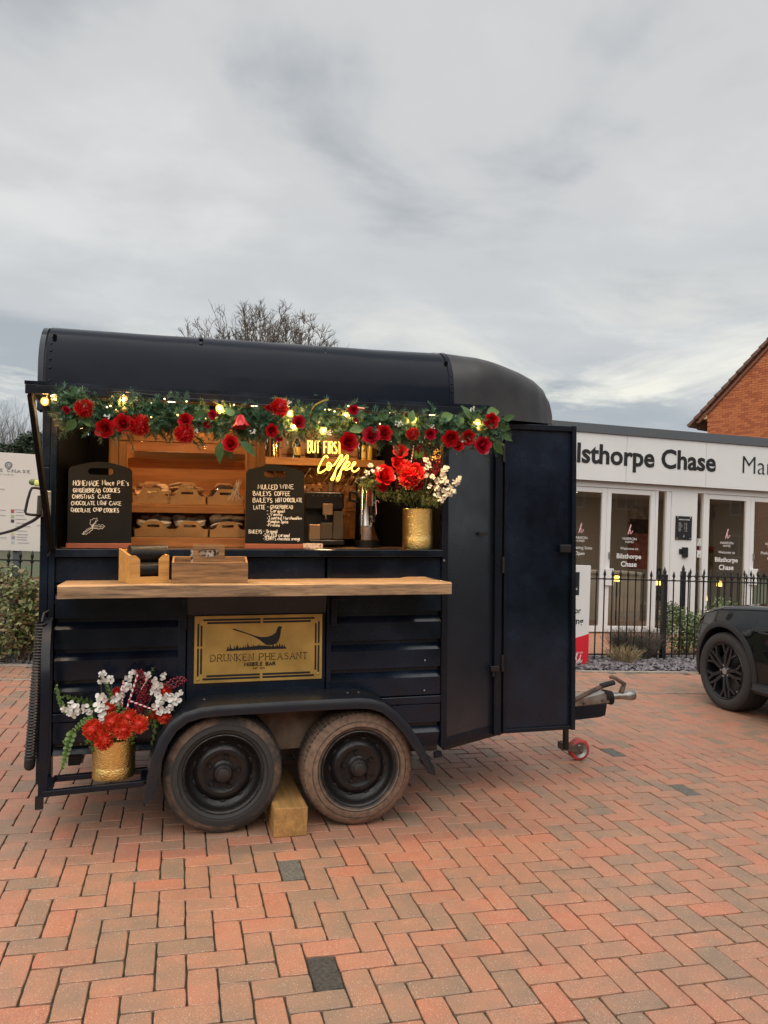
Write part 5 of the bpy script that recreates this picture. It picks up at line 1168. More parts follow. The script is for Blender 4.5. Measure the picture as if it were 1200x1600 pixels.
# ================================================================ FLOWERS
redp = mat('red_petal', (.70,.016,.022), .36, col2=(.44,.008,.012), vscale=14, spec=.45)
pinkp = mat('crimson_petal', (.66,.014,.048), .36, col2=(.42,.007,.026), vscale=14, spec=.45)
velv = mat('vermilion_petal', (.74,.060,.020), .5, col2=(.58,.022,.014), vscale=25)
gtip = mat('gold_glitter', (.70,.42,.10), .3, metal=.8, var=.3, vscale=200)
leafg = mat('leaf_green', (.07,.15,.035), .45, col2=(.04,.09,.022), vscale=14)
leafl = mat('leaf_light_green', (.15,.25,.06), .5, col2=(.09,.17,.04), vscale=20)
needle = mat('fir_needle', (.046,.145,.066), .45, col2=(.022,.080,.038), vscale=9)
needl2 = mat('fir_needle_pale', (.15,.26,.10), .45, col2=(.08,.16,.065), vscale=9)
whitep = mat('white_petal', (.72,.69,.63), .55, var=.08, vscale=18)
berrym = mat('dark_red_berry', (.24,.008,.022), .25, var=.3, vscale=20)
canr = mat('cane_red', (.42,.02,.05), .35); canw = mat('cane_white', (.75,.70,.68), .4); stemm = mat('stem_brown', (.12,.08,.045), .7)
def petal(q, az, el, r, w, h, cup, M0=None, mi=0):
    rows = []
    for i in range(4):
        v = i/3; row = []
        for j in range(4):
            u = j/3*2 - 1; ww = w * math.sin(math.pi*(.18 + .62*v)); x = u*ww; out = r*(.25 + .75*v**.8) + cup*(v*v)*.35*r - abs(u)**2*ww*.35; z = h*v - cup*.15*h*v*v
            row.append(Vector((math.cos(az)*out - math.sin(az)*x, math.sin(az)*out + math.cos(az)*x, z)))
        rows.append(row)
    q.grid(rows, mi)
def rose_mesh(seed, m):
    rr = random.Random(seed); q = MB()
    for lay, (n_, r, w, h, cup) in enumerate(((3,.20,.28,1.0,-.4),(4,.36,.40,1.02,-.2),(5,.55,.50,.98,.1),(6,.75,.56,.88,.35),(6,.92,.58,.66,.8))):
        for k in range(n_):
            petal(q, 2*math.pi*(k + .5*(lay%2))/n_ + rr.uniform(-.15,.15), 0, r*rr.uniform(.9,1.05), w, h*rr.uniform(.92,1.06), cup)
    q.sphere((0,0,.42), .24, 8, 6); return q.mesh('rose', m, smooth=60, fix=False)
def pom_mesh(seed, mats_, n_=110, tip=True):
    rr = random.Random(seed); q = MB()
    for k in range(n_):
        v = (k + .5)/n_; el = math.acos(1 - 1.45*v); az = k*2.39996; d = Vector((math.sin(el)*math.cos(az), math.sin(el)*math.sin(az), math.cos(el)))
        s_ = d.orthogonal().normalized(); t_ = d.cross(s_); L_ = rr.uniform(.85,1.05); w = .15
        pm = d*(.62*L_) + t_*rr.uniform(-.05,.05); pe = d*L_ + t_*rr.uniform(-.12,.12) + Vector((0,0,.04))
        q.add([d*.2 - s_*.05, d*.2 + s_*.05, pm + s_*w, pe + s_*.06, pe - s_*.06, pm - s_*w], [(0,1,2,5)], 0); q.add([pm + s_*w, pe + s_*.06, pe - s_*.06, pm - s_*w], [(0,1,2,3)], 0)
        if tip and rr.random() < .85: q.add([pe + s_*.085, pe + d*.06, pe - s_*.085, pe - d*.04], [(0,1,2,3)], 1)
    q.sphere((0,0,.1), .55, 10, 7); return q.mesh('dahlia', mats_, smooth=False, fix=False)
ROSES = [rose_mesh(1, redp), rose_mesh(2, pinkp), rose_mesh(3, redp)]
POMS = [pom_mesh(4, [velv, gtip]), pom_mesh(5, [redp, gtip])]
def tulip_mesh(m):      # hanging bell
    q = MB()
    for k in range(6): petal(q, 2*math.pi*k/6, 0, .75, .45, 1.25, .5)
    for k in range(5): petal(q, 2*math.pi*(k+.5)/5, 0, .55, .4, 1.15, .2)
    return q.mesh('bell_flower', m, smooth=60, fix=False)
BELL = tulip_mesh(redp)
def leaf_mesh(m, L_=1.0, w=.32):
    q = MB(); rows = []
    for i in range(7):
        v = i/6; ww = w*math.sin(math.pi*min(1, v**.8))*L_ + .004; z = -.25*v*v*L_
        rows.append([Vector((-ww, v*L_, z + .25*ww)), Vector((0, v*L_, z)), Vector((ww, v*L_, z + .25*ww))])
    q.grid(rows); return q.mesh('leaf', m, smooth=True, fix=False)
LEAF = [leaf_mesh(leafg), leaf_mesh(leafl), leaf_mesh(leafg, 1, .22)]
def spray_mesh(m, n_, r, L_, seed, droop=0.0, round_=True):      # eucalyptus-like stem with paired round leaves along +Z
    rr = random.Random(seed); q = MB(); pts = []
    for i in range(n_+1):
        v = i/n_; pts.append(Vector((droop*v*v*L_, .06*L_*math.sin(v*3+seed), L_*(v - .35*abs(droop)*v*v))))
    q.tube(pts, [max(.0008, .0022*(1-.6*i/n_)) for i in range(n_+1)], 4, mi=1)
    for i in range(1, n_+1):
        v = i/n_; s_ = r*(1.1 - .55*v)
        for sd_ in (0, 1):
            a = (i*1.57 + sd_*math.pi) + rr.uniform(-.3,.3); d = Vector((math.cos(a), math.sin(a), .5)).normalized(); c_ = pts[i] + d*s_*.9
            u = d.orthogonal().normalized(); w = d.cross(u); tl_ = rr.uniform(-.5,.5); w = (w + d*.2*tl_)
            k_ = 8; q.add([c_ + d*s_*math.cos(2*math.pi*k/k_) + u*s_*.85*math.sin(2*math.pi*k/k_) + w*.12*s_*math.cos(4*math.pi*k/k_) for k in range(k_)], [tuple(range(k_))], 0)
    return q.mesh('eucalyptus_sprig', [m, stemm], smooth=False, fix=False)
def blossom_mesh(seed):       # white stems with overlapping round petals
    rr = random.Random(seed); q = MB(); pts = [Vector((.010*math.sin(i), .008*math.cos(i*1.3), .03*i)) for i in range(7)]; q.tube(pts, .0014, 4, mi=1)
    for i in range(2, 7):
        for k in range(2):
            a = k*2.1 + i*1.2 + rr.random(); s_ = .025*(1.2 - .11*i)*rr.uniform(.8,1.2)
            c_ = pts[i] + Vector((math.cos(a), math.sin(a), rr.uniform(-.2,.4)))*s_*.95; nd = Vector((rr.uniform(-.7,.7), -1, rr.uniform(-.3,.8))).normalized(); u = nd.orthogonal().normalized(); w = nd.cross(u)
            ring = [c_ + (u*math.cos(2*math.pi*m/9)*s_ + w*math.sin(2*math.pi*m/9)*s_*.9) + nd*.005*math.cos(4*math.pi*m/9) for m in range(9)]
            q.add([c_ - nd*.004] + ring, [(0, m+1, (m+1) % 9 + 1) for m in range(9)], 0)
    return q.mesh('blossom_stem', [whitep, stemm], smooth=60, fix=False)
def berry_mesh(seed, L_=.16, n_=60, r=.0062, spread=.026):
    rr = random.Random(seed); q = MB(); q.tube([(0,0,-.12),(0,0,L_*.5),(0,0,L_)], .0015, 4, mi=1)
    for k in range(n_):
        v = k/n_; a = k*2.4; s_ = spread*math.sin(math.pi*(.12+.80*v)) + .004; q.sphere((math.cos(a)*s_, math.sin(a)*s_, v*L_), r*rr.uniform(.8,1.15), 7, 5)
    return q.mesh('berry_spike', [berrym, stemm], smooth=True, fix=False)
def cane_mesh(hook=True, L_=.20, rad=.0055):
    P_ = [Vector((0,0,L_*i/14)) for i in range(15)]
    if hook: P_ += [Vector((.024 - .024*math.cos(a), 0, L_ + .024*math.sin(a))) for a in [math.pi*1.15*i/9 for i in range(1,10)]]
    P_ = smoothp(P_, 3); q = MB(); n_ = 8; q.tube(P_, rad, n_)
    for i in range((len(P_)-1)*n_): 
        ring, j = divmod(i, n_); q.m[i] = 0 if ((ring*1.0 + j*.75) % 6) < 3 else 1
    return q.mesh('candy_cane', [canr, canw], smooth=True, fix=False)
EUG = [spray_mesh(leafl, 14, .0165, .22, 1, .25), spray_mesh(leafl, 13, .0175, .20, 2, .6), spray_mesh(leafl, 9, .018, .15, 3, .1), spray_mesh(leafl, 17, .0165, .22, 7, 0.0)]
BLO = [blossom_mesh(1), blossom_mesh(2), blossom_mesh(3)]
def cluster_mesh(seed):      # open white blossom of broad overlapping round petals
    rr = random.Random(seed); q = MB()
    for k in range(7):
        a = k*2.4 + rr.random()*.5; off_ = 0 if k == 0 else rr.uniform(.45,.8); c_ = Vector((math.cos(a)*off_, math.sin(a)*off_, .12 - .25*off_ + rr.uniform(-.1,.15))); s_ = rr.uniform(.36,.56); nd = Vector((rr.gauss(0,.45), rr.gauss(0,.45), 1)).normalized(); u = nd.orthogonal().normalized(); w = nd.cross(u); rows = []
        for ri in (0.05, .5, .85, 1.0): rows.append([c_ + (u*math.cos(6.283*m/12)*s_ + w*math.sin(6.283*m/12)*s_*.88)*ri + nd*(.16*s_*ri*ri + .05*s_*math.sin(3*6.283*m/12 + k)*ri) for m in range(12)])
        q.grid(rows, closeu=True)
    return q.mesh('white_blossom', whitep, smooth=60, fix=False)
CLU = [cluster_mesh(1), cluster_mesh(2), cluster_mesh(3)]
BER = [berry_mesh(1), berry_mesh(2, .11, 40, .0058, .020)]
CANE = [cane_mesh(True), cane_mesh(False, .2)]
def aim(d, roll=0.0):
    return (Vector(d).normalized().to_track_quat('Z', 'Y').to_matrix() @ Matrix.Rotation(roll, 3, 'Z')).to_euler()
def put(me, name, par, loc, d=(0,-1,.3), sc=1.0, roll=0.0): return child(me, name, par, loc, aim(d, roll), sc)
# ---------------------------------------------------------------- garland along the hatch edge
gb0 = Vector((-.05, 3.70, 2.10))
gar = tthing('christmas_garland', 'green fir garland with red roses hung along the open hatch', 'garland', tuple(gb0))
GP = [(98,634),(130,637),(165,655),(200,652),(240,652),(290,655),(345,660),(400,662),(440,660),(490,655),(540,662),(590,668),(640,668),(700,672),(740,672),(775,675)]
gpts = smoothp([ly(x, y, 3.70) - gb0 for x, y in GP], 8)
rr = random.Random(31); q = MB()
def sprig(q, c_, d, L_, n_, nl, mi):
    d = d.normalized(); u = d.orthogonal().normalized(); w = d.cross(u); q.tube([c_, c_ + d*L_*.5 + Vector((0,0,-.004)), c_ + d*L_ + Vector((0,0,-.012))], .0012, 3, mi=2, caps=False)
    for k in range(n_):
        v = (k+.5)/n_; a = k*2.4 + rr.random(); o_ = (u*math.cos(a) + w*math.sin(a)); nd = (o_*.85 + d*.75).normalized(); b_ = c_ + d*L_*v - Vector((0,0,.012*v*v)); ln_ = nl*(1 - .35*v)*rr.uniform(.8,1.15); sd_ = nd.cross(o_).normalized()*.0017
        e_ = b_ + nd*ln_; q.add([b_ - sd_, b_ + sd_, e_ + sd_*.5, e_ - sd_*.5], [(0,1,2,3)], mi)
for k in range(1900):
    t_ = rr.random(); i = int(t_*(len(gpts)-1)); c_ = gpts[i] + Vector((rr.uniform(-.01,.01), rr.gauss(0,.026), rr.gauss(0,.030)))
    d = Vector((rr.gauss(0,.8), rr.gauss(-.35,.7), rr.gauss(0,.65)))
    sprig(q, c_, d, rr.uniform(.05,.095), 30, .027, 0 if rr.random() < .72 else 1)
q.tube([p + Vector((0,.01,0)) for p in gpts], .011, 6, mi=2)
fo = q.build('fir_foliage', [needle, needl2, stemm], gar, fix=False); fo['kind'] = 'stuff'
def gp(px_, py_, Y=3.63): return ly(px_, py_, Y) - gb0
GF = [(132,638,'p',14),(103,640,'b',9),(165,669,'r',12),(192,663,'r',12),(218,664,'p',16),(290,657,'r',9),(288,678,'p',15),(322,662,'b',8),(376,658,'h',13),(362,694,'r',11),(333,648,'r',6),(437,636,'p',14),(421,637,'b',8),(466,660,'r',9),(424,672,'r',9),(437,684,'b',7),(553,640,'r',7),(562,670,'l',11),(543,691,'r',13),(580,682,'r',12),(600,677,'r',11),(645,678,'p',11),(678,671,'b',9),(704,684,'r',13),(730,683,'r',11),(751,695,'r',13),(765,659,'r',12),(715,697,'r',8),(672,678,'r',8),(558,655,'b',7)]
for i, (px_, py_, k_, s_) in enumerate(GF):
    r_ = s_ * 3.9/1202
    d = Vector((rr.uniform(-.35,.35) - .15, -1, rr.uniform(-.35,.3)))
    if k_ == 'r': put(ROSES[i % 3], 'rose', gar, gp(px_, py_, 3.625), d, r_*1.02, rr.random()*6)
    elif k_ == 'p': put(POMS[1], 'dahlia', gar, gp(px_, py_, 3.62), d, r_*1.02)
    elif k_ == 'h': put(BELL, 'bell_flower', gar, gp(px_, py_-9, 3.63), (.05,-.15,-1), r_*1.2)
    elif k_ == 'l': put(LEAF[0], 'red_leaf', gar, gp(px_, py_-14, 3.63), (0,-1,.2), r_*2)
    elif k_ == 'b':
        for m in range(4): put(ROSES[1], 'berry', gar, gp(px_ + rr.uniform(-4,4), py_ + rr.uniform(-4,4), 3.63), d, r_*.42)
for i, (px_, py_, a, s_, kk) in enumerate([(148,666,2.6,.055,1),(147,655,3.3,.06,0),(305,652,.3,.07,0),(290,650,2.8,.05,1),(366,650,2.4,.05,1),(355,690,-2.0,.07,1),(560,655,2.2,.08,0),(590,655,.6,.07,0),(615,660,.2,.08,0),(640,660,1.2,.06,1),(688,655,.4,.07,1),(720,668,1.9,.06,1),(715,664,.8,.05,1),(760,645,.2,.07,1),(775,665,-.2,.08,2),(780,676,-.4,.08,2),(770,690,-.8,.08,2),(345,690,-1.7,.09,2),(350,685,-1.2,.09,2),(375,690,-.6,.09,2),(735,655,2.0,.07,0),(785,655,.3,.07,2),(570,668,3.3,.07,1),(610,672,-.3,.06,0),(752,660,2.4,.06,0),(240,660,-1.2,.05,0),(118,655,-2.2,.06,0)]):
    o = child(LEAF[kk], 'leaf', gar, gp(px_, py_, 3.63), (0,0,0), s_*1.15); o.rotation_euler = (Matrix.Rotation(math.pi/2, 3, 'X') @ Matrix.Rotation(a - math.pi/2, 3, 'Z') @ Matrix.Rotation(rr.uniform(-.5,.5), 3, 'Y')).to_euler()
# white berry sprigs, gold ribbon, pine cone, crackers
for px_, py_ in ((167,652),(305,673),(395,675),(452,630),(508,672),(516,676),(622,660),(675,666),(722,690),(738,640),(743,682),(625,663)):
    m_ = MB()
    for k in range(9): m_.sphere((rr.uniform(-.012,.012), rr.uniform(-.01,.01), rr.uniform(-.013,.013)), rr.uniform(.0028,.0045), 6, 5)
    child(m_.mesh('white_berry_sprig', whitep, smooth=True), 'white_berry_sprig', gar, gp(px_, py_, 3.615))
m_ = MB(); rows = [[gp(x, y, 3.63) + Vector((0,0,dz)) for dz in (-.004, .004)] for x, y in ((482,657),(487,640),(493,632),(505,626),(513,624))]; m_.grid(rows); m_.build('gold_ribbon', gtip, gar, off=(0,0,0), smooth=True)
m_ = MB(); m_.tube([gp(180,641,3.62), gp(186,644,3.62)], .004, 6); m_.build('gold_stick', gtip, gar, off=(0,0,0))
m_ = MB(); c_ = gp(492, 678, 3.64)
for k in range(40):
    v = k/40; a = k*2.4; s_ = .017*math.sin(math.pi*(.15+.75*v)); p = c_ + Vector((math.cos(a)*s_, math.sin(a)*s_, -.022+.045*v)); d = Vector((math.cos(a), math.sin(a), .4))
    s2 = Vector((-math.sin(a), math.cos(a), 0)); m_.add([p - s2*.006, p + s2*.006, p + d*.009 + s2*.004, p + d*.009 - s2*.004], [(0,1,2,3)])
m_.build('pine_cone', mat('pine_cone', (.10,.055,.03), .8), gar, off=(0,0,0), fix=False)
m_ = MB(); a_, b_ = gp(545,636,3.63), gp(569,639,3.63); m_.tube([a_, a_.lerp(b_,.3)], .007, 8); m_.tube([a_.lerp(b_,.5), b_], .007, 8); m_.build('cracker', mat('copper_foil', (.55,.28,.16), .3, metal=.8), gar, off=(0,0,0))
for px_, py_ in ((195,641),(748,673)):
    m_ = MB(); m_.sphere((0,0,0), .018, 14, 10); child(m_.mesh('gold_bauble', mat('gold_bauble', (.75,.42,.10), .2, metal=.9), smooth=True), 'gold_bauble', gar, gp(px_, py_, 3.63))
# ---------------------------------------------------------------- gold pots
def pot(name, label, p, r, h, band=False):
    q = MB(); q.lathe([(0,.004),(r*.96,.0),(r,.006),(r,h*.3),(r*.995,h*.31),(r,h*.32),(r,h-.006),(r*1.015,h-.002),(r*.99,h),(r*.95,h-.004),(r*.94,.02),(0,.02)], 64)
    return tmesh(q, name, gold, label, 'vase', p, smooth=35)
a_, b_ = ly(143,1218,4.055), ly(211,1216,4.055); rv = (b_.x - a_.x)/2; x1 = (a_.x + b_.x)/2; zv = .3265
hv_ = ly(177,1152,4.055).z - zv
pot('gold_vase', 'hammered gold metal vase standing on the trailer rear step', (x1, 4.06, zv), rv, hv_)
a_, b_ = ly(630,857,4.27), ly(678,857,4.27); rv2 = (b_.x - a_.x)/2; x2 = (a_.x + b_.x)/2; hv2 = ly(655,795,4.27).z - 1.449
pot('gold_vase', 'tall hammered gold vase standing on the hatch sill', (x2, 4.275, 1.449), rv2, hv2)
# ---------------------------------------------------------------- lower bouquet
b1 = Vector((x1, 4.06, zv + hv_))
bq = tthing('bouquet', 'bouquet of orange-red dahlias, white blossoms and candy canes in lower vase', 'bouquet', tuple(b1 - Vector((0,0,hv_-.025))))
o1 = b1 - Vector((0,0,hv_-.025))
def zq(x, y, Y): return ly(60 + x/5, 1030 + y/5, Y) - o1
for x, y, s_, Y in ((432,548,15,3.97),(508,635,14,3.955),(585,490,14,3.98),(660,555,14,3.96),(705,455,13,4.0),(785,510,14,3.98),(620,540,11,3.97),(555,390,10,4.03),(985,455,10,4.05),(895,445,9,4.09),(985,245,11,4.09),(615,260,8,4.09)):
    put(POMS[0] if s_ > 8 else POMS[1], 'dahlia', bq, zq(x, y, Y), (rr.uniform(-.3,.3), -1, rr.uniform(.0,.5)), s_*4.1/1202*1.02, rr.random()*6)
def stem_to(me, name, x0, y0, x1_, y1_, Y, L0, roll=None, sc=None):
    a_, b_ = zq(x0, y0, Y), zq(x1_, y1_, Y); d = b_ - a_; return put(me, name, bq, a_, d, sc or d.length/L0, rr.random()*6 if roll is None else roll)
stem_to(EUG[0], 'eucalyptus_sprig', 470,410, 235,215, 4.06, .22); stem_to(EUG[3], 'eucalyptus_sprig', 430,440, 270,560, 3.98, .22); stem_to(EUG[3], 'eucalyptus_sprig', 275,540, 185,850, 3.975, .22); stem_to(EUG[3], 'eucalyptus_sprig', 400,470, 200,640, 4.0, .22); stem_to(EUG[2], 'eucalyptus_sprig', 560,330, 530,180, 4.04, .15)
stem_to(EUG[0], 'eucalyptus_sprig', 240,420, 85,230, 4.1, .22); stem_to(EUG[2], 'eucalyptus_sprig', 690,250, 740,110, 4.1, .15); stem_to(EUG[0], 'eucalyptus_sprig', 760,220, 930,70, 4.12, .22); stem_to(EUG[1], 'eucalyptus_sprig', 850,400, 1010,560, 4.08, .18); stem_to(EUG[0], 'eucalyptus_sprig', 900,520, 1130,420, 4.11, .22); stem_to(EUG[2], 'eucalyptus_sprig', 620,420, 640,340, 4.02, .15); stem_to(EUG[1], 'eucalyptus_sprig', 500,470, 300,620, 4.02, .18)
for k, (x, y, r_, Y) in enumerate(((275,370,44,4.0),(235,410,28,4.02),(275,425,34,4.01),(355,385,36,4.02),(395,410,26,4.03),(195,390,20,4.02),(490,300,42,3.99),(470,370,42,3.98),(510,380,34,3.99),(495,450,36,3.98),(500,495,24,3.98),(500,120,30,4.06),(490,175,24,4.06),(550,165,36,4.05),(610,320,40,4.03),(640,280,30,4.04),(680,215,34,4.03),(715,215,26,4.04),(735,105,28,4.08),(700,150,28,4.08),(845,130,32,4.07),(910,185,40,4.05),(935,225,40,4.05),(910,255,34,4.05),(975,135,28,4.07),(950,310,34,4.03),(935,360,40,4.02),(960,410,34,4.02),(1020,290,36,4.03),(1065,310,46,4.02),(1050,350,30,4.02),(1110,260,20,4.04),(1020,390,28,4.03))):
    put(CLU[k % 3], 'white_blossom', bq, zq(x, y, Y), (rr.uniform(-.5,.5), -1, rr.uniform(-.1,.7)), r_/5*4.1/1202*1.05, rr.random()*6)
for x0, y0, x1_, y1_ in ((500,440,485,130),(620,420,560,170),(850,420,1110,250),(830,420,960,130),(800,450,940,370),(480,420,190,390)):
    q_ = MB(); q_.tube([zq(x0,y0,4.06), zq((x0+x1_)/2,(y0+y1_)/2-6,4.05), zq(x1_,y1_,4.05)], .0016, 4); q_.build('blossom_stem', stemm, bq, off=(0,0,0))
stem_to(BER[0], 'berry_spike', 800,300, 790,80, 4.06, .16); stem_to(BER[0], 'berry_spike', 850,330, 850,120, 4.09, .16); stem_to(BER[0], 'berry_spike', 770,420, 820,250, 4.05, .16); stem_to(BER[1], 'berry_spike', 990,215, 1150,150, 4.07, .11); stem_to(BER[1], 'berry_spike', 760,440, 830,350, 4.08, .11)
stem_to(CANE[0], 'candy_cane', 655,370, 660,165, 4.0, .224, 3.4); stem_to(CANE[1], 'candy_cane', 690,390, 775,120, 3.99, .2); stem_to(CANE[1], 'candy_cane', 700,320, 940,410, 3.98, .2); stem_to(CANE[0], 'candy_cane', 800,240, 870,130, 4.0, .224, .3)
m_ = MB()
for k in range(90):
    for x, y in (((395,645),(640,395),(720,625))[k % 3],): m_.sphere(zq(x + rr.gauss(0,22), y + rr.gauss(0,18), 3.985), rr.uniform(.002,.0035), 5, 4)
o = m_.build('pale_bud_cluster', leafl, bq, smooth=True, off=(0,0,0), fix=False); o['kind'] = 'stuff'
m_ = MB()
for k in range(16):
    a = k*2.4; m_.tube([Vector((0,0,.0)) + Vector((math.cos(a), math.sin(a), 0))*.02, Vector((math.cos(a)*.05, math.sin(a)*.05, hv_-.01)), Vector((math.cos(a)*.11, math.sin(a)*.08, hv_ + .09))], .0016, 4)
m_.build('stems', leafg, bq, off=(0,0,0), fix=False)
# ---------------------------------------------------------------- upper bouquet
o2 = Vector((x2, 4.275, 1.449 + .025))
b2q = tthing('bouquet', 'bouquet of red roses, white blossoms and hydrangea in the sill vase', 'bouquet', tuple(o2))
def zu(x, y, Y):
    Y = Y - .09 - (.06 if x > 520 else 0)
    return ly(570 + x/5.217, 610 + y/5.217, Y) - o2
for x, y, s_, Y in ((285,505,11,4.26),(265,600,11,4.26),(325,645,15,4.24),(360,715,17,4.20),(405,685,14,4.23),(150,705,15,4.26),(135,790,8,4.28),(410,780,10,4.26)):
    put(POMS[1] if x in (360,325,400) else ROSES[0], 'rose', b2q, zu(x, y, Y), (rr.uniform(-.3,.3), -1, rr.uniform(0,.5)), s_*4.3/1202*1.05, rr.random()*6)
def st2(me, name, x0, y0, x1_, y1_, Y, L0, roll=None, k=1.0):
    a_, b_ = zu(x0, y0, Y), zu(x1_, y1_, Y); d = b_ - a_; return put(me, name, b2q, a_, d, d.length/L0*k, rr.random()*6 if roll is None else roll)
st2(BER[0], 'berry_spike', 440,680, 460,430, 4.33, .16); st2(BER[0], 'berry_spike', 480,700, 480,500, 4.34, .16); st2(BER[0], 'berry_spike', 520,700, 590,520, 4.36, .16); st2(BER[0], 'berry_spike', 420,800, 430,640, 4.31, .16); st2(BER[1], 'berry_spike', 260,800, 300,700, 4.33, .11); st2(BER[0], 'berry_spike', 560,690, 620,560, 4.33, .16)
st2(CANE[1], 'candy_cane', 370,620, 400,450, 4.28, .2); st2(CANE[0], 'candy_cane', 95,1010, 90,900, 4.30, .224, 1.2); st2(CANE[1], 'candy_cane', 230,720, 300,718, 4.29, .2)
for k, (x, y, r_) in enumerate(((655,640,36),(640,690,30),(650,735,34),(510,625,36),(500,560,26),(520,590,24),(500,690,28),(600,740,32),(690,790,34),(720,820,32),(700,840,28),(740,750,32),(770,715,26),(760,745,26),(590,795,28),(590,850,30),(555,705,24),(625,885,32),(530,780,26),(645,815,26),(660,850,24),(320,780,18),(45,610,22),(20,670,22),(70,660,24),(110,640,22),(150,640,18))):
    put(CLU[k % 3], 'white_blossom', b2q, zu(x, y, 4.24), (rr.uniform(-.5,.5), -1, rr.uniform(-.1,.7)), r_/5.2*4.2/1202*1.05, rr.random()*6)
for x0, y0, x1_, y1_ in ((470,930,600,740),(480,930,690,800),(470,920,640,880),(480,900,520,600),(500,900,760,740)):
    q_ = MB(); q_.tube([zu(x0,y0,4.25), zu((x0+x1_)/2,(y0+y1_)/2-6,4.24), zu(x1_,y1_,4.24)], .0016, 4); q_.build('blossom_stem', stemm, b2q, off=(0,0,0))
m_ = MB(); hyd = mat('hydrangea_green', (.16,.19,.045), .6, col2=(.07,.10,.025), vscale=40)
for k in range(900):
    cx_, cy_, sx_, sy_ = ((70,750,75,60),(150,830,70,55),(280,860,100,45),(440,850,60,45),(20,770,50,50),(560,900,60,40))[k % 6]
    p = zu(cx_ + rr.gauss(0, sx_*.55), cy_ + rr.gauss(0, sy_*.55), 4.30 + rr.uniform(-.05,.05)); s_ = rr.uniform(.006,.011); M_ = Matrix.Translation(p) @ Euler((rr.uniform(0,6), rr.uniform(0,6), rr.uniform(0,6))).to_matrix().to_4x4()
    m_.add([M_ @ Vector(v) for v in ((-s_,0,0),(0,-s_*.8,.002),(s_,0,0),(0,s_*.8,.002))], [(0,1,2,3)])
o = m_.build('hydrangea_heads', hyd, b2q, off=(0,0,0), fix=False); o['kind'] = 'stuff'
for k in range(34):
    x, y = rr.choice(((300,930),(330,900),(400,880),(250,950),(500,950),(560,920),(620,910),(380,800),(300,570),(440,560),(200,870),(590,930)))
    o = child(LEAF[k % 3], 'leaf', b2q, zu(x + rr.uniform(-30,30), y + rr.uniform(-20,20), 4.27 + rr.uniform(-.03,.06)), (0,0,0), rr.uniform(.035,.06)); o.rotation_euler = (rr.uniform(.8,2.2), rr.uniform(-.6,.6), rr.uniform(0,6.28))
m_ = MB()
for k in range(16):
    a = k*2.4; m_.tube([Vector((math.cos(a)*.02, math.sin(a)*.02, 0)), Vector((math.cos(a)*.05, math.sin(a)*.05, hv2-.01)), Vector((math.cos(a)*.12, math.sin(a)*.06, hv2 + .10))], .0016, 4)
m_.build('stems', leafg, b2q, off=(0,0,0), fix=False)
m_ = MB()
for k in range(60):
    m_.sphere(zu(590 + rr.gauss(0,28), 530 + rr.gauss(0,30), 4.36), rr.uniform(.002,.006), 5, 4)
o = m_.build('gold_berry_cluster', gtip, b2q, off=(0,0,0), smooth=True, fix=False); o['kind'] = 'stuff'
# ================================================================ SALES OFFICE
YF_ = 11.75
off = thing('sales_office', 'low white sales office with glazed double doors and grey flat roof edge', 'building', (8.0, YF_, 0)); O0 = Vector((8.0, YF_, 0))
def fx(px_, py_=800, Y=YF_): return gy(px_, py_, Y).x
def ob(name, x0, x1, y0, y1, z0, z1, m=white, bev=.003, par=None):
    m_ = MB(); m_.box(x0-O0.x, x1-O0.x, y0-O0.y, y1-O0.y, z0, z1); return m_.build(name, m, par or off, bevel=bev)
XJ = [2.58, 4.17, 5.76, 7.35, 8.94, 10.53, 12.12, 13.7]; ZF0, ZF1 = 2.60, 3.40
for i in range(len(XJ)-1):
    ob('fascia_panel', XJ[i]+.003, XJ[i+1]-.003, YF_-.12, YF_-.09, ZF0, ZF1, white, .002)
ob('coping', XJ[0]-.05, XJ[-1]+.05, YF_-.15, YF_+.3, ZF1+.002, ZF1+.155, grey)
ob('soffit', XJ[0], XJ[-1], YF_-.088, YF_+.02, ZF0+.002, ZF0+.03, grey, 0)
ob('fascia_back', XJ[0]+.01, XJ[-1]-.01, YF_-.087, YF_-.05, ZF0+.032, ZF1-.002, grey, 0)
ob('roof', XJ[0], XJ[-1], YF_+.305, 17.5, ZF1-.05, ZF1+.08, grey)
ob('head_panel', XJ[0], XJ[-1], YF_+.0, YF_+.12, 2.50, ZF0, upvc, .002)
ob('side_wall', XJ[0], XJ[0]+.12, YF_+.13, 17.4, 0, ZF1-.06, white); ob('side_wall', XJ[-1]-.12, XJ[-1], YF_+.13, 17.4, 0, ZF1-.06, white)
ob('rear_wall', XJ[0]+.13, XJ[-1]-.13, 17.3, 17.4, 0, ZF1-.06, mat('office_rear_wall', (.42,.38,.33), .7)); ob('office_floor', XJ[0]+.13, XJ[-1]-.13, YF_+.125, 17.29, 0, .02, mat('office_carpet', (.16,.11,.08), .9, var=.2, vscale=20))
ob('office_ceiling', XJ[0]+.13, XJ[-1]-.13, YF_+.125, 17.29, 2.66, 2.7, mat('office_ceiling', (.55,.53,.50), .8))
ob('wall_panel', XJ[0], fx(820), YF_+.0, YF_+.12, 0, 2.499, white)
ob('wall_panel', fx(1049), fx(1089), YF_-.01, YF_+.12, 0, 2.499, white)
ob('wall_panel', fx(1300), XJ[-1], YF_+.0, YF_+.12, 0, 2.499, white)
wg = glass('window_glass', (.74,.71,.67), 2.4)
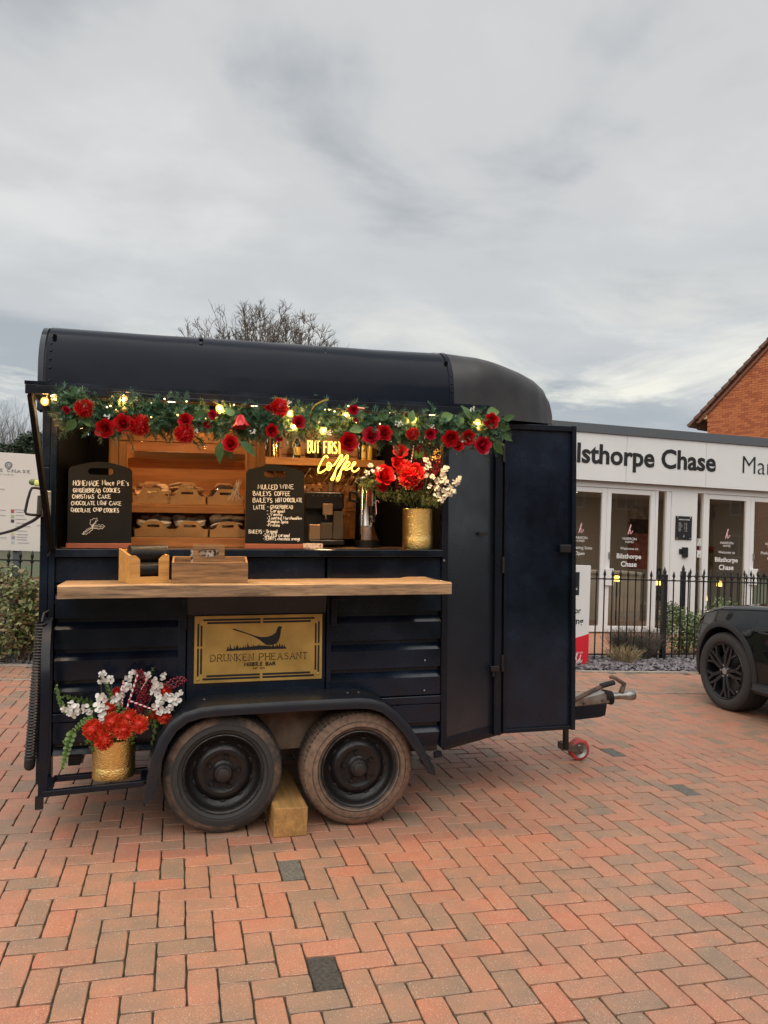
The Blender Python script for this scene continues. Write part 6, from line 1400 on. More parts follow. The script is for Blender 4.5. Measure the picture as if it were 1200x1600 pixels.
def leaf(x0, x1, fr=.085, zb=.13, z1=2.495):
    d = MB(); ox = x0 - O0.x; w = x1 - x0; y0, y1 = .02, .085
    d.box(ox, ox+fr, y0, y1, .03, z1); d.box(ox+w-fr, ox+w, y0, y1, .03, z1); d.box(ox+fr, ox+w-fr, y0+.001, y1, .03, zb); d.box(ox+fr, ox+w-fr, y0+.001, y1, z1-fr, z1)
    o = d.build('door', upvc, off, bevel=.004)
    g_ = MB(); g_.add([(ox+fr-.002,.05,zb-.002),(ox+w-fr+.002,.05,zb-.002),(ox+w-fr+.002,.05,z1-fr+.002),(ox+fr-.002,.05,z1-fr+.002)], [(0,1,2,3)]); g_.build('pane', wg, o); return o
def slim(x0, x1):
    g_ = MB(); g_.add([(x0-O0.x,.055,.1),(x1-O0.x,.055,.1),(x1-O0.x,.055,2.48),(x0-O0.x,.055,2.48)], [(0,1,2,3)]); s_ = MB(); s_.box(x0-O0.x, x1-O0.x, .03, .10, .02, .098); f_ = s_.build('sidelight', upvc, off); g_.build('pane', wg, f_)
xd = [fx(876), fx(949), fx(1025)]
leaf(fx(820)+.005, fx(876)-.003); d1 = leaf(xd[0], xd[1]-.002); d2 = leaf(xd[1]+.002, xd[2]); slim(fx(1029), fx(1042)); ob('mullion', fx(1025)+.001, fx(1029)-.001, YF_+.01, YF_+.1, .02, 2.498, upvc); ob('mullion', fx(1042)+.001, fx(1049)-.002, YF_+.01, YF_+.1, .02, 2.498, upvc)
slim(fx(1089)+.01, fx(1100)); ob('mullion', fx(1100)+.001, fx(1103), YF_+.01, YF_+.1, .02, 2.498, upvc)
d3 = leaf(fx(1103)+.003, fx(1174)-.002); d4 = leaf(fx(1174)+.002, fx(1245)); leaf(fx(1245)+.005, fx(1300)-.005)
for dd, px_, py_ in ((d1, 951, 901), (d3, 1177, 901)):
    c_ = gy(px_, py_, YF_) - O0; m_ = MB(); m_.box(c_.x-.085, c_.x+.085, -.025, .018, c_.z-.15, c_.z+.14); m_.build('lock_plate', upvc, dd, bevel=.006)
    m_ = MB(); m_.box(c_.x-.012, c_.x+.012, -.012, .018, c_.z+.30, c_.z+.42); m_.build('handle', steel, dd, bevel=.003)
blk = mat('black_lettering', (.008,.008,.009), .5); wht = mat('white_lettering', (.72,.71,.69), .6); redl = mat('red_lettering', (.55,.02,.05), .5)
a_ = gy(872, 724, YF_-.12); b_ = gy(1118, 737, YF_-.12); put_text('lettering', 'Bilsthorpe Chase', Vector((a_.x-O0.x, -.122, 2.895)), VX, VZ, b_.x - a_.x, .33, blk, off, bold=.026, depth=.006)
a_ = gy(1160, 737, YF_-.12); put_text('lettering', 'Marketing Suite', Vector((a_.x-O0.x, -.122, 2.895)), VX, VZ, 2.7, .33, blk, off, bold=-.012, depth=.006)
def script_h(m_, c_, s_, Y):
    for pl in ([(-.35,-.5),(-.05,.1),(.18,.75),(.22,1.0),(.12,1.0),(-.02,.5),(-.18,-.1),(-.32,-.7)], [(-.3,-.6),(-.1,-.1),(.1,.12),(.16,0),(.06,-.35),(.1,-.6),(.3,-.45),(.5,-.2),(.62,.0)]):
        m_.tube(smoothp([Vector((c_.x + p[0]*s_, Y, c_.z + p[1]*s_)) for p in pl], 3), s_*.055, 4)
def door_print(dd, cxp, big, small, sub=None, Ypl=.049):
    c_ = gy(cxp[0], cxp[1], YF_+.05) - O0
    m_ = MB(); script_h(m_, c_ + Vector((0,0,.0)), .10, Ypl); m_.build('logo', mat('pink_white_logo', (.75,.42,.44), .6), dd)
    put_text('lettering', 'HARRON', Vector((c_.x, Ypl+.0, c_.z-.165)), VX, VZ, .27, None, wht, dd, depth=.001, align='c'); put_text('lettering', 'HOMES', Vector((c_.x, Ypl, c_.z-.215)), VX, VZ, .16, None, wht, dd, depth=.001, align='c')
    z = c_.z - .335
    for tx, w, bold, dz in small: put_text('lettering', tx, Vector((c_.x, Ypl, z)), VX, VZ, w, None, wht, dd, bold=bold, depth=.001, align='c'); z -= dz
door_print(d2, (984, 829), 1, [('Welcome to', .35, 0, .15), ('Bilsthorpe', .48, .02, .14), ('Chase', .31, .02, .2)])
door_print(d3, (1136, 836), 1, [('Welcome to', .35, 0, .15), ('Bilsthorpe', .48, .02, .14), ('Chase', .31, .02, .2)])
door_print(d1, (907, 827), 1, [('Marketing Suite', .46, 0, .10), ('Open', .18, .01, .1)]); door_print(d4, (1206, 838), 1, [('Marketing Suite', .46, 0, .10), ('Open', .18, .01, .1)])
# plaque with opening hours, entry phone
pl0, pl1 = gy(1056, 806, YF_-.02), gy(1080, 844, YF_-.02)
plq = ob('opening_hours_plaque', pl0.x, pl1.x, YF_-.03, YF_-.011, pl1.z, pl0.z, inkm, .003)
w_ = pl1.x - pl0.x; h_ = pl0.z - pl1.z
put_text('lettering', 'OPENING HOURS', Vector(((pl0.x+pl1.x)/2-O0.x, -.031, pl0.z - h_*.17)), VX, VZ, w_*.7, None, wht, plq, bold=.02, depth=.001, align='c')
for i, dn_ in enumerate(('Monday', 'Tuesday', 'Wednesday', 'Thursday', 'Friday', 'Saturday', 'Sunday')):
    z = pl0.z - h_*(.31 + .055*i); put_text('lettering', dn_, Vector((pl0.x + w_*.16 - O0.x, -.031, z)), VX, VZ, None, h_*.030, wht, plq, depth=.001); put_text('lettering', '10 - 5pm', Vector((pl0.x + w_*.52 - O0.x, -.031, z)), VX, VZ, None, h_*.030, wht, plq, depth=.001)
m_ = MB(); script_h(m_, Vector(((pl0.x+pl1.x)/2-O0.x, 0, pl0.z - h_*.85)), h_*.06, -.0315); m_.build('logo', wht, plq)
for u, v in ((.1,.05),(.9,.05),(.1,.95),(.9,.95)):
    m_ = MB(); m_.sphere((pl0.x + u*w_ - O0.x, -.031, pl0.z - v*h_), .014, 8, 5, (1,.5,1)); m_.build('screw', steel, plq, smooth=True)
a_, b_ = gy(1066, 855, YF_-.02), gy(1073, 871, YF_-.02); ob('entry_phone', a_.x, b_.x, YF_-.06, YF_-.011, b_.z, a_.z, blackm, .006); ob('entry_phone', a_.x-.06, a_.x-.001, YF_-.04, YF_-.011, b_.z+.06, a_.z-.03, blackm, .004)
for px_, py_, c in ((1092,846,(.55,.58,.50)),(1092,864,(.70,.70,.68))):
    a_ = gy(px_, py_, YF_+.05); ob('notice', a_.x-.04, a_.x+.06, YF_+.048, YF_+.052, a_.z-.08, a_.z+.05, mat('notice_paper', c, .7, col2=(.2,.2,.2), vscale=30, contrast=(.38,.42)), 0)
# lit ceiling panels
for x, Y in ((6.9, 13.0), (9.2, 13.0), (11.2, 13.0), (8.0, 15.2)):
    t_ = thing('ceiling_light', 'square lit ceiling panel light inside the glazed office', 'light', (x, Y, 2.655), group='ceiling lights of the office')
    m_ = MB(); m_.box(-.3,.3,-.3,.3,-.035,.0); m_.build('frame', upvc, t_); m_ = MB(); m_.box(-.27,.27,-.27,.27,-.040,-.0355); m_.build('diffuser', mat('panel_diffuser', (1,.95,.85), .5, emit=2.0, ecol=(1,.92,.78)), t_)
    ld = bpy.data.lights.new('panel_light', 'AREA'); ld.energy = 10.0; ld.size = .5; ld.color = (1.0,.86,.68); lo_ = bpy.data.objects.new('panel_light', ld); COL.objects.link(lo_); lo_.parent = t_; lo_.location = (0,0,-.06)
# furniture seen through the glass
def simple(name, label, cat, loc, parts, rz=0, group=None):
    t_ = thing(name, label, cat, loc, rz, group)
    for nm, bxs, m in parts:
        m_ = MB()
        for b_ in bxs: m_.box(*b_)
        m_.build(nm, m, t_, bevel=.005)
    return t_
deskw = mat('desk_white', (.45,.42,.38), .5); dwood = wood('office_wood', (.20,.11,.06), (.12,.065,.035))
simple('reception_desk', 'pale reception desk behind the left glazed door', 'desk', (8.3, 13.9, .02), [('desk_top', [(-.7,.7,-.35,.35,.92,.97)], deskw), ('desk_front', [(-.68,.68,-.33,-.29,0,.918)], deskw), ('desk_side', [(-.68,-.64,-.288,.33,0,.918)], deskw), ('desk_side', [(.64,.68,-.288,.33,0,.918)], deskw)])
simple('office_chair', 'black upholstered office chair beside the reception desk', 'chair', (9.6, 13.6, .02), [('seat', [(-.25,.25,-.25,.25,.42,.52)], blackm), ('backrest', [(-.25,.25,.22,.30,.53,1.05)], blackm), ('leg', [(-.23,-.19,-.23,-.19,0,.418)], blackm), ('leg', [(.19,.23,-.23,-.19,0,.418)], blackm), ('leg', [(-.23,-.19,.19,.23,0,.418)], blackm), ('leg', [(.19,.23,.19,.23,0,.418)], blackm)])
shade = mat('lit_lampshade', (1,.7,.25), .6, emit=2.2, ecol=(1,.62,.14))
for i, (px_, py_, lab) in enumerate(((964,904,'small lit yellow lamp behind the welcome door'), (1028,910,'small lit yellow lamp behind the sidelight'), (1124,912,'lit yellow table lamp behind the right door'), (1100,934,'larger lit yellow lamp beside the white pillar'))):
    Yl = 12.6; c_ = gy(px_, py_, Yl); t_ = thing('table_lamp', lab, 'lamp', (c_.x, Yl, .02)); h_ = c_.z - .02; r_ = .05 if i < 3 else .062
    m_ = MB(); m_.lathe([(r_,h_-.05),(r_*.85,h_+.05)], 20); m_.build('lamp_shade', shade, t_, smooth=True)
    m_ = MB(); m_.lathe([(.0,0),(.10,0),(.10,.02),(.015,.03),(.015,h_-.05)], 16); m_.build('stand', blackm, t_, smooth=True)
for px_, py_, w, h, c in ((1000,812,.42,.5,(.30,.26,.20)),(1004,850,.5,.9,(.34,.10,.08)),(1150,800,.9,.35,(.25,.25,.24)),(1140,860,1.5,.12,(.42,.03,.03)),(1145,885,1.6,.55,(.25,.24,.10)),(1195,800,.9,.5,(.22,.2,.2))):
    c_ = gy(px_, py_, 17.2); tag(ob('wall_poster', c_.x-w*.7, c_.x+w*.7, 17.27, 17.295, c_.z-h*.7, c_.z+h*.7, mat('poster', c, .6, var=.6, vscale=4), 0), None, None)
# ================================================================ RAILINGS
iron = mat('black_iron', (.008,.008,.009), .4)
def picket_mesh(h):
    q = MB(); q.tube([(0,0,.02),(0,0,h-.14)], .0095, 6); q.lathe([(.010,h-.15),(.021,h-.135),(.021,h-.125),(.009,h-.115),(.012,h-.095),(.020,h-.075),(.013,h-.04),(.0,h)], 8); return q.mesh('picket', iron, smooth=45)
pk = picket_mesh(1.21); pk2 = picket_mesh(1.21)
def railing(label, x0, x1, Y, posts, first, gap, zr=1.075, top=None):
    t_ = thing('iron_railing', label, 'railing', (x0, Y, 0))
    for z, hh in ((zr, .016), (.085, .016)):
        m_ = MB(); m_.box(0, x1-x0, -.02, .02, z-hh/2, z+hh/2); m_.build('rail', iron, t_)
    x = first
    while x < x1:
        if all(abs(x - p) > .05 for p in posts): child(pk, 'picket', t_, (x - x0, 0, 0))
        x += gap
    for p in posts:
        m_ = MB(); m_.box(-.03,.03,-.03,.03,0,1.13); m_.lathe([(.045,1.13),(.045,1.15),(.02,1.165),(.026,1.19),(.012,1.23),(0,1.27)], 8); o = m_.build('post', iron, t_, smooth=40); o.location = (p - x0, 0, 0)
    return t_
YR = 9.08
px0 = [gy(x, 903, YR).x for x in (932.5, 944.8, 957, 969, 981.5)]; gap = (px0[4]-px0[0])/4
railing('black iron railing with spear tops in front of the glazed office', 3.5, 9.6, YR, [gy(1038.5,903,YR).x, gy(1038.5,903,YR).x - 15*gap, gy(1038.5,903,YR).x + 15*gap], px0[0] - 15*gap, gap)
# second run behind, along the office forecourt
YR2 = 10.4; xs = gy(1065, 895, YR2).x
railing('second black iron railing standing nearer the office wall', xs, 9.9, YR2, [xs+.03], xs + .16, .125, 1.085)
lg = [gy(x, 860, 9.35).x for x in (10.5, 29, 47.5)]
railing('black iron railing in front of the site plan board', -4.2, -.9, 9.45, [], gy(10.5,860,9.45).x - 20*(lg[1]-lg[0]), (lg[1]-lg[0])*1.01, 1.09)
# ================================================================ TOTEM SIGN
tw = 0.86; xr = gy(923, 900, 8.72).x; zt_ = gy(915, 883.5, 8.72).z
tot = thing('parking_sign', 'white and red visitor parking sign board standing in the slate', 'sign', (xr - tw/2, 8.72, 0)); TT = Vector((xr - tw/2, 8.72, 0))
m_ = MB(); m_.box(-tw/2, tw/2, 0, .05, .0, zt_); m_.build('board', white, tot, bevel=.004)
m_ = MB(); m_.prism([(-tw/2,-.0012,.002),(tw/2,-.0012,.002),(tw/2,-.0012,.40)] + [(tw/2 - tw*i/10, -.0012, .40 - .16*math.sin(i/10*1.57)) for i in range(1,11)], (0,-.0015,0)); m_.build('red_band', mat('sign_red', (.62,.015,.03), .45), tot)
def tp(px_, py_): v = gy(px_, py_, 8.715) - TT; return v
a_, b_ = tp(906, 894), tp(906, 930); m_ = MB(); m_.box(a_.x-.25, a_.x, -.003, -.0005, b_.z, a_.z); m_.build('logo_square', inkm, tot)
m_ = MB(); script_h(m_, Vector((a_.x-.12, 0, a_.z-.12)), .085, -.005); m_.build('logo', redl, tot)
put_text('lettering', 'HARRON', Vector((a_.x-.03, -.005, tp(900,922).z)), VX, VZ, .20, None, wht, tot, depth=.001, align='r'); put_text('lettering', 'HOMES', Vector((a_.x-.08, -.005, tp(900,928.5).z)), VX, VZ, .12, None, wht, tot, depth=.001, align='r')
put_text('lettering', 'Visitor', Vector((tp(908,958).x, -.002, tp(908,958).z)), VX, VZ, .27, None, blk, tot, bold=.02, depth=.001, align='r'); put_text('lettering', 'Parking', Vector((tp(911.5,975).x, -.002, tp(911,975).z)), VX, VZ, .33, None, blk, tot, bold=.02, depth=.001, align='r')
put_text('lettering', 'harronhomes.co.uk', Vector((tp(911,1021).x, -.004, tp(911,1021).z)), VX, VZ, .33, None, wht, tot, depth=.001, align='r')
m_ = MB(); script_h(m_, tp(900,1030), .07, -.004); script_h(m_, tp(906,1031), .06, -.004); m_.build('logo', wht, tot)
# ================================================================ SITE PLAN BOARD (left)
Yb_ = 9.75; a_ = gy(71, 711, Yb_); b_ = gy(66, 862, Yb_); x1_ = (a_.x+b_.x)/2 ; wB = 2.44
sp_ = thing('site_plan_board', 'large off-white site plan board on posts behind the hedge', 'sign', (x1_ - wB/2, Yb_, 0)); S0 = Vector((x1_ - wB/2, Yb_, 0))
boardm = mat('board_cream', (.66,.61,.55), .55)
m_ = MB(); m_.box(-wB/2, wB/2, 0, .03, b_.z, a_.z); m_.build('board', boardm, sp_, bevel=.003)
for x in (-.95, .95): m_ = MB(); m_.box(x-.04, x+.04, .031, .1, 0, a_.z-.1); m_.build('post', grey, sp_)
def bp(px_, py_): return gy(px_, py_, Yb_) - S0
c_ = bp(13.5, 727); gt_ = mat('board_grey_print', (.16,.16,.18), .6); gt2 = mat('board_fine_print', (.34,.33,.33), .6)
m_ = MB(); m_.lathe([(.030,-.002),(.042,-.002)], 20, (c_.x, 0, c_.z), 'Y')
for k in range(8): an = k*math.pi/4; m_.tube([(c_.x+math.cos(an)*.012,-.003,c_.z+math.sin(an)*.012),(c_.x+math.cos(an)*.028,-.003,c_.z+math.sin(an)*.028)], .004, 4)
m_.build('logo', gt_, sp_)
m_ = MB(); e_ = bp(47, 739); stroke_mesh(m_, 'BILSTHORPE CHASE', Vector((e_.x-.78, -.003, e_.z)), VX, VZ, .03, .78, r=.0028, serif=True, gap=.35); m_.build('lettering', gt_, sp_)
m_ = MB(); e_ = bp(21, 743); stroke_mesh(m_, 'BILSTHORPE', Vector((e_.x-.2, -.003, e_.z)), VX, VZ, .014, .2, r=.0012, gap=.35); m_.build('lettering', gt2, sp_)
rr = random.Random(8); m_ = MB()
for px_, py_, w in ((17,796,.16),(25,800,.10),(24,805,.10),(24,811,.12),(25,817,.12),(24,822,.16),(19,829,.16),(26,835,.12),(26,839,.11),(26,843,.11),(0,764,.05),(0,797,.06),(0,805,.06),(0,840,.07),(58,821,.05),(28,848,.12)):
    e_ = bp(px_, py_); m_ = MB(); m_.box(e_.x, e_.x+w, -.003, -.0005, e_.z-.004, e_.z+.004); m_.build('print_line', gt2, sp_)
pass
for px_, py_, c in ((17,799,(.45,.06,.07)),(17,807,(.30,.42,.18)),(17,814,(.04,.04,.05)),(17,834,(.55,.50,.25)),(18,840,(.28,.27,.30)),(17,847,(.45,.50,.5))):
    e_ = bp(px_, py_); m_ = MB(); m_.box(e_.x, e_.x+.035, -.003, -.0005, e_.z-.018, e_.z+.018); m_.build('key_swatch', mat('print_swatch', c, .6), sp_)
# ================================================================ FOLIAGE
def leafball(q, c_, rad, n_, s0, s1, rr, mi=0, flat=.5, shell=.35):
    for k in range(n_):
        d = Vector((rr.gauss(0,1), rr.gauss(0,1), rr.gauss(0,1))).normalized(); t_ = (shell + (1-shell)*rr.random())**.7
        p = Vector(c_) + Vector((d.x*rad[0], d.y*rad[1], d.z*rad[2]))*t_; s_ = rr.uniform(s0, s1)
        M_ = Matrix.Translation(p) @ Euler((rr.gauss(0,.7), rr.gauss(0,.7), rr.uniform(0,6.28))).to_matrix().to_4x4()
        q.add([M_ @ Vector(v) for v in ((0,-s_,0),(s_*flat,0,s_*.15),(0,s_,0),(-s_*flat,0,s_*.15))], [(0,1,2,3)], mi)
def shrub(name, label, cat, loc, blobs, mats_, s0, s1, n_, seed, stems=8, group=None, flat=.5):
    rr = random.Random(seed); t_ = thing(name, label, cat, loc, group=group); q = MB()
    for (c_, rad, w) in blobs:
        for mi in range(len(mats_)): leafball(q, c_, rad, int(n_*w/len(mats_)), s0, s1, rr, mi, flat)
    q.build('foliage', mats_, t_, fix=False); m_ = MB()
    for k in range(stems):
        a = rr.random()*6.28; c_, rad, w = rr.choice(blobs); e_ = Vector(c_) + Vector((rr.gauss(0,.4)*rad[0], rr.gauss(0,.4)*rad[1], rad[2]*rr.uniform(.2,.7)))
        m_.tube([(rr.gauss(0,.05)+c_[0]*.3, rr.gauss(0,.05)+c_[1]*.3, 0), e_*.5 + Vector((0,0,.05)), e_], [.010,.007,.003], 5)
    m_.build('stem', stemm, t_); return t_
ph1 = mat('hedge_olive', (.19,.22,.075), .40, col2=(.11,.15,.045), vscale=6); ph2 = mat('hedge_russet', (.29,.18,.10), .40, col2=(.19,.14,.07), vscale=6); ph3 = mat('hedge_pale', (.33,.33,.16), .40)
hx = gy(20, 950, 9.05).x
shrub('hedge', 'olive and russet evergreen hedge in front of the site plan board', 'hedge', (hx, 9.05, 0), [((-.1,0,.55),(.42,.32,.52),1.0), ((.28,.05,.5),(.3,.3,.45),.7), ((-.75,.05,.55),(.5,.3,.55),.9), ((.65,.1,.45),(.35,.3,.42),.7)], [ph1, ph2, ph1, ph3], .024, .046, 2300, 5, 14)
# sword-leaved plant behind the hedge
t_ = thing('sword_leaf_plant', 'spiky sword-leaved plant rising behind the hedge', 'plant', (hx+.15, 9.55, 0)); rr = random.Random(3); q = MB()
for k in range(34):
    a = rr.random()*6.28; L_ = rr.uniform(.7,1.15); out = rr.uniform(.15,.6); s2 = Vector((-math.sin(a), math.cos(a), 0)); rows = []
    for i in range(6):
        v = i/5; c_ = Vector((math.cos(a)*out*v*v, math.sin(a)*out*v*v, L_*v - .25*out*v**3)); w = .022*(1-v**2)+.002; rows.append([c_ - s2*w, c_ + s2*w])
    q.grid(rows)
q.build('leaf_blades', mat('sword_leaf', (.13,.17,.06), .4, col2=(.08,.11,.04), vscale=6), t_, fix=False)
g1 = mat('shrub_green', (.12,.18,.05), .5, col2=(.06,.11,.03), vscale=8); g2 = mat('shrub_pale', (.38,.38,.22), .5, col2=(.22,.25,.13), vscale=8)
c_ = gy(1066, 985, 9.55); shrub('variegated_shrub', 'green and cream variegated shrub behind the railing post', 'shrub', (c_.x, 9.6, 0), [((0,0,.35),(.34,.28,.34),1.0), ((.42,.05,.32),(.34,.28,.32),1.0), ((.8,.1,.42),(.32,.28,.42),1.0), ((.95,.0,.3),(.35,.25,.3),.8), ((-.12,.05,.55),(.18,.18,.2),.4)], [g1, g1, g2], .016, .032, 1700, 6, 12)
# dry lavender and grass tuft: fine upright stalks
def tuft(name, label, cat, loc, r, h, n_, m, seed, lean=.6, th=.0022):
    rr = random.Random(seed); q = MB()
    for k in range(n_):
        a = rr.random()*6.28; b_ = r*.55*math.sqrt(rr.random()); p = Vector((math.cos(a)*b_, math.sin(a)*b_*.7, 0)); L_ = h*rr.uniform(.55,1.05); d = Vector((math.cos(a)*lean*rr.random() + rr.gauss(0,.15), math.sin(a)*lean*rr.random()*.7 + rr.gauss(0,.15), 1)).normalized()
        q.tube([p, p + d*L_*.55 + Vector((0,0,.02)), p + d*L_], [th, th*.8, th*.4], 3, caps=False)
        for j in range(3):
            p2 = p + d*L_*rr.uniform(.4,.95); d2 = (d + Vector((rr.gauss(0,.5), rr.gauss(0,.5), rr.gauss(0,.3)))).normalized(); q.tube([p2, p2 + d2*L_*.22], [th*.8, th*.4], 3, caps=False)
    o = q.build(name, m, fix=False); o.location = loc; return tag(o, label, cat)
c_ = gz(995, 1022); tuft('lavender_bush', 'dry grey lavender bush against the iron railings', 'shrub', (gy(996,1000,9.2).x, 9.22, 0), .46, .42, 900, mat('dry_lavender', (.13,.105,.085), .85, col2=(.08,.07,.05), vscale=10), 4, .9)
tuft('grass_tuft', 'small straw-coloured ornamental grass tuft in the slate', 'grass', (gy(975,1022,8.85).x, 8.85, 0), .26, .26, 170, mat('straw_grass', (.34,.25,.13), .8, col2=(.2,.15,.08), vscale=10), 5, 1.3, .0025)
# ---------------------------------------------------------------- trees
barkm = mat('bare_bark', (.10,.078,.06), .85, var=.3, vscale=2)
def bare_tree(label, loc, h, spread, seed, levels=6, trunk=.28, trunk_h=.28, group=None, wid=1.0, tr=.55):
    rr = random.Random(seed); t_ = thing('bare_tree', label, 'tree', loc, group=group); qt = MB(); qc = MB()
    def br(p, d, L_, r, lv, q):
        mid = p + d*L_*.5 + Vector((rr.gauss(0,.03), rr.gauss(0,.03), rr.gauss(0,.02)))*L_; e_ = p + d*L_ + Vector((rr.gauss(0,.05), rr.gauss(0,.05), 0))*L_
        q.tube([p, mid, e_], [r, r*.82, r*.66], 7 if lv <= 1 else (5 if lv == 2 else 3), caps=False)
        if lv >= levels: return
        n_ = 3 if lv < 3 else rr.choice((2,3,3))
        if lv == 0: n_ = 6
        for k in range(n_):
            a = 6.283*(k + rr.random()*.7)/n_; tilt = rr.uniform(.25,.75)*spread if lv == 0 else rr.uniform(.22,.62)
            u = d.orthogonal().normalized(); w = d.cross(u); nd = (d*math.cos(tilt) + (u*math.cos(a) + w*math.sin(a))*math.sin(tilt)).normalized(); nd = (nd + Vector((0,0,.16))).normalized()
            st_ = p.lerp(e_, rr.uniform(.65,1.0)) if lv > 0 else p.lerp(e_, rr.uniform(.75,1.0))
            br(st_, nd, L_*rr.uniform(.60,.82) if lv > 0 else h*.30*rr.uniform(.8,1.1), r*tr*rr.uniform(.85,1.1), lv+1, qc)
    br(Vector((0,0,0)), Vector((0,0,1)), h*trunk_h, trunk, 0, qt)
    qt.build('trunk', barkm, t_, smooth=60, fix=False); c_ = qc.build('crown', barkm, t_, fix=False); c_.scale = (wid, wid, 1); return t_
def crown_tree(label, loc, h, rx, seed):
    """winter crown: limbs fan up from a short trunk to points spread through a rounded crown, each with side twigs"""
    rr = random.Random(seed); t_ = thing('bare_tree', label, 'tree', loc); qt = MB(); qc = MB(); zc, rz_ = h*.58, h*.42
    def twig(p, d, L_, r, lv):
        e_ = p + d*L_ + Vector((rr.gauss(0,.08), rr.gauss(0,.08), rr.gauss(0,.05)))*L_; qc.tube([p, (p+e_)/2 + Vector((rr.gauss(0,.06), rr.gauss(0,.06), 0))*L_, e_], [r, r*.8, r*.6], 3, caps=False)
        if lv == 0: return
        for k in range(rr.choice((2,3,3))):
            nd = (d + Vector((rr.gauss(0,.5), rr.gauss(0,.5), rr.gauss(.15,.35)))).normalized(); twig(p.lerp(e_, rr.uniform(.3,.95)), nd, L_*rr.uniform(.5,.8), max(.009, r*.7), lv-1)
    qt.tube([(0,0,0),(.1,0,h*.1),(.0,.1,h*.2)], [.40,.33,.30], 10, caps=False)
    for k in range(360):
        v = (k+.5)/360; az = k*2.39996; pol = math.acos(1 - 1.12*v); rad = rr.uniform(.55,.92)
        tg = Vector((math.sin(pol)*math.cos(az)*rx*rad, math.sin(pol)*math.sin(az)*rx*rad, zc + math.cos(pol)*rz_*rad)); b0 = Vector((rr.gauss(0,.08), rr.gauss(0,.08), h*rr.uniform(.12,.2)))
        P_ = []
        for i in range(8):
            u = i/7; mid = Vector((tg.x*.55, tg.y*.55, b0.z + (tg.z - b0.z)*.40)); P_.append(b0*(1-u)**2 + mid*2*u*(1-u) + tg*u*u + Vector((rr.gauss(0,.09), rr.gauss(0,.09), rr.gauss(0,.06)))*(u > 0))
        r0 = rr.uniform(.05,.10); qc.tube(P_, [r0*(1-.82*i/7) for i in range(8)], 4, caps=False)
        for m in range(17):
            i = rr.randint(3, 7); p = P_[i]; d = ((P_[i] - P_[i-1]).normalized() + Vector((rr.gauss(0,.55), rr.gauss(0,.55), rr.gauss(.25,.3)))).normalized(); twig(p, d, rr.uniform(.35,.7), .016, 2)
    qt.build('trunk', barkm, t_, smooth=60, fix=False); qc.build('crown', barkm, t_, fix=False); return t_
crown_tree('broad bare winter tree standing behind the trailer roof', (3.9, 40, 0), 13.3, 5.3, 12)
for i, (px_, Y, h) in enumerate(((-10, 46, 6.3), (22, 44, 6.2), (38, 47, 6.0), (-40, 45, 7.0))):
    c_ = gy(px_, 700, Y); bare_tree('thin bare sapling in the far thicket left of the trailer', (c_.x, Y, 0), h*1.25, .8, 40+i, 5, .09, .25, 'saplings of the far thicket', .8)
evg = mat('evergreen_dark', (.035,.055,.028), .6, col2=(.018,.03,.015), vscale=2)
for i, (px_, py_, Y, w, lab) in enumerate(((54, 672, 42, 1.0, 'rounded dark evergreen beyond the site plan board'), (8, 690, 43, 1.2, 'low dark evergreen under the bare saplings'))):
    top = gy(px_, py_, Y); shrub('evergreen_tree', lab, 'tree', (top.x, Y, 0), [((0,0,top.z-1.0),(1.0*w,1.0,.95),1.0), ((.8*w,0,top.z-1.5),(1.0*w,1.0,.9),.8), ((-.6*w,0,top.z-1.9),(1.0*w,1.0,1.0),.8), ((.2,0,top.z-3.0),(1.5*w,1.3,1.6),1.0)], [evg], .07, .15, 2600, 60+i, 6)
# far hedge line so the horizon is closed
rr = random.Random(77); q = MB()
for k in range(15000):
    x = rr.uniform(-70, 90); z = (2.5 + .5*math.sin(x*.35) + .3*math.sin(x*1.3))*rr.random() ; s_ = rr.uniform(.18,.42); p = Vector((x, 55 + rr.uniform(-1.5,1.5), max(.05, z)))
    M_ = Matrix.Translation(p) @ Euler((rr.uniform(0,6), rr.uniform(0,6), rr.uniform(0,6))).to_matrix().to_4x4(); q.add([M_ @ Vector(v) for v in ((0,-s_,0),(s_*.6,0,0),(0,s_,0),(-s_*.6,0,0))], [(0,1,2,3)])
o = q.build('distant_hedgerow', evg, fix=False); tag(o, 'dark hedgerow far behind the trailer', 'hedgerow', kind='stuff')
# ================================================================ BRICK HOUSE (right, behind the office)
# its gable end faces the trailer side; the gable runs from the far left eaves towards the camera
HR = R(-74); HU = Vector((math.cos(HR), math.sin(HR), 0)); HV = Vector((-math.sin(HR), math.cos(HR), 0)); HP = gy(1078, 665, 22.5); HP.z = 0
def hplane(px_, py_):
    d = Vector(ray(px_, py_)); c_ = Vector(CAM); t_ = (HP - c_).dot(HV)/d.dot(HV); p = c_ + d*t_ - HP; return Vector((p.dot(HU), 0, p.z))
e0 = hplane(1078, 665); e1 = hplane(1200, 533); c0 = hplane(1105, 672); slope = (e1.z - e0.z)/(e1.x - e0.x); xw = c0.x
house = thing('brick_house', 'red brick gable end house with brown tiled verge behind the office', 'house', tuple(HP + HU*xw), HR)
print('HOUSE', e0, e1, c0, slope)
hb_c1, hb_c2, hb_m = (.52,.150,.055), (.42,.112,.045), (.52,.35,.23)
hm = bpy.data.materials.new('house_brickwork'); hm.use_nodes = True; t = hm.node_tree; b = t.nodes['Principled BSDF']; tcn = t.nodes.new('ShaderNodeTexCoord'); mp = t.nodes.new('ShaderNodeMapping'); mp.inputs['Rotation'].default_value = (math.pi/2, 0, 0)
bt = t.nodes.new('ShaderNodeTexBrick'); t.links.new(tcn.outputs['Object'], mp.inputs[0]); t.links.new(mp.outputs[0], bt.inputs['Vector'])
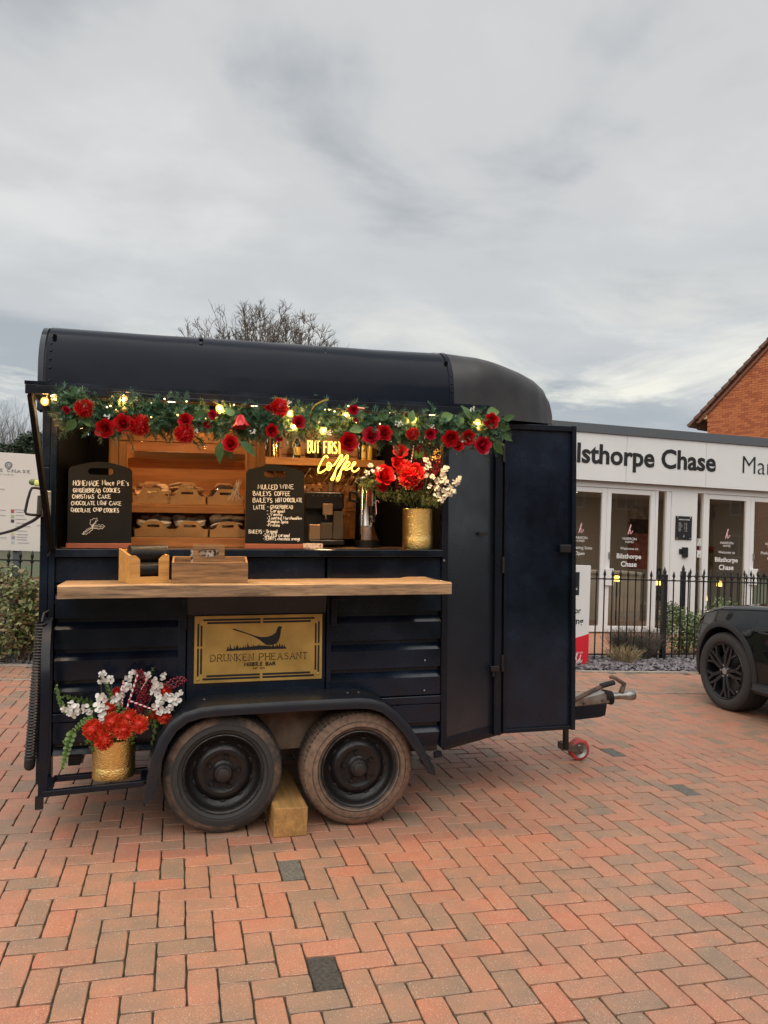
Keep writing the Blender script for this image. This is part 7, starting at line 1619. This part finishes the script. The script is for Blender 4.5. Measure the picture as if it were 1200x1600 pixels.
for k_, v_ in (('Scale',1.0),('Brick Width',.225),('Row Height',.075),('Mortar Size',.006)): bt.inputs[k_].default_value = v_
for k_, v_ in (('Color1',hb_c1),('Color2',hb_c2),('Mortar',hb_m)): bt.inputs[k_].default_value = (*v_, 1)
t.links.new(bt.outputs['Color'], b.inputs['Base Color']); b.inputs['Roughness'].default_value = .85
mort = mat('lime_mortar', (.40,.26,.17), .9, var=.15, vscale=6)
half = 4.2; zr_ = e0.z + slope*(half + (xw - e0.x)); zeave = e0.z + slope*(xw - e0.x)
m_ = MB(); m_.prism([(0,.012,0),(2*half,.012,0),(2*half,.012,zeave-.18),(half,.012,zr_-.18),(0,.012,zeave-.18)], (0, 8.0, 0)); hw = m_.build('wall', hm, house)
# lower wall skin below the visible gable: brick material; the gable in view is built brick by brick
m_ = MB(); m_.prism([(-.002,.004,0),(2*half+.002,.004,0),(2*half+.002,.004,4.4),(-.002,.004,4.4)], (0,.0078,0)); m_.build('lower_brickwork', hm, house)
hbm = [mat('house_brick', (.52,.150,.055), .85, var=.2, vscale=3), mat('house_brick_orange', (.57,.175,.065), .85, var=.2, vscale=3), mat('house_brick_dark', (.42,.112,.045), .85, var=.2, vscale=3)]
bmh = []
for m in hbm:
    q = MB(); q.box(0,.215,-.004,.010,0,.065); bmh.append(q.mesh('brick', m))
rr = random.Random(14); row = 0; cnt = 0; z = .075*math.floor((hplane(1150, 690).z - .1)/.075); xmax = hplane(1215, 600).x
while z < zr_ and cnt < 298:
    x = -.0 - (.1125 if row % 2 else 0)
    while x < 2*half:
        lim = zeave - .20 + slope*min(x, 2*half - x - .215)
        pp_ = proj(HP + HU*(xw + x + .1) + Vector((0,0,z+.03)))
        vis = pp_[0] < 1206 and pp_[1] < 664 + (pp_[0] - 900)*.1
        if x >= -.001 and z + .07 < lim and vis and cnt < 298:
            child(rr.choice(bmh), 'brick', house, (x, 0, z)); cnt += 1
        x += .225
    z += .075; row += 1
# cream box end at the eaves, verge tiles, undercloak, roof planes
m_ = MB(); m_.prism([(c0.x - xw - .62,-.03,zeave-.42-.0),(-.01,-.03,zeave-.42),(-.01,-.03,zeave-.12),(c0.x - xw - .62 + .0,-.03,zeave-.5*slope-.14)], (0,.3,0)); m_.build('box_end', mat('cream_box_end', (.66,.46,.24), .6), house)
tilem = mat('roof_tile', (.17,.085,.06), .75, var=.3, vscale=4)
dirv = Vector((1,0,slope)).normalized(); nv = Vector((-slope,0,1)).normalized(); st0 = Vector((e0.x - xw, 0, e0.z - .02)) - nv*.09; Lr = (Vector((half,0,zr_)) - Vector((e0.x - xw,0,e0.z))).length; nt_ = int(Lr/.335)
q = MB(); q.box(0,.40,-.16,.30,0,.05); 
for sd_ in (1, -1):
    for k in range(nt_):
        p = st0 + dirv*(.335*k); m_ = MB()
        A_ = [p, p + dirv*.40, p + dirv*.40 + nv*.075, p + nv*.115]
        if sd_ < 0: A_ = [Vector((2*half - v.x, v.y, v.z)) for v in A_]
        m_.prism([(v.x, -.16, v.z) for v in A_], (0, .42, 0)); m_.build('verge_tile', tilem, house)
    A_ = [st0 + dirv*.25 - nv*.03, st0 + dirv*(Lr) - nv*.03, st0 + dirv*(Lr) - nv*.12, st0 + dirv*.35 - nv*.12]
    if sd_ < 0: A_ = [Vector((2*half - v.x, v.y, v.z)) for v in A_]
    m_ = MB(); m_.prism([(v.x, -.06, v.z) for v in A_], (0, .055, 0)); m_.build('undercloak', mat('undercloak', (.26,.10,.06), .8), house)
    A_ = [st0 + nv*.02, st0 + dirv*Lr + nv*.02, st0 + dirv*Lr - nv*.06, st0 - nv*.06]
    if sd_ < 0: A_ = [Vector((2*half - v.x, v.y, v.z)) for v in A_]
    m_ = MB(); m_.prism([(v.x, .27, v.z) for v in A_], (0, 8.0, 0)); m_.build('roof', tilem, house)
# ================================================================ HOUSES ACROSS THE ROAD (behind the camera, mirrored in the office glass)
hm2 = hm.copy(); hm2.name = 'terrace_brickwork'
for n_ in hm2.node_tree.nodes:
    if n_.type == 'TEX_BRICK': n_.inputs['Color1'].default_value = (.30,.14,.08,1); n_.inputs['Color2'].default_value = (.24,.11,.065,1)
for x, lab in ((34.4, 'brown brick house at the office end of the row across the road'), (13.2, 'brown brick house across the road facing the office doors'), (23.8, 'brown brick house second from the office end across the road'), (2.6, 'brown brick house across the road facing the trailer'), (-8.0, 'brown brick house across the road opposite the hedge'), (-18.6, 'brown brick house at the hedge end of the row across the road')):
    t_ = thing('brick_house', lab, 'house', (x, -14, 0), math.pi)
    m_ = MB(); m_.box(-5,5,0,8,0,5.2); m_.build('wall', hm2, t_)
    m_ = MB(); m_.prism([(-5.3,-.4,5.2),(-5.3,8.4,5.2),(-5.3,4,8.0)], (10.6,0,0)); m_.build('roof', tilem, t_)
    for wx in (-3.2, 0, 3.2):
        for wz in (1.0, 3.4):
            if wx == 0 and wz == 1.0: continue
            m_ = MB(); m_.box(wx-.65,wx+.65,-.05,.0,wz,wz+.09); m_.box(wx-.65,wx+.65,-.05,.0,wz+1.2,wz+1.29); m_.box(wx-.65,wx-.57,-.05,.0,wz+.09,wz+1.2); m_.box(wx+.57,wx+.65,-.05,.0,wz+.09,wz+1.2); m_.box(wx-.03,wx+.03,-.05,.0,wz+.09,wz+1.2); w_ = m_.build('window', upvc, t_)
            m_ = MB(); m_.box(wx-.6,wx+.6,-.02,-.005,wz+.05,wz+1.25); m_.build('pane', mat('dark_pane', (.02,.025,.03), .05), w_)
    m_ = MB(); m_.box(-.5,.5,-.06,.0,0,2.1); m_.build('door', mat('front_door', (.05,.05,.06), .4), t_)
# ================================================================ CAR
# car coordinates: x forward, y to its left, z up; origin on the ground under the front axle
wc = gz(1146, 1110.5)
car = thing('parked_car', 'black SUV with black alloy wheels parked nose-in towards the slate bed', 'car', (5.10 + .965, 6.27, 0), R(90 - 2.5))
paint = mat('black_car_paint', (.0028,.0028,.0032), .07, spec=.5); clad = mat('satin_black_cladding', (.016,.016,.017), .5); cglass = mat('dark_car_glass', (.008,.009,.01), .04)
HW = .965; WB = 2.87; RT = .368; AR = .425
XF, XR = .80, -3.95
def lerp(pts, x):
    for (a, va), (b_, vb) in zip(pts, pts[1:]):
        if a >= x >= b_: u = (a - x)/(a - b_); u = u*u*(3-2*u) if False else u; return va + (vb - va)*u
    return pts[0][1] if x > pts[0][0] else pts[-1][1]
SH = [(.80,.64),(.75,.72),(.62,.81),(.42,.885),(.15,.94),(-.1,.965),(-.5,.995),(-1.0,1.015),(-2.0,1.03),(-3.2,1.04),(-3.75,1.02),(-3.95,.95)]       # shoulder height
HWp = [(.80,.50),(.77,.62),(.70,.75),(.60,.84),(.45,.912),(.2,.955),(0,.965),(-.5,.962),(-1.2,.960),(-2.4,.965),(-3.2,.965),(-3.6,.93),(-3.85,.85),(-3.95,.72)]
SILL = [(.80,.42),(.74,.30),(.55,.26),(-3.3,.28),(-3.8,.36),(-3.95,.45)]
def zlow(x):
    z = lerp(SILL, x)
    for xc in (0, -WB):
        d = abs(x - xc)
        if d < AR: z = max(z, RT + math.sqrt(AR*AR - d*d))
    return z
xs = sorted(set([XF - .01*i for i in range(0, 9)] + [XF - .08 - .05*i for i in range(0, 95) if XF - .08 - .05*i > XR] + [c + s_*AR*math.cos(math.pi/2*i/16) for c in (0,-WB) for s_ in (-1,1) for i in range(17)] + [c + s_*(AR+.004) for c in (0,-WB) for s_ in (-1,1)] + [XR]), reverse=True)
xs = [x for x in xs if XR <= x <= XF]
def ybody(x, z, hw):
    sh = lerp(SH, x); lo = .27; u = max(0, min(1, (z - lo)/(sh - lo)))
    y = hw*(.955 + .045*math.sin(math.pi*min(1, .12 + u*.72)) - .03*max(0, u-.80)/.2*1.2 - .018*math.exp(-((u-.55)/.10)**2)*(1 if x < -.55 else .3))
    for xc in (0, -WB):      # flared arches
        d = math.hypot(x - xc, z - RT); y += .016*math.exp(-((d - AR)/.11)**2)
    return y
NV = 14
def bodyrow(x, s_):
    z0, z1 = zlow(x), lerp(SH, x); hw = lerp(HWp, x); row = []
    for i in range(NV+1):
        z = z0 + (z1 - z0)*i/NV; row.append(Vector((x, s_*ybody(x, z, hw), z)))
    # rounded shoulder into bonnet / belt, then across to the centre line
    sh_y = row[-1].y; crown = .055 if x > -.95 else .03
    for k, (f, dz) in enumerate(((.975,.022),(.93,.038),(.86,.046),(.80,.040),(.66,.056),(.45,.072),(.22,.080),(0,.082))):
        row.append(Vector((x, sh_y*f, z1 + dz*(crown/.055)*(1 if x < .6 else max(.15, (XF-x)/.2)))))
    return row
m_ = MB(); rowsL = [bodyrow(x, 1) for x in xs]; rowsR = [bodyrow(x, -1) for x in xs]; m_.grid(rowsL); m_.grid(rowsR)
for rows_ in (rowsL, rowsR): pass
fr = rowsL[0] + rowsR[0][::-1]; m_.add(fr, [tuple(range(len(fr)))]); bk = rowsL[-1] + rowsR[-1][::-1]; m_.add(bk, [tuple(range(len(bk)))])
body = m_.build('body', paint, car, smooth=38)
# underside and wheel housings
m_ = MB(); m_.box(XR+.15, XF-.12, -.60, .60, .24, .5); m_.box(-WB+AR+.05, -AR-.05, -.90, .90, .25, .45); m_.build('underbody', blackm, car)
for xc in (0, -WB):
    for s_ in (1, -1):
        m_ = MB(); rws = []
        for i in range(21):
            a = -.25 + (math.pi + .5)*i/20; rws.append([(xc + math.cos(a)*(AR+.006), s_*y, RT + math.sin(a)*(AR+.006)) for y in (.60, .93)])
        m_.grid(rws); m_.build('wheel_housing', blackm, car)
        # cladding lip round the arch
        m_ = MB(); rws = []
        for i in range(29):
            a = -.20 + (math.pi + .40)*i/28; c, s2 = math.cos(a), math.sin(a)
            yb = ybody(xc + c*AR, max(.3, RT + s2*AR), lerp(HWp, xc + c*AR))
            rws.append([(xc + c*r_, s_*(yb + dy), RT + s2*r_) for r_, dy in ((AR-.004,-.03),(AR-.004,.010),(AR+.028,.013),(AR+.052,.004),(AR+.052,-.02))])
        m_.grid(rws); m_.build('arch_trim', clad, car, smooth=50)
# cabin
RO_ = [(-.78,1.04,.80),(-1.15,1.27,.74),(-1.55,1.50,.68),(-1.95,1.62,.655),(-2.5,1.65,.645),(-3.1,1.60,.64),(-3.5,1.50,.63),(-3.72,1.32,.66),(-3.86,1.05,.76)]
m_ = MB(); rws = []
for x, zt2, wt in RO_:
    zb_ = lerp(SH, x) + .03; yb_ = lerp(HWp, x)*.90
    row = [Vector((x, yb_, zb_)), Vector((x, yb_ + (wt - yb_)*.35, zb_ + (zt2-zb_)*.40)), Vector((x, wt, zb_ + (zt2-zb_)*.90)), Vector((x, wt*.90, zt2)), Vector((x, wt*.5, zt2+.03)), Vector((x, 0, zt2+.04))]
    rws.append(row + [Vector((v.x, -v.y, v.z)) for v in row[-2::-1]])
m_.grid(rws); m_.add(rws[0], [tuple(range(len(rws[0])))]); m_.add(rws[-1], [tuple(range(len(rws[-1])))]); m_.build('cabin_glass', cglass, car, smooth=50)
m_ = MB(); rws = []
for x, zt2, wt in RO_[2:8]:
    row = [Vector((x, wt+.006, zt2-.03)), Vector((x, wt*.90+.003, zt2+.012)), Vector((x, wt*.5, zt2+.042)), Vector((x, 0, zt2+.052))]; rws.append(row + [Vector((v.x, -v.y, v.z)) for v in row[-2::-1]])
m_.grid(rws); m_.build('roof', paint, car, smooth=50)
for s_ in (1, -1):
    for xa, za, ya, xb, zb_, yb_ in ((-.74,1.05,.80,-1.55,1.50,.69),(-2.0,1.05,.875,-2.05,1.62,.665),(-2.95,1.06,.875,-3.02,1.58,.65),(-3.80,1.06,.77,-3.5,1.48,.64)):
        m_ = MB(); m_.tube([(xa, s_*ya, za), ((xa+xb)/2, s_*((ya+yb_)/2+.015), (za+zb_)/2), (xb, s_*yb_, zb_)], .035, 6); m_.build('pillar', paint, car, smooth=True)
    m_ = MB(); m_.sphere((-1.12, s_*1.07, 1.13), .11, 14, 9, (.55,1.0,.75)); mr = m_.build('wing_mirror', paint, car, smooth=True)
    m_ = MB(); m_.beam((-1.08, s_*.90, 1.06), (-1.10, s_*1.0, 1.09), .05, .04); m_.build('mirror_arm', clad, mr)
    # panel gaps: door shut lines
    for xg in (-.60, -1.95, -2.85):
        m_ = MB(); P_ = [Vector((xg - .02*math.sin(z*3), s_*(ybody(xg, z, lerp(HWp, xg)) + .0005), z)) for z in [.33 + .68*i/10 for i in range(11)]]; m_.tube(P_, .0035, 4); m_.build('panel_gap', inkm, body)
    m_ = MB(); P_ = [Vector((x, s_*(ybody(x, lerp(SH, x)-.015, lerp(HWp, x)) - .004), lerp(SH, x) + .004)) for x in [.45 - .1*i for i in range(13)]]; m_.tube(P_, .0032, 4); m_.build('bonnet_gap', inkm, body)
    m_ = MB(); P_ = [Vector((x, s_*(ybody(x, .36, lerp(HWp, x)) + .002), .30)) for x in (-.46,-1.0,-1.6,-2.2,-2.42)]; m_.tube(P_, .05, 6); m_.build('sill_trim', clad, car, smooth=True)
    for xg in (-1.6, -2.6):
        m_ = MB(); y = ybody(xg, .88, lerp(HWp, xg)); m_.box(xg-.10, xg+.10, min(s_*y, s_*(y+.02)), max(s_*y, s_*(y+.02)), .865, .895); m_.build('door_handle', paint, body, bevel=.006)
    # headlamp wrapping round the corner, wing vent
    m_ = MB(); rws = []
    for i in range(9):
        x = .77 - .32*i/8; zc_ = lerp(SH, x); rws.append([Vector((x + .004, s_*(ybody(x, z, lerp(HWp, x)) + .004), z)) for z in (zc_ - .085 + .03*i/8, zc_ - .045 + .02*i/8, zc_ - .012)])
    m_.grid(rws); m_.build('headlight', cglass, car, smooth=True)
    m_ = MB(); P_ = [Vector((x, s_*(ybody(x, .80, lerp(HWp, x)) + .001), .80 + .01*(x+.5))) for x in (-.48,-.55,-.70,-.9)]; m_.tube(P_, .010, 6); m_.build('wing_vent', clad, car, smooth=True)
m_ = MB(); m_.box(XF-.01, XF+.012, -.42, .42, .55, .68); m_.build('grille', clad, car, bevel=.01)
m_ = MB(); m_.box(XF-.03, XF+.006, -.5, .5, .34, .46); m_.build('bumper_intake', clad, car, bevel=.01)
# wheels
tym = tyre_mat('car_tyre', .95, 1.3, 5.0); alloy = mat('black_alloy', (.016,.016,.018), .32, spec=.5); badge = mat('wheel_badge', (.45,.45,.45), .3, metal=.8)
def car_tyre():
    q = MB(); ri, R_, w = .265, RT, .255; mud = []
    pr = [(ri,.02),(ri+.004,.0),(ri+.02,-.012),(R_-.045,-.014),(R_-.02,-.004),(R_-.006,.014),(R_,.04),(R_,.12),(R_-.006,.122),(R_-.006,.132),(R_,.134),(R_,w-.04),(R_-.006,w-.014),(R_-.03,w),(ri,w)]
    q.lathe(pr, 80, ax='Y'); mud += [.75]*80*(len(pr)-1)
    for i in range(80):
        a = 2*math.pi*i/80; da = .022
        for y0, y1 in ((.012,.060),(.072,.116),(.138,.182),(.195,.243)):
            vs = [(math.cos(a2)*r_, yy, math.sin(a2)*r_) for a2 in (a-da, a+da) for r_, yy in ((R_-.010,y0),(R_+.004-(.006 if y0 < .02 else 0),y0),(R_+.004,y1),(R_-.010,y1))]
            q.add(vs, [(0,1,2,3),(7,6,5,4),(1,5,6,2),(0,4,5,1),(2,6,7,3)]); mud += [.5]*5
    me = q.mesh('tyre', tym, smooth=True, fix=False); a_ = me.attributes.new('mud', 'FLOAT', 'FACE'); a_.data.foreach_set('value', mud); return me
ctm = car_tyre()
q = MB(); q.lathe([(.268,.004),(.262,-.004),(.250,.004),(.246,.03),(.244,.20)], 64, ax='Y'); q.lathe([(.075,.052),(.070,.020),(.045,.012),(.0,.012)], 32, ax='Y')
for k in range(5):
    a0 = 2*math.pi*k/5 + math.pi/2
    for s_ in (-1, 1):
        # each spoke forks from the hub and splits again near the rim
        def PT(r_, da, y): a = a0 + da; return Vector((math.cos(a)*r_, y, math.sin(a)*r_))
        q.beam(PT(.055, s_*.30, .022), PT(.165, s_*.20, .010), .030, .030, (0,1,0)); q.beam(PT(.155, s_*.20, .011), PT(.250, s_*.085, .006), .024, .026, (0,1,0)); q.beam(PT(.155, s_*.20, .012), PT(.250, s_*.42, .008), .022, .026, (0,1,0))
wm = q.mesh('alloy_rim', alloy, smooth=35)
q = MB(); q.lathe([(0,.10),(.19,.10),(.19,.115),(0,.115)], 40, ax='Y'); dm_ = q.mesh('brake_disc', mat('brake_disc', (.10,.10,.10), .35, metal=.8), smooth=40)
q = MB(); q.lathe([(.032,.012),(.030,.006),(0,.005)], 24, ax='Y'); bm2 = q.mesh('centre_cap', badge, smooth=40)
q = MB(); q.lathe([(.012,.02),(.011,.008),(0,.007)], 8, ax='Y'); nm2 = q.mesh('wheel_nut', badge)
for xc in (0, -WB):
    for s_ in (1, -1):
        w = thing('wheel', None, None); w.parent = car; w.location = (xc, s_*.955, RT+.001); w.rotation_euler = (0, .35, math.pi if s_ == 1 else 0)
        if xc == 0: w.rotation_euler = (0, .35, (math.pi if s_ == 1 else 0) + R(2))
        child(ctm, 'tyre', w); child(wm, 'alloy_rim', w); child(dm_, 'brake_disc', w); child(bm2, 'centre_cap', w)
        for k in range(5): a = 2*math.pi*(k+.5)/5 + math.pi/2; child(nm2, 'wheel_nut', w, (math.cos(a)*.055, 0, math.sin(a)*.055))
